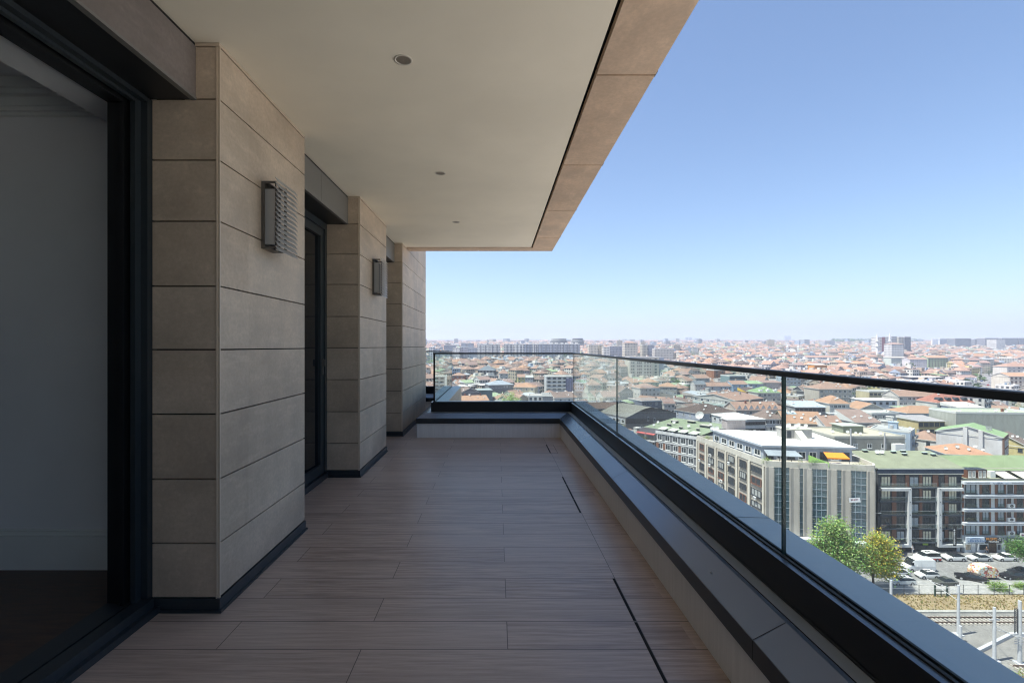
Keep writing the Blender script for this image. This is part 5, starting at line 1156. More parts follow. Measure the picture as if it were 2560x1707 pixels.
H(HS, HS, 'white house with slate gable', 'small white house with dark slate roof among terracotta roofs', 1738, 1764, 960, 14, 0, 9, 'gable', 2.2, SLT, WHT, win=W_(4, 2))
H(HS, HS, 'long tan-roofed row', 'long low house with plain tan roof and pale blue wall', 1765, 1830, 965, 12.5, 4, 12, 'gable', 2.4, TER, (.55, .6, .66), win=W_(6, 2))
H(HS, HS, 'sky-blue house', 'terracotta-roofed house with light sky-blue front and white balcony', 1831, 1868, 960, 14, 3, 12, 'gable', 2.4, TER, (.45, .60, .74), win=W_(3, 3), chim=1, rwin=W_(2, 2))
H(HS, HS, 'pale green flat roof', 'house with plain pale green flat roof left of the red-brown low house', 1872, 1908, 959, 13, 0, 11, 'shed', 1.6, (.27, .38, .22), LBL, win=W_(3, 2))
H(HS, HS, 'red-brown low house', 'long pinkish house with red-brown roof edge behind the green mansard block', 1909, 1954, 956, 14, 0, 10, 'shed', 1.2, PNK, (.55, .52, .5), win=W_(6, 2))
t, wd, p = H('apartment_block', 'apartment block', 'green mansard block', 'cream block with green mansard roof, little dormers and recessed balconies', 1895, 1952, 981, 16, 0, 13, 'hip', 3.4, (.20, .30, .16), (.58, .56, .5), vis=1018, win=W_(5, 3, 1.7, 1.7), dishes=3)
for k in range(3): b = MB(); b.box(1.5+k*wd/3.2, 3.3+k*wd/3.2, .5, 2.6, 16.1, 17.6); b.build('dormer', M['wframe'], t)
H(HS, HS, 'yellow-trimmed house', 'brown-roofed house with bright yellow band under its eaves', 1867, 1896, 980, 15, 0, 11, 'shed', 2.2, DBR, (.3, .3, .32), win=W_(3, 2), fc=(.62, .42, .06))
t, wd, p = H(HS, HS, 'row of white gabled dormers', 'orange-roofed row with a line of small white triangular dormers', 1842, 1953, 1024, 14, 4, 12, 'gable', 3.4, TER, (.55, .45, .38), vis=1045, win=W_(8, 2), dishes=4, chim=2)
for k in range(7):
    x = 1.5+k*(wd-3)/6.5; b = MB(); b.prism([(x-1.1, .4), (x+1.1, .4), (x+1.1, 3), (x-1.1, 3)], 14, 14.25, 1); b.face([(x-1.2, .2, 14.3), (x+1.2, .2, 14.3), (x, .2, 16.2)], 1); b.face([(x-1.3, .1, 14.2), (x, .1, 16.3), (x, 5, 16.3), (x-1.3, 3, 14.2)][::-1]); b.face([(x, .1, 16.3), (x+1.3, .1, 14.2), (x+1.3, 3, 14.2), (x, 5, 16.3)][::-1]); d_ = b.build('dormer', [M['tile'], M['wframe']], t, color=TER)
H('office_building', 'office building', 'white ribbon-window office', 'low white office with ribbon windows and a dazzling white flat roof', 1836.5, 1912, 1050, 14, 8, 21, 'flat', 0, (.78, .78, .75), (.60, .64, .66), vis=1075, win=W_(9, 3, 2.3, 1.4, 'd'), lwin=W_(5, 2, 2, 1.4), dishes=2)
H(HS, HS, 'tan hip house with white bay', 'tan hip-roofed house with a white glazed top storey beside the ribbon-window office', 1914, 1957, 1046, 14, 0, 12, 'hip', 3.0, BRN, (.56, .60, .65), vis=1075, win=W_(5, 3, 1.4, 1.8), dishes=3)
H(HS, HS, 'raw brick house', 'tall unfinished orange brick house with dark right side', 1785.5, 1813.5, 926, 17, 12, 12, 'deck', 0, GRY, (.36, .17, .10), vis=946, win=W_(2, 4, 1.4, 1.4, 'd'))
H('office_building', 'office building', 'teal office', 'grey-teal office building with dark ribbon windows under the handrail', 1823.7, 1864, 940, 17, 4, 14, 'deck', 0, (.36, .4, .33), TEAL, vis=956, win=W_(6, 3, 2.2, 1.3, 'd'))
H(HS, HS, 'grey-gabled tan house', 'tan-roofed house with tall pale grey right gable', 1739.5, 1774, 945, 15, 10, 13, 'gable', 2.8, TER, (.40, .42, .41), win=W_(4, 2))
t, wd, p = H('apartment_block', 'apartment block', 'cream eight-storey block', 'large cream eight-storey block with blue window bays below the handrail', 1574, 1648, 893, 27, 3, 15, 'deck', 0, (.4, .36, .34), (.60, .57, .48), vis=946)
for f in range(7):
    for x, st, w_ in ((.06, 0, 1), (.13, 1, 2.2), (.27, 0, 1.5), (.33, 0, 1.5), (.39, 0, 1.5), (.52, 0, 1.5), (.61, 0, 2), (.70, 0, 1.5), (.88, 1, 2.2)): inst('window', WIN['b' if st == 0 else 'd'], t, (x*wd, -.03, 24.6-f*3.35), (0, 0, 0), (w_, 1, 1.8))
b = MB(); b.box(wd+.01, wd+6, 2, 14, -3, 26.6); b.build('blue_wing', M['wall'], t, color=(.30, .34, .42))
t, wd, p = H('office_building', 'office building', 'violet-panelled office', 'white-banded office with a violet-blue panelled corner, left of the balustrade corner', 1366, 1432, 941, 15.5, 2, 14, 'deck', 0, (.5, .48, .43), (.52, .54, .56), vis=985, win=W_(5, 4, 2.6, 1.4, 'd'))
b = MB()
for k in range(4): b.box(-.2, wd*.72, -.9, 0, 15-k*3.3, 15.9-k*3.3)
b.build('white_band', M['wall'], t, color=(.68, .68, .65))
b = MB(); b.box(wd*.73, wd+.05, -.35, 0, -3, 13.8)
for k in range(4): b.box(wd*(.745+k*.066), wd*(.755+k*.066), -.4, -.36, -3, 13.7, 1)
b.build('violet_panel', [M['wall'], M['dframe']], t, color=(.20, .20, .34))
H(HS, HS, 'white villa', 'white villa with terracotta hip roof and glazed top floor', 1601, 1650, 970, 14, 14, 14, 'hip', 3.0, TER, WHT, vis=1000, win=W_(5, 3, 1.6, 1.6), lwin=W_(3, 3), rwin=W_(3, 2))
H(HS, HS, 'orange hip house', 'orange hip-roofed house with bare grey right wall, right of the white villa', 1650, 1693, 966, 13.5, -16, 15, 'hip', 2.8, ORG, (.44, .44, .40), vis=995, win=W_(4, 2), rwin=W_(2, 2))
H(HS, HS, 'green-fronted orange house', 'orange-roofed house with pale green front behind the white villa', 1610, 1647, 955, 13, 6, 12, 'hip', 3.0, ORG, MINT, win=W_(3, 1))
H(HS, HS, 'green hip house', 'house with pale green hip roof beside the curved-roof workshop', 1575, 1624, 1007, 12, 6, 13, 'hip', 2.0, (.27, .36, .22), GRY, vis=1018, win=W_(4, 1))
H(HS, HS, 'blue-walled flat house', 'wide flat brown roof with white edges and a blue side wall', 1606, 1662, 1003, 14, 15, 15, 'flat', 0, (.30, .26, .24), (.24, .27, .33), vis=1030, rwin=W_(3, 2), win=W_(4, 2), fc=(.74, .74, .72))
H(HS, HS, 'small white cube house', 'small white house with rose-red roof right of the blue-walled flat roof', 1660, 1687, 1008, 13, 0, 9, 'gable', 2.4, PNK, WHT, vis=1025, win=W_(3, 2), rwin=W_(2, 2))
H(HS, HS, 'steep red hip house', 'steep reddish hip-roofed house right of the balustrade corner', 1471, 1503, 962, 14, 5, 12, 'hip', 3.8, TER, (.48, .46, .4), win=W_(3, 2), chim=1)
H(HS, HS, 'rose-roofed white house', 'white house with long rose roof and blank grey gable behind the brown shed', 1509, 1548, 992, 13, 8, 14, 'gable', 3.0, PNK, WHT, vis=1005, win=W_(3, 2, 2, 1.5))
H(HS, HS, 'grey gable house', 'grey blank-walled gabled house right of the rose-roofed white house', 1549, 1583, 980, 14, 12, 14, 'gabley', 3.4, BRN, (.29, .29, .29), vis=1003, win=W_(2, 1))
H(HS, HS, 'jagged-eaved house', 'broad rust-roofed house with ragged white eaves at the foot of the far glass', 1386, 1470, 994, 13, 10, 17, 'gable', 2.8, BRN, (.6, .6, .58), vis=1008, win=W_(8, 1), dishes=3, fc=(.74, .73, .7))
H(HS, HS, 'slate hip house', 'dark slate hip-roofed house in the middle of the far glass', 1195, 1236, 925, 14, -8, 14, 'hip', 4.2, SLT, DGY, win=W_(5, 1))
H(HS, HS, 'blue metal roof house', 'dark house with wide blue-grey metal hip roof behind the far glass', 1223, 1285, 962, 13.5, 14, 15, 'hip', 2.8, (.29, .33, .37), (.2, .2, .22), vis=985, win=W_(9, 1, 1.2, 1.4), rwin=W_(2, 2))
H(HS, HS, 'cream orange-roofed house', 'cream house with orange hip roof above the round treetop', 1283, 1337, 967, 13, -14, 14, 'hip', 2.8, ORG, (.66, .60, .44), vis=985, win=W_(4, 2), lwin=W_(2, 2))
H(HS, HS, 'chimneyed orange roof', 'orange gable roof with two stout chimneys at the foot of the far glass', 1150, 1222, 1003, 12.5, 18, 14, 'gable', 2.6, ORG, (.38, .40, .28), vis=1006, chim=3, dishes=3)
H(HS, HS, 'dark gabled wall', 'dark mauve-grey house with blank gable left of the teal box', 1155, 1196, 980, 15, 14, 14, 'gabley', 2.6, BRN, (.22, .205, .22), vis=1000, dishes=2)
H(HS, HS, 'dark teal box', 'dark teal flat-roofed block near the lower left of the far glass', 1196, 1231, 976, 15, 12, 12, 'flat', 0, (.30, .36, .36), (.16, .21, .23), vis=1003)
H(HS, HS, 'white and brick house', 'white house with a pale brick strip right of the round treetop', 1321, 1356, 990, 13, -6, 13, 'deck', 0, (.4, .38, .36), WHT, vis=1006, win=W_(3, 2, 1.6, 1.6, 'd'))
H(HS, HS, 'blank grey wall house', 'blank grey rendered house right of the white and brick house', 1356, 1391, 990, 13.6, -4, 12, 'shed', 1.2, GRY, (.36, .36, .37), vis=1006)
H(HS, HS, 'lemon house', 'lemon yellow and white house in the far glass', 1294, 1312, 942, 14, 0, 11, 'gable', 2.2, TER, (.68, .62, .28), win=W_(2, 2))
H(HS, HS, 'white twin house', 'white house joined to the lemon yellow house', 1312, 1333, 943, 13.6, 0, 11, 'shed', 1.2, (.4, .42, .4), WHT, win=W_(3, 3))
H(HS, HS, 'brick-red house', 'brick-red house beside the left end of the far glass', 1128, 1160, 938, 13, -6, 12, 'hip', 2.6, TER, (.36, .14, .09), win=W_(3, 1))
H(HS, HS, 'white pyramid-roof house', 'white house with pyramid terracotta roof left of centre in the far glass', 1249, 1271, 933, 15, 4, 11, 'hip', 3.6, TER, WHT, win=W_(2, 2), rwin=W_(2, 2))
t, wd, p = H(HS, HS, 'long dish-covered roof', 'long orange roof with green eaves board and clusters of dishes behind the office', 1964, 2064, 1057, 13, -9, 15, 'gable', 4.4, ORG, (.40, .33, .28), vis=1080, dishes=9, chim=1, fc=(.38, .46, .36), win=W_(5, 1))
for x, y in ((2.6, 5.2), (20, 6)): b = MB(); b.face([(x, y, roof_z('gable', wd, 15, 13, 4.4, x, y)+.25), (x+4.2, y, roof_z('gable', wd, 15, 13, 4.4, x, y)+.25), (x+4.2, y+2.6, roof_z('gable', wd, 15, 13, 4.4, x, y+2.6)+.25), (x, y+2.6, roof_z('gable', wd, 15, 13, 4.4, x, y+2.6)+.25)]); b.build('skylight', M['flat'], t, color=(.42, .5, .54))
H(HS, HS, 'white-fronted tile house', 'tiled house with white front and glazed door right of the dish-covered roof', 2065, 2112, 1064, 13, -4, 13, 'gable', 3.6, TER, WHT, vis=1082, win=W_(3, 2, 2, 1.8), dishes=3, fc=(.7, .7, .68))
H(HS, HS, 'white balcony house', 'white house with hipped orange roof and two balcony bands beside the gap street', 2074, 2124, 1008, 16, -3, 13, 'hip', 3.6, ORG, (.70, .69, .64), vis=1040, win=W_(5, 3, 1.7, 1.5), rwin=W_(2, 2), dishes=2)
H(HS, HS, 'blue-grey sheet roofs', 'pair of pale blue-grey sheet roofs over open terraces', 1988, 2064, 1017, 14, 0, 10, 'shed', 2.0, (.40, .47, .52), (.30, .31, .32), vis=1030, win=W_(7, 1, 2, 1.6, 'd'), dishes=4)
H('apartment_block', 'apartment block', 'cream block with grey panels', 'cream and grey four-storey block with orange hip roof left of the gap street', 2048, 2130, 972, 18, 0, 15, 'hip', 3.2, TER, (.50, .46, .40), vis=998, win=W_(7, 4, 1.8, 1.5), rwin=W_(3, 3), dishes=3)
H(HS, HS, 'dark terrace house', 'dark-eaved house with brown roof left of the cream block with grey panels', 2009, 2047, 977, 14, 0, 12, 'gable', 2.8, BRN, DGY, vis=990, win=W_(5, 2))
H('apartment_block', 'apartment block', 'pale blue apartment block', 'pale blue apartment block with white balcony bands right of the glass joint', 1965, 2002, 934, 20, 4, 12, 'deck', 0, LGY, (.42, .50, .56), vis=962, win=W_(4, 5, 2, 1.5), lwin=W_(3, 4))
H(HS, HS, 'straw-yellow long block', 'long straw-yellow block with strip windows right of the gap street', 2173, 2246, 979, 14, 0, 12, 'deck', 0, (.45, .44, .4), (.60, .54, .36), vis=995, win=W_(7, 2, 2, 1.3, 'd'))
H(HS, HS, 'white-roofed shed', 'bright white flat-roofed shed in front of the straw-yellow block', 2163, 2242, 1001, 13, 0, 11, 'flat', 0, (.80, .80, .78), (.60, .64, .68), vis=1018, win=W_(5, 1, 1.6, 1.5, 'd'), fc=(.78, .78, .76))
H(HS, HS, 'split orange roof', 'grey house with two orange roof slopes below the white-roofed shed', 2149, 2212, 1022, 13, -6, 13, 'gabley', 3.0, ORG, (.40, .40, .37), vis=1032, win=W_(3, 1))
H(HS, HS, 'long concrete roof', 'long grey concrete flat-roofed house behind the unfinished concrete block', 2180, 2262, 1034, 13, 0, 13, 'deck', 0, (.42, .43, .41), (.42, .44, .43), vis=1055, win=W_(4, 1, 1.6, 1.5), dishes=3)
H(HS, HS, 'plain brown roof', 'wide plain mud-brown sloping roof beside the gap street', 2140, 2202, 1056, 12, 0, 13, 'shed', 4.4, (.27, .20, .175), (.45, .44, .43), vis=1068, dishes=6)
t, wd, p = H('unfinished_block', 'unfinished block', 'unfinished concrete block', 'stained unfinished concrete block with a roof hut and tall flue pipes', 2086, 2262, 1093, 15.5, 0, 19, 'deck', 0, (.50, .46, .36), (.33, .325, .29), vis=1130, win=W_(5, 2, 1.7, 1.7, 'w', 3.0), dishes=5, fc=(.44, .43, .38))
b = MB(); b.box(wd*.36, wd*.66, 8, 14, 15.56, 18.0); b.box(wd*.34, wd*.68, 7.5, 14.5, 18.0, 18.25, 1); b.build('roof_hut', [M['wall'], fascia((.42, .44, .38))], t, color=(.25, .28, .22))
for x, h_ in ((wd*.22, 18.6), (wd*.70, 17.2)): b = MB(); b.tube((x, -.4, 4), (x, -.4, h_), .26, n=10); b.build('flue_pipe', M['rim'], t)
b = MB(); b.box(wd*.78, wd*.92, -2.6, -.8, 11.2, 13.6); b.build('air_handler', M['wframe'], t)
H(HS, HS, 'red-panelled row', 'terracotta-roofed row with white and brick-red panels under the handrail', 2248, 2342, 990, 15, 0, 13, 'gable', 3.2, TER, (.64, .60, .56), vis=1008, win=W_(9, 2, 1.9, 1.6), dishes=2)
t, wd, p = H(HS, HS, 'mansard with arched dormers', 'red-brown mansard roof with four dark arched dormers at right', 2343, 2437, 1006, 13, 0, 14, 'hip', 5.2, (.33, .15, .115), (.62, .62, .58), vis=1014, dishes=2)
for k in range(4):
    b = MB(); x = wd*(.14+.215*k); c0 = (x, 1.2, 14.5); pts = [(x+1.35*math.cos(math.pi*q/10), 14.3+1.5*math.sin(math.pi*q/10)) for q in range(11)]
    b.face([(a, .7, z) for a, z in pts][::-1]); b.face([(a*.92+x*.08, .68, (z-14.3)*.85+14.3) for a, z in pts][::-1], 1)
    for (a0, z0), (a1, z1) in zip(pts[:-1], pts[1:]): b.face([(a0, .7, z0), (a1, .7, z1), (a1, 4, z1), (a0, 4, z0)])
    b.build('arched_dormer', [M['dframe'], M['pane']], t)
H(HS, HS, 'blue-white long house', 'pale blue house with long orange roof above the yellow slanted wall', 2268, 2378, 1032, 14, -2, 13, 'hip', 2.8, ORG, (.58, .62, .70), vis=1046, win=W_(6, 2, 1.6, 1.6))
H(HS, HS, 'yellow slanted-wall house', 'pale house with yellow-ochre slanted wall and dark-framed bays', 2296, 2362, 1052, 14.5, 0, 11, 'shed', 1.0, (.34, .33, .34), (.56, .47, .25), vis=1072, win=W_(5, 3, 2.0, 1.8, 'd'))
H('blank_wall_block', 'apartment block', 'huge blank wall', 'very large blank grey-green rendered wall at the right edge', 2390, 2600, 1032, 18.5, -4, 14, 'deck', 0, (.40, .45, .34), (.43, .44, .39), vis=1075, dishes=7, chim=2)
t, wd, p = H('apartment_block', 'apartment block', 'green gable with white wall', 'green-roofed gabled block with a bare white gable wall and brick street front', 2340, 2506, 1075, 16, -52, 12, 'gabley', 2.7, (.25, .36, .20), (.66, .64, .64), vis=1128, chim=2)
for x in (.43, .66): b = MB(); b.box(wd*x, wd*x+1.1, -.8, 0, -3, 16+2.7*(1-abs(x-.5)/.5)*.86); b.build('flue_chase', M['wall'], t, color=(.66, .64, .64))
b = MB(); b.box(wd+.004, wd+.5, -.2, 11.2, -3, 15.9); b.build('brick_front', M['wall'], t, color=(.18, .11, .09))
for f in range(3):
    for y in (1.5, 4, 6.5, 9): inst('window', WIN['w'], t, (wd+.52, y, 13.5-f*3.1), (0, 0, R(90)), (1.2, 1, 2))
t, wd, p = H(HS, HS, 'striped orange tile roof', 'small house with striped bright orange tile roof before the white gable wall', 2366, 2486, 1133, 12.5, -14, 11, 'hip', 2.5, (.44, .25, .165), (.52, .56, .62), vis=1150, dishes=6)
H(HS, HS, 'flat olive roof', 'flat olive-green roof in front of the red-panelled row', 2260, 2344, 1021, 12.6, 0, 9, 'flat', 0, (.30, .38, .24), LGY, vis=1026, dishes=2)
H(HS, HS, 'pale shed with wavy roof', 'low pale shed with crumpled white roof left of the huge blank wall', 2395, 2460, 1018, 12, 0, 10, 'shed', 1.8, (.58, .56, .52), (.42, .46, .55), vis=1028, win=W_(5, 1, 1.6, 1.6, 'd'), dishes=4)
H('apartment_block', 'apartment block', 'green-striped apartment block', 'mint green apartment block with orange roof and brown window stripes', 2320, 2371, 894, 19, 0, 15, 'gable', 3, ORG, (.40, .52, .34), vis=925, win=W_(7, 4, 1.5, 1.5, 'b'))
H('apartment_block', 'apartment block', 'white and mint row', 'long white row with mint green bands left of the mauve-banded block', 2228, 2274, 894, 18, 0, 13, 'shed', 1.2, (.5, .42, .4), (.60, .66, .60), vis=914, win=W_(8, 4, 1.8, 1.4))
H('apartment_block', 'apartment block', 'mauve-banded block', 'white block with mauve top band left of the mint green block', 2275, 2318, 898, 17, 0, 13, 'gable', 2.4, TER, (.66, .63, .66), vis=916, win=W_(8, 3, 1.6, 1.4))
H('apartment_block', 'apartment block', 'white block with red panels', 'white block with large red panels at the far right edge above the rail', 2518, 2600, 916, 19, 0, 14, 'hip', 3.2, TER, (.66, .64, .6), vis=932, win=W_(7, 3, 2.4, 1.6, 'w'))
H('apartment_block', 'apartment block', 'cream corner block', 'cream apartment block with orange roof and blue left end at the far right', 2524, 2600, 940, 19, 0, 14, 'gable', 2.4, ORG, (.64, .60, .52), vis=962, win=W_(7, 4, 1.6, 1.5, 'b'))
t, wd, p = H('shop_building', 'shop', 'low shop with white sign', 'low red-roofed building carrying a long white lettered sign near the boulevard', 2398, 2443, 943, 9, 0, 12, 'gable', 2, PNK, (.5, .48, .48), vis=950)
b = MB(); b.box(wd*.12, wd*.95, -.4, -.05, 6.4, 8.9); sg = b.build('sign_board', M['wframe'], t); text_obj('ILVAN DIS', 2.6, mat('sign_grey_blue', (.2, .24, .4), .6), sg, (wd*.53, -.43, 7.6), sx=1.15)
H(HS, HS, 'long dark-windowed hall', 'long flat grey hall with a dark window strip just above the rail', 2279, 2359, 943, 12, -3, 15, 'flat', 0, (.52, .50, .47), (.10, .11, .13), vis=950, fc=(.6, .58, .55))
H(HS, HS, 'bright orange wall house', 'house with a bright orange blank wall among red roofs above the rail', 2036, 2068, 912, 15, 0, 12, 'shed', 1.0, (.55, .48, .4), (.66, .30, .07), vis=925)
H(HS, HS, 'long white market hall', 'very long low tiled hall with a white eaves strip left of the lone cypress', 2016, 2108, 893, 11, -2, 14, 'gable', 3, TER, (.62, .63, .66), vis=897, fc=(.72, .74, .78), shader=True)
# ------------------------------------------------------------------ skyline
def sky_b(name, cat, short, label, uL, uR, v, D, wc, depth=18, rot=0, roof='deck', rise=0, rc=LGY, group=None, vis=None):
    a, c = ray(uL, v); x = a*D; top = EYE+c*D; gz = ground(x, D); h = top-gz; rr = R(rot); k = (uR-U0)/F
    wd = (k*D-x)/(math.cos(rr)-k*math.sin(rr)); t = thing(name, label, cat, (x, D, gz), rr, group)
    house(t, wd, depth, h, roof, rise, rc, wc, shader_win=True, o=.3)
    note((x, D), wd, depth, rr, top+rise, vis or (v+F*min(h*.75, 26)/D), short if short else None)
    return t, wd, h
PL = (.76, .75, .72); GB = (.33, .37, .45)
for k, (a, c, v, col, lab) in enumerate(((1193, 1221, 861.5, PL, 'first tall white slab, left end of the long apartment row on the ridge'), (1222, 1251, 861, (.56, .56, .55), 'second white slab of the long apartment row, before its narrow gap'),
        (1260, 1284, 861, (.58, .58, .57), 'pale slab right of the narrow gap in the long apartment row'), (1285, 1309, 861, PL, 'pale slab with dark strips for stair recesses, fourth in the long apartment row'), (1310, 1330, 860.5, GB, 'blue-grey slab between pale slabs in the long apartment row'),
        (1331, 1345, 860.5, (.7, .7, .68), 'brightest narrow white slab in the long apartment row'), (1346, 1372, 860, GB, 'blue-grey slab right of the brightest slab in the apartment row'), (1373, 1400, 860, (.36, .39, .46), 'blue-grey slab just left of the balustrade corner on the ridge'),
        (1401, 1424, 860, (.40, .42, .47), 'grey slab below the first rounded terrace building'), (1425, 1450, 860, (.38, .41, .46), 'grey slab below the second rounded terrace building'))):
    t, wd, h = sky_b('apartment_slab', 'apartment slab', 'long apartment row' if k == 3 else None, lab, a, c, v, 900, col, 18, group='long apartment row on the ridge')
    for j in range(2):
        b = MB(); x = wd*(.28+.4*j); b.box(x, x+1.6, -.5, 0, -3, h-1); b.build('recess_shade_strip', M['wall'], t, color=(.16, .17, .19))  # raised strip; the shade of a recess is put into its dark colour
    b = MB(); b.box(wd*.1, wd*.35, 4, 9, h, h+2.6); b.box(wd*.6, wd*.85, 4, 9, h, h+2.6); b.build('lift_house', M['wall'], t, color=PL)
for a, c, v, D, col, lab in ((1132, 1150, 870, 850, PL, 'low pale slab at the left end below the ridge row'), (1151, 1170, 868, 860, (.4, .4, .47), 'mauve-grey slab second from the left below the ridge row'), (1171, 1192, 869, 840, GB, 'blue-grey slab touching the left end of the long apartment row'),
        (1073, 1084, 868, 760, (.62, .64, .68), 'narrow white tower right beside the farthest stone pillar'), (1085, 1097, 871, 770, (.5, .56, .66), 'bluish tower second from the farthest stone pillar'),
        (1473, 1495, 862, 870, (.62, .56, .46), 'cream tower with blue right half right of the ridge row'), (1496, 1508, 862, 880, (.64, .57, .42), 'slim cream tower with red roof right of the ridge row'), (1509, 1524, 868, 860, (.7, .69, .66), 'white slab in front of the slim cream tower'), (1525, 1562, 866, 890, (.34, .36, .44), 'long grey-violet slab left of the tan tower'),
        (1606, 1619, 862, 900, (.50, .47, .38), 'khaki half of the paired blocks right of the tan tower'), (1620, 1636, 862, 905, (.33, .36, .43), 'slate half of the paired blocks right of the tan tower'), (1637, 1684, 872, 860, (.55, .52, .48), 'long low pillared hall right of the paired blocks'),
        (1153, 1166, 858, 1150, GB, 'small blue block peeping above the ridge at left'), (1168, 1184, 858, 1150, GB, 'second small blue block peeping above the ridge at left'), (1110, 1138, 863, 1200, (.2, .23, .3), 'dark blue long hall near the horizon at far left'),
        (1303, 1312, 851, 1700, GB, 'blue-grey tower poking above the middle of the ridge row'), (1321, 1330, 853, 1600, PL, 'small pale tower above the ridge row'), (1354, 1364, 853, 1650, PL, 'small pale tower left of the rounded terrace buildings')):
    sky_b('apartment_tower', 'apartment tower', None, lab, a, c, v, D, col, 16, group='towers along the ridge')
sky_b('apartment_tower', 'apartment tower', 'tan tower with red cap', 'tan tower with a red-capped roof and blue right side on the skyline', 1562, 1594, 857, 850, (.60, .55, .47), 18, 0, 'hip', 3, TER)
for a, c, v, lab in ((1376, 1424, 846, 'left rounded terrace building standing above the ridge row'), (1430, 1464, 845, 'right, taller rounded terrace building above the ridge row')):
    D = 1250; x0, x1 = (a-U0)/F*D, (c-U0)/F*D; xc = (x0+x1)/2; rr = (x1-x0)/2; zt_ = EYE+(V0-v)/F*D; gz = ground(xc, D)
    t = thing('terrace_building', lab, 'office building', (xc, D+rr, gz), 0, 'rounded terrace buildings'); b, b2 = MB(), MB(); h = zt_-gz; n_ = int(h/3.4)
    for k in range(n_):
        f = k/n_; q = rr*(1 if f < .72 else 1-.9*(f-.72)); z = k*h/n_; b.lathe((0, 0, z), [(q*.94, 0), (q*.94, h/n_*.62)], 20); b2.lathe((0, 0, z), [(q*.94, h/n_*.62), (q, h/n_*.62), (q, h/n_), (q*.6, h/n_)], 20)
    b.build('glazing', M['pane'], t); b2.build('floor_ring', M['wall'], t, color=(.55, .58, .58)); note((xc-rr, D), 2*rr, 2*rr, 0, zt_, v+16, 'left rounded terrace building' if a < 1400 else 'right rounded terrace building')
t, wd, h = sky_b('apartment_tower', 'apartment tower', 'maroon-striped tower', 'white tower with a maroon stripe between two minarets', 2196, 2224, 843, 930, (.70, .69, .68), 18)
b = MB(); b.box(wd*.30, wd*.58, -.4, 0, -2, h+.5); b.build('maroon_stripe', M['wall'], t, color=(.24, .07, .08))
sky_b('apartment_tower', 'apartment tower', None, 'blue-grey tower in the middle of the minaret group', 2230, 2246, 841, 960, (.42, .46, .52), 16, group='towers behind the minarets')
sky_b('apartment_tower', 'apartment tower', None, 'white-framed tower left of the dark tower behind the minarets', 2247, 2261, 842.5, 955, (.52, .52, .48), 16, group='towers behind the minarets')
sky_b('apartment_tower', 'apartment tower', 'dark slate tower', 'dark slate tower at the right end of the minaret group', 2262, 2277, 842, 950, (.16, .18, .22), 16, group='towers behind the minarets')
sky_b('apartment_block', 'apartment block', 'white block below the dark tower', 'clean white block in front of the dark slate tower', 2229, 2260, 860, 800, (.72, .72, .72), 16, 0, 'hip', 2.4, TER)
def mosque(u0, u1, v0, D, vb, ulab, names):
    for u, lab in ((u0, names[0]), (u1, names[1])):
        x = (u-U0)/F*D; gz = ground(x, D); h = EYE+(V0-v0)/F*D-gz; t = thing('minaret', lab, 'minaret', (x, D, gz), 0, 'minarets'); r0 = 1.9 if D < 1200 else 2.2
        b = MB(); b.lathe((0, 0, -3), [(r0*1.3, 0), (r0*1.3, h*.25), (r0, h*.3), (r0*.92, h*.80+3)], 12); b.build('shaft', M['wframe'], t)
        b = MB(); 
        for f in (.52, .70): b.lathe((0, 0, h*f), [(r0, -1.4), (r0*1.6, 0), (r0*1.6, 1.1), (r0, 1.1)], 12)
        b.build('balcony', M['wframe'], t)
        b = MB(); b.lathe((0, 0, h*.80), [(r0*1.05, 0), (r0*.55, h*.1), (.05, h*.2)], 12); b.build('spire', M['wall'], t, color=(.60, .62, .66))
    x = ((u0+u1)/2-U0)/F*D; gz = ground(x, D); rr = (u1-u0)/F*D*.36; zt_ = EYE+(V0-vb)/F*D; t = thing('mosque', names[2], 'mosque', (x, D+4, gz)); h = zt_-gz-rr*.8
    b = MB(); b.box(-rr*1.15, rr*1.15, -rr, rr*1.2, -3, h); b.build('prayer_hall', M['wall'], t, color=(.62, .6, .56))
    b = MB(); b.lathe((0, 0, h), [(rr*math.cos(q*math.pi/16), rr*.8*math.sin(q*math.pi/16)) for q in range(9)], 20); b.build('dome', M['wall'], t, color=(.64, .65, .66))
    note((x-rr*1.3, D), rr*2.6, rr*2.4, 0, zt_, vb+8, names[3])
mosque(2193, 2224.5, 831, 860, 879, '', ('left tall white minaret before the maroon-striped tower', 'right tall white minaret before the maroon-striped tower', 'pale domed mosque between the two tall minarets', 'domed mosque between minarets'))
mosque(1968.7, 1996, 861, 1150, 872.5, '', ('left small minaret of the distant mosque below the twin towers', 'right small minaret of the distant mosque below the twin towers', 'small pale domed mosque below the distant twin towers', 'small mosque below the twin towers'))
for u, v, lab in ((2330, 842, 'thin distant minaret left of the grey-blue block'), (2348, 841, 'thin distant minaret touching the grey-blue block at right')):
    D = 1500; x = (u-U0)/F*D; gz = ground(x, D); h = EYE+(V0-v)/F*D-gz; t = thing('minaret', lab, 'minaret', (x, D, gz), 0, 'minarets'); b = MB(); b.lathe((0, 0, -3), [(2.2, 0), (1.9, h*.8)], 10); b.build('shaft', M['wframe'], t); b = MB(); b.lathe((0, 0, h*.75), [(2, 0), (1.1, h*.12), (.05, h*.25)], 10); b.build('spire', M['wall'], t, color=(.6, .62, .66))
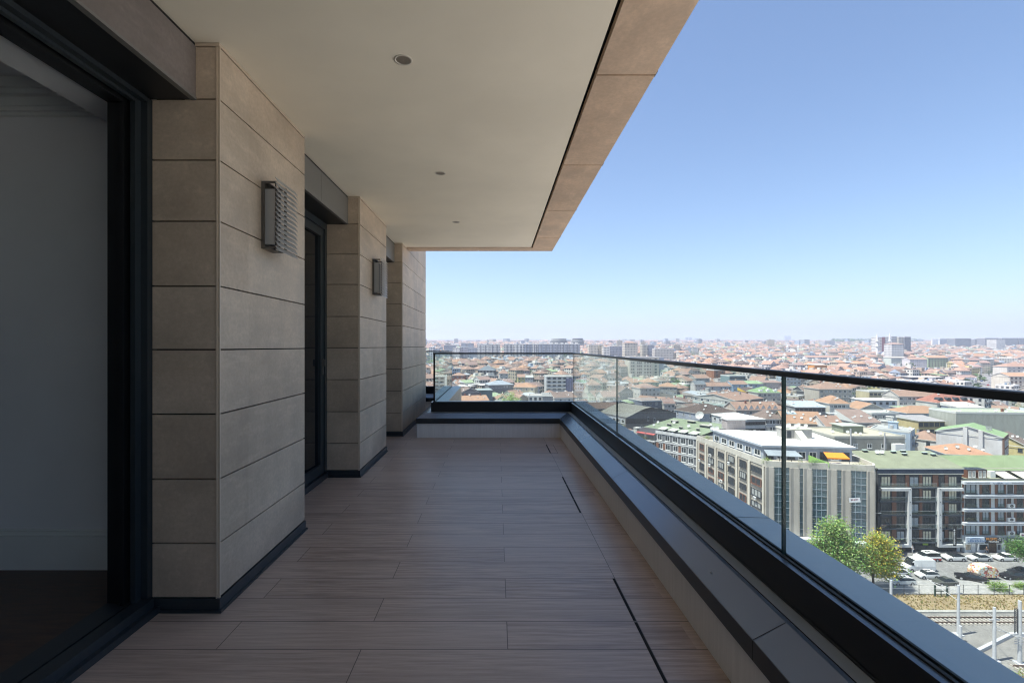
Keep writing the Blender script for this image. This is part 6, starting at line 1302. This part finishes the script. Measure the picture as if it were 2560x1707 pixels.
for a, c, v, D, col, short, lab in ((2350, 2372, 847, 1500, (.38, .44, .54), 'grey-blue block', 'grey-blue slab block near the horizon right of the minaret group'), (2388, 2428, 846, 1300, (.24, .27, .32), 'dark ribbon office', 'dark ribbon-windowed office with white left end on the right horizon'), (2437, 2462, 847.5, 1400, (.26, .28, .32), None, 'dark flat office second from left on the right horizon'), (2463, 2496, 845, 1350, (.27, .28, .33), None, 'dark long office left of the white villa-like block on the right horizon'),
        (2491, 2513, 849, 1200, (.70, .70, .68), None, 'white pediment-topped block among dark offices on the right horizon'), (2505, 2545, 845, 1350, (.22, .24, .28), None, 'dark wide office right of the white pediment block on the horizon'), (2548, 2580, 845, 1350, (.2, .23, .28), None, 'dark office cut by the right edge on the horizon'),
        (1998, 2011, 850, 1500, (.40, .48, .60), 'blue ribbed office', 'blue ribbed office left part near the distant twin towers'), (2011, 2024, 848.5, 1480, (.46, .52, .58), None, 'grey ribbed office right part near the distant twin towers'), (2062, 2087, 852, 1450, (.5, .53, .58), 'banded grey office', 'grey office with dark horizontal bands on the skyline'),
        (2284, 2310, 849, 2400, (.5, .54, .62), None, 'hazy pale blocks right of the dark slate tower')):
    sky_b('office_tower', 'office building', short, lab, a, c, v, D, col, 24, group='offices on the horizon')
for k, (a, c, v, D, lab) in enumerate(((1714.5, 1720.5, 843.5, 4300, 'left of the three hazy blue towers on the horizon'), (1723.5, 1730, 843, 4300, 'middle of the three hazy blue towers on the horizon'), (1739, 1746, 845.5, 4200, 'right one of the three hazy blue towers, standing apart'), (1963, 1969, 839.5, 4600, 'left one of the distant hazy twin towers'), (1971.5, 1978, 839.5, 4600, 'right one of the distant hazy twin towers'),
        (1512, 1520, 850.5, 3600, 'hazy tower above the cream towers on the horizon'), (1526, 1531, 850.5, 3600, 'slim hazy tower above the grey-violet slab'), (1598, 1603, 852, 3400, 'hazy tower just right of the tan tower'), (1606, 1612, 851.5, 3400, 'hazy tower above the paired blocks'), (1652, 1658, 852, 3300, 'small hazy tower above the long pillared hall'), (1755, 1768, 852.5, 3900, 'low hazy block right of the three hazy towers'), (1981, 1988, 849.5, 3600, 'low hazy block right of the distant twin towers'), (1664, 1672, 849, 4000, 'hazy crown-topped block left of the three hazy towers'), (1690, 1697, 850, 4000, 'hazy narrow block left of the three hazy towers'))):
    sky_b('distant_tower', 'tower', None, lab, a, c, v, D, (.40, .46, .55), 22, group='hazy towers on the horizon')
for u, v, vb, D, lab in ((1229.5, 846, 861, 900, 'thin mast on the white slab at the left of the ridge row'), (1314, 840, 860, 900, 'tallest thin red and white mast on the ridge row'), (1351.5, 844, 860, 900, 'thin mast right of the brightest slab of the ridge row'), (1247, 851, 861, 900, 'short thin mast left of the gap in the ridge row')):
    x = (u-U0)/F*D; b = MB(); z1 = EYE+(V0-v)/F*D; z0 = EYE+(V0-vb)/F*D; o = (x, D+8, z0); b.tube((0, 0, 0), (0, 0, z1-z0), .22, .1, 6)
    for k in range(3): b.box(-.9+.2*k, .9-.2*k, -.05, .05, (z1-z0)*(.4+.18*k), (z1-z0)*(.4+.18*k)+.15)
    tag(b.build('antenna_mast', M['rim'], None, loc=o), lab, 'mast', 'thin masts on the ridge row')
# ------------------------------------------------------------------ the other houses: the ~200 nearest in view one by one, the far town as one mass
r = random.Random(21)
WALLS = [(WHT, 'white', 10), (CRM, 'cream', 5), ((.66, .65, .6), 'off-white', 8), ((.42, .42, .41), 'grey', 4), (BEI, 'beige', 4), (LBL, 'pale blue', 2), ((.52, .42, .33), 'sand', 3), ((.58, .56, .58), 'pale mauve', 2), ((.40, .46, .38), 'grey-green', 2), ((.55, .36, .28), 'salmon', 1), ((.24, .24, .25), 'dark grey', 1), ((.62, .53, .26), 'yellow', 1)]
ROOFS = [('hip', TER, 'terracotta hip roof', 7), ('gable', TER, 'terracotta gable roof', 6), ('hip', ORG, 'orange hip roof', 3), ('gable', ORG, 'orange gable roof', 3), ('gabley', TER, 'terracotta roof, gable to the front', 4), ('gable', PNK, 'rose-red gable roof', 3), ('hip', BRN, 'brown hip roof', 3), ('gable', BRN, 'brown gable roof', 2), ('deck', LGY, 'pale flat roof', 4), ('deck', GRY, 'grey flat roof', 3), ('flat', (.7, .69, .66), 'white flat roof', 3), ('shed', (.26, .34, .21), 'green sloping roof', 2), ('shed', (.38, .42, .45), 'blue-grey sheet roof', 2), ('hip', DBR, 'dark brown hip roof', 1), ('shed', BRN, 'brown sloping roof', 1)]
def pick(ls): return r.choices(ls, [q[-1] for q in ls])[0]
def inside(q, quad, m=1.0):
    for i in range(4):
        a, c = quad[i], quad[(i+1) % 4]; e = Vector((c.x-a.x, c.y-a.y)); n = Vector((e.y, -e.x))
        if n.length < 1e-6: continue
        if (q-Vector((a.x, a.y))).dot(n)/n.length > m: return False
    return True
def bound(u): return 1003 if u < 1432 else min(1003+(u-1432)/1.594+8, 1395)
def field(x, y): return .32*math.sin(x/240+1.3)+.28*math.sin(y/310+x/500)+.12
def lots(y0, y1, sx, sy, sc):
    out = []; n = int((y1-y0)/sy)
    y = y0
    row = 0
    while y < y1:
        x = -.22*y-40+r.uniform(0, sx)
        i = 0
        while x < 1.22*y+60:
            px = x+22*sc*math.sin(y/130+x/300)*.6; py = y+20*sc*math.sin(x/150+y/260)
            u = U0+F*px/py
            if 1035 < u < 2600: out.append((px, py, u))
            x += sx*r.uniform(.85, 1.3)+(sx*.7 if i % 7 == 6 else 0); i += 1
        y += sy*(1.0 if row % 2 == 0 else 1.55); row += 1
    return out
cand = []
FQ = [(q, min(k.x for k in q)-9, max(k.x for k in q)+9, min(k.y for k in q)-9, max(k.y for k in q)+9) for q in FOOT]
def blocked(x, y, rad):
    v = Vector((x, y))
    return any(a-rad < x < b_+rad and c-rad < y < d_+rad and inside(v, q, rad) for q, a, b_, c, d_ in FQ)
ROAD = lambda x, y: 300 < y < 620 and abs(x-(1.005*y+.00003*(y-300)**2*6)) < 15      # the boulevard at far right
def make(px, py, u, sx, sy):
    h = r.choice([9.5, 11, 12.5, 13.5, 14, 15.5, 17]) if py < 1500 else r.uniform(10, 16)
    wv, dv = sx*r.uniform(.78, 1.12), sy*r.uniform(.8, 1.0); gz = ground(px, py); k = pick(ROOFS); w_ = pick(WALLS)
    rise = 0 if k[0] in ('deck', 'flat') else r.uniform(2.2, 3.8)*(.6 if k[0] == 'shed' else 1)
    return dict(x=px, y=py, u=u, w=wv, d=dv, h=h, gz=gz, roof=k, wall=w_, rise=rise, rot=field(px, py)+r.gauss(0, .07))
for px, py, u in lots(150, 640, 11.5, 11.5, 1.0): cand.append((px, py, u, 11.5, 11.5))
mid = []
for c in cand:
    px, py, u = c[:3]
    if blocked(px, py, 6.5) or ROAD(px, py): continue
    if py < 178 and px > 40: continue
    hs = make(*c); top = proj((px, py, hs['gz']+hs['h']+hs['rise']))[1]; hw = F*7/py; skip = False
    for (a, b_, v0, v1, D) in SCREEN:                 # keep the picked-out buildings visible, leave out what they hide
        if u+hw > a and u-hw < b_:
            if py < D-2 and top < v1-2:
                need = proj((px, py, hs['gz']+8.0))[1]
                if need < v1-2: skip = True; break
                hs['h'] = max(8.0, min(hs['h'], EYE-(v1-V0)/F*py-hs['gz']-hs['rise'])); top = proj((px, py, hs['gz']+hs['h']+hs['rise']))[1]
            elif py > D and top > v0 and top < v1+400 and a+hw < u < b_-hw: skip = True; break
    if skip or top > bound(u): continue
    mid.append(hs)
mid.sort(key=lambda q: q['y'])
EACH = 215
ORD = ['nearest', 'second', 'third', 'fourth', 'fifth', 'sixth', 'seventh', 'eighth', 'ninth', 'tenth', 'eleventh', 'twelfth', 'thirteenth', 'fourteenth', 'fifteenth', 'sixteenth']
seen = {}
for n, hs in enumerate(mid[:EACH]):
    x, y, wv, dv = hs['x'], hs['y'], hs['w'], hs['d']; c, s = math.cos(hs['rot']), math.sin(hs['rot'])
    ox, oy = x-(c*wv/2-s*dv/2), y-(s*wv/2+c*dv/2); u, v = proj((x, y, hs['gz']+hs['h']))
    best = min(LAND, key=lambda q: math.hypot((q[1]-u), (q[2]-v)*2.2)); du, dvv = u-best[1], v-best[2]
    rel = ('left of' if du < 0 else 'right of') if abs(du) > abs(dvv)*1.1 else ('above' if dvv < 0 else 'below')
    near = y < 330; base = f"{hs['wall'][1]} house with {hs['roof'][2].replace(', gable to the front', ' gabled in front')}"
    key = (best[0], rel, base); i = seen[key] = seen.get(key, -1)+1
    lab = f"{base} {rel} the {best[0]}" if i == 0 else f"{ORD[min(i, 15)]} {base} {rel} the {best[0]}"
    t = thing('house', lab, 'house', (ox, oy, hs['gz']), hs['rot'], 'houses of the old town')
    nd = r.choice([0, 1, 2, 2, 3]) if y < 420 else r.choice([0, 0, 1]); nf = max(2, int(wv/3.2)); nl = max(2, int(dv/3.6))
    stl = r.choice('wwwwbd')
    house(t, wv, dv, hs['h'], hs['roof'][0], hs['rise'], hs['roof'][1], hs['wall'][0], win=W_(nf, 2 if near else 1, 1.3, 1.45, stl) if near else None, lwin=W_(nl, 2, 1.2, 1.4, stl) if near and x > .12*y else None,
          dishes=nd, chim=1 if y < 400 and r.random() < .5 else 0, shader_win=not near, r=r, fc=r.choice([(.6, .6, .57), (.7, .7, .68), (.45, .42, .38)]))
    if near or y < 360:
        if r.random() < .6:                          # balconies, air conditioners and roof clutter
            bw = r.uniform(.35, .8)*wv; bx = r.uniform(.1, .95*wv-bw) if .95*wv-bw > .1 else .1; bc = r.choice([hs['wall'][0], WHT, LGY, (.5, .55, .58)])
            for q in range(2):
                zq = hs['h']-2.6-3*q; b = MB(); b.box(bx, bx+bw, -1.15, -.05, zq-.12, zq); b.box(bx, bx+bw, -1.15, -1.07, zq, zq+.9); b.box(bx, bx+.07, -1.07, -.05, zq, zq+.9); b.box(bx+bw-.07, bx+bw, -1.07, -.05, zq, zq+.9); b.build('balcony', M['wall'], t, color=bc)
        if r.random() < .45: inst('air_conditioner', ACU, t, (r.uniform(.1, .9)*wv, -.02, hs['h']-2.9), (0, 0, 0))
        if hs['roof'][0] == 'deck':
            b = MB(); b.box(.55*wv, .55*wv+2.6, .4*dv, .4*dv+2.6, hs['h']+.06, hs['h']+2.4); b.box(.55*wv-.2, .55*wv+2.8, .4*dv-.2, .4*dv+2.8, hs['h']+2.4, hs['h']+2.55); b.build('stair_head', M['wall'], t, color=hs['wall'][0])
            b = MB(); b.lathe((.25*wv, .5*dv, hs['h']+.3), [(.001, 0), (.6, 0), (.6, 1.3), (.001, 1.45)], 10); b.build('water_tank', M['wall'], t, color=r.choice([(.2, .3, .42), (.5, .5, .5), (.12, .13, .15)]))
        elif r.random() < .4:
            xq, yq = r.uniform(.25, .75)*wv, r.uniform(.15, .35)*dv; zq = roof_z(hs['roof'][0], wv, dv, hs['h'], hs['rise'], xq, yq)
            b = MB(); b.box(xq-.7, xq+.7, yq-.3, yq+1.6, zq-.6, zq+.75); b.box(xq-.85, xq+.85, yq-.45, yq+1.8, zq+.75, zq+.9); b.build('dormer', M['wall'], t, color=r.choice([WHT, LGY, BRN]))
# ---- far town: one mesh, a colour per face
far = mid[EACH:]
for y0, y1, sx, sy, sc in ((640, 1300, 12, 12.5, 1.6), (1300, 2200, 15, 17, 2.2), (2200, 3600, 26, 32, 3), (3600, 6600, 44, 60, 4)):
    for px, py, u in lots(y0, y1, sx, sy, sc):
        if blocked(px, py, 7): continue
        hs = make(px, py, u, sx, sy)
        if r.random() < .012 and 700 < py < 2600: hs['h'] *= r.uniform(1.4, 2.1); hs['roof'] = ROOFS[8]; hs['rise'] = 0; hs['wall'] = r.choice([(LBL,), ((.6, .6, .6),), (BGR,), (CRM,)])
        if r.random() < (.22 if py < 1300 else .36 if py < 2200 else .5): hs['roof'] = ROOFS[r.choice([8, 9, 10])]; hs['rise'] = 0
        top = proj((px, py, hs['gz']+hs['h']+hs['rise']))[1]; hw = F*sx*.6/py
        if any(u+hw > a and u-hw < b_ and py < D-2 and top < v1-1 for (a, b_, v0, v1, D) in SCREEN): 
            if py < 1200: continue
        far.append(hs)
V, FC, MI, UVS, CO = [], [], [], [], []
for hs in far:
    w2, d2, h, rise, kd = hs['w']/2, hs['d']/2, hs['h'], hs['rise'], hs['roof'][0]; c, s = math.cos(hs['rot']), math.sin(hs['rot']); x, y, gz = hs['x'], hs['y'], hs['gz']; n = len(V)
    def P(a, b_, z): V.append((x+c*a-s*b_, y+s*a+c*b_, gz+z))
    for z in (-3, h):
        P(-w2, -d2, z); P(w2, -d2, z); P(w2, d2, z); P(-w2, d2, z)
    q = r.uniform(.88, 1.08); wc = tuple(k*q for k in hs['wall'][0]); q = r.uniform(.8, 1.15); rc = tuple(min(.8, k*q) for k in hs['roof'][1]); u0 = r.randint(0, 400)*2.7
    for i in range(4):
        j = (i+1) % 4; ln = hs['w'] if i % 2 == 0 else hs['d']; FC.append((n+i, n+j, n+4+j, n+4+i)); MI.append(0); CO.append(wc); UVS.append(((u0, 27-h), (u0+ln, 27-h), (u0+ln, 30), (u0, 30)))
    Z4 = ((0, 0),)*4
    if kd in ('hip', 'gable', 'gabley'):
        o = .45; m = n+8
        P(-w2-o, -d2-o, h-.1); P(w2+o, -d2-o, h-.1); P(w2+o, d2+o, h-.1); P(-w2-o, d2+o, h-.1)
        if kd == 'gabley': P(0, -d2-o, h+rise); P(0, d2+o, h+rise); F4 = [((m, m+3, m+5, m+4), 1), ((m+1, m+4, m+5, m+2), 1), ((m, m+1, m+4), 0), ((m+2, m+3, m+5), 0)]
        else:
            k = min(w2, d2)*.95 if kd == 'hip' else -o
            P(-w2+k, 0, h+rise); P(w2-k, 0, h+rise); F4 = [((m, m+1, m+5, m+4), 1), ((m+2, m+3, m+4, m+5), 1), ((m+1, m+2, m+5), 1 if kd == 'hip' else 0), ((m+3, m, m+4), 1 if kd == 'hip' else 0)]
        for f, mi in F4: FC.append(f); MI.append(mi); CO.append(rc if mi else wc); UVS.append(Z4[:len(f)])
    else:
        m = n+8; P(-w2, -d2, h+.2); P(w2, -d2, h+.2); P(w2, d2, h+.2+rise); P(-w2, d2, h+.2+rise); FC.append((m, m+1, m+2, m+3)); MI.append(1); CO.append(rc); UVS.append(Z4)
        if hs['y'] < 2200:
            a, b_, e = r.uniform(-.5, .2)*w2, r.uniform(-.3, .3)*d2, r.uniform(1.4, 2.2); m = len(V)
            for z in (h, h+2.4+rise):
                P(a, b_, z); P(a+2*e, b_, z); P(a+2*e, b_+2*e, z); P(a, b_+2*e, z)
            for i in range(4): j = (i+1) % 4; FC.append((m+i, m+j, m+4+j, m+4+i)); MI.append(0); CO.append(wc); UVS.append(Z4)
            FC.append((m+4, m+5, m+6, m+7)); MI.append(1); CO.append((.5, .48, .45)); UVS.append(Z4)
me = bpy.data.meshes.new('far_town'); me.from_pydata(V, [], FC); me.materials.append(objcol_mat('far_house_wall', 'wall', True, True)); me.materials.append(objcol_mat('far_house_roof', 'tile', True))
me.polygons.foreach_set('material_index', MI); ul = me.uv_layers.new(name='UVMap'); ul.data.foreach_set('uv', [k for f in UVS for p in f for k in p])
at = me.attributes.new('Col', 'FLOAT_COLOR', 'FACE'); at.data.foreach_set('color', [k for c_ in CO for k in (*c_, 1)])
o = bpy.data.objects.new('far_town', me); COL.objects.link(o); tag(o, kind='stuff')
print('houses one by one', min(EACH, len(mid)), 'last at', mid[min(EACH, len(mid))-1]['y'], 'mid', len(mid), 'far', len(far), 'faces', len(FC))
# white dishes and chimneys dotted over the far roofs, a mass nobody could count
b = MB(); k = 0
for hs in far:
    if hs['y'] > 1100: continue
    for q in range(r.choice([0, 1, 1, 2])):
        a, b_ = r.uniform(-.4, .4)*hs['w'], r.uniform(-.4, .1)*hs['d']; c, s = math.cos(hs['rot']), math.sin(hs['rot']); x, y = hs['x']+c*a-s*b_, hs['y']+s*a+c*b_
        z = hs['gz']+hs['h']+(hs['rise']*.6 if hs['rise'] else .4)+.9; e = r.uniform(.3, .55)
        b.lathe((x, y, z), [(e*.3, -.1), (e, .06), (e*.9, .04)], 7, axis=(-.6, -.6, .5)); b.box(x-.05, x+.05, y-.05, y+.05, z-1.4, z)
tag(b.build('far_roof_dishes', M['dish']), kind='stuff')
# tree mass scattered through the far town and the wooded rise at the right
b = MB(); leafc = [(.06, .11, .035), (.08, .14, .05), (.05, .09, .03), (.1, .15, .06)]
def blob(x, y, gz, h, rad, nq):
    for k in range(nq):
        a, t_ = r.uniform(0, 6.28), r.random()**.5; q = Vector((x+math.cos(a)*rad*t_, y+math.sin(a)*rad*t_, gz+h*(.35+.65*(1-t_*t_)*r.random()**.5)))
        d = Vector((r.gauss(0, 1), r.gauss(0, 1), r.gauss(0, .5))).normalized()*rad*.38; e = d.cross(Vector((r.gauss(0, .4), r.gauss(0, .4), 1)).normalized()); b.face([q-d, q-e, q+d, q+e], 0, None, r.choice(leafc))
for k in range(330):
    y = r.uniform(380, 2200); x = r.uniform(-.16, 1.1)*y
    if blocked(x, y, 5): continue
    blob(x, y, ground(x, y), r.uniform(9, 17), r.uniform(3, 7), 26)
for k in range(420):
    y = r.uniform(2300, 3300); x = ((r.uniform(2080, 2300)-U0)/F)*y; blob(x, y, ground(x, y), r.uniform(16, 30), r.uniform(12, 26), 22)
tag(b.build('far_trees', M['leaf']), kind='stuff')
# boulevard traffic
sd_ = WH, SI, BK, (.45, .05, .04), (.7, .5, .08), (.1, .14, .25)
b = MB(); mp_ = [ground(0, 300)]
ys = [300+10*k for k in range(33)]; L_ = [(1.005*y+.00018*(y-300)**2) for y in ys]
for i in range(len(ys)-1): b.face([(L_[i]-9, ys[i], ground(0, ys[i])+.12), (L_[i]+9, ys[i], ground(0, ys[i])+.12), (L_[i+1]+9, ys[i+1], ground(0, ys[i+1])+.12), (L_[i+1]-9, ys[i+1], ground(0, ys[i+1])+.12)])
struct('boulevard', b, ground_mat('boulevard_asphalt', (.2, .2, .21), (.26, .26, .26), .1))
VN = [('white', WH), ('silver', SI), ('black', BK), ('white', WH), ('yellow', (.7, .45, .04)), ('grey', (.3, .3, .32)), ('red', (.4, .04, .03)), ('white', WH), ('silver', SI), ('blue', (.08, .14, .3))]
for k in range(10):
    y = 395+k*13.5; x = 1.005*y+.00018*(y-300)**2+(-4.5 if k % 2 else 4.5); nm, cc = VN[k]
    t = thing('driving_car', f"small {nm} car on the distant boulevard, {['nearest of all', 'second', 'third', 'fourth', 'fifth', 'sixth', 'seventh', 'eighth', 'ninth', 'farthest'][k]} along it", 'car', (x, y, ground(x, y)+.12), R(48), 'boulevard traffic')
    b = MB(); b.box(-2.2, 2.2, -.9, .9, .35, .95); b.box(-1.9, 1.9, -.86, .86, .2, .35, 1); b.build('body', [M['paint'], M['tyre']], t, color=cc)
    b = MB(); b.prism([(-1.3, -.78), (1.4, -.78), (1.4, .78), (-1.3, .78)], .95, 1.42); b.build('cabin', M['cglass'], t); b = MB(); b.box(-1.0, 1.1, -.7, .7, 1.421, 1.47); b.build('roof', M['paint'], t, color=cc)
for k in range(5):
    y = 400+k*30; x = 1.005*y+.00018*(y-300)**2-8.0
    t = thing('boulevard_lamp', f"curved white lamp post, {['first', 'second', 'third', 'fourth', 'last'][k]} along the distant boulevard", 'street lamp', (x, y, ground(x, y)), 0, 'boulevard lamps')
    b = MB(); b.tube((0, 0, 0), (0, 0, 8), .16, .12, 6); b.tube((0, 0, 8), (1.6, 0, 10.2), .12, n=5); b.tube((1.6, 0, 10.2), (4.2, 0, 11), .1, n=5); b.build('post', M['wframe'], t)
    b = MB(); b.box(4.0, 5.2, -.2, .2, 10.85, 11.1); b.build('lamp_head', M['wframe'], t)
# ------------------------------------------------------------------ haze
b = MB(); b.box(-2200, 7600, -60, 6900, -62, 135)
hz = bpy.data.materials.new('haze'); hz.use_nodes = True; t_ = hz.node_tree; t_.nodes.remove(t_.nodes['Principled BSDF'])
pv = t_.nodes.new('ShaderNodeVolumePrincipled'); pv.inputs['Color'].default_value = (.70, .78, .94, 1); pv.inputs['Density'].default_value = HAZE; pv.inputs['Anisotropy'].default_value = .2
t_.links.new(pv.outputs[0], t_.nodes['Material Output'].inputs['Volume'])
o = b.build('haze', hz); tag(o, kind='stuff')
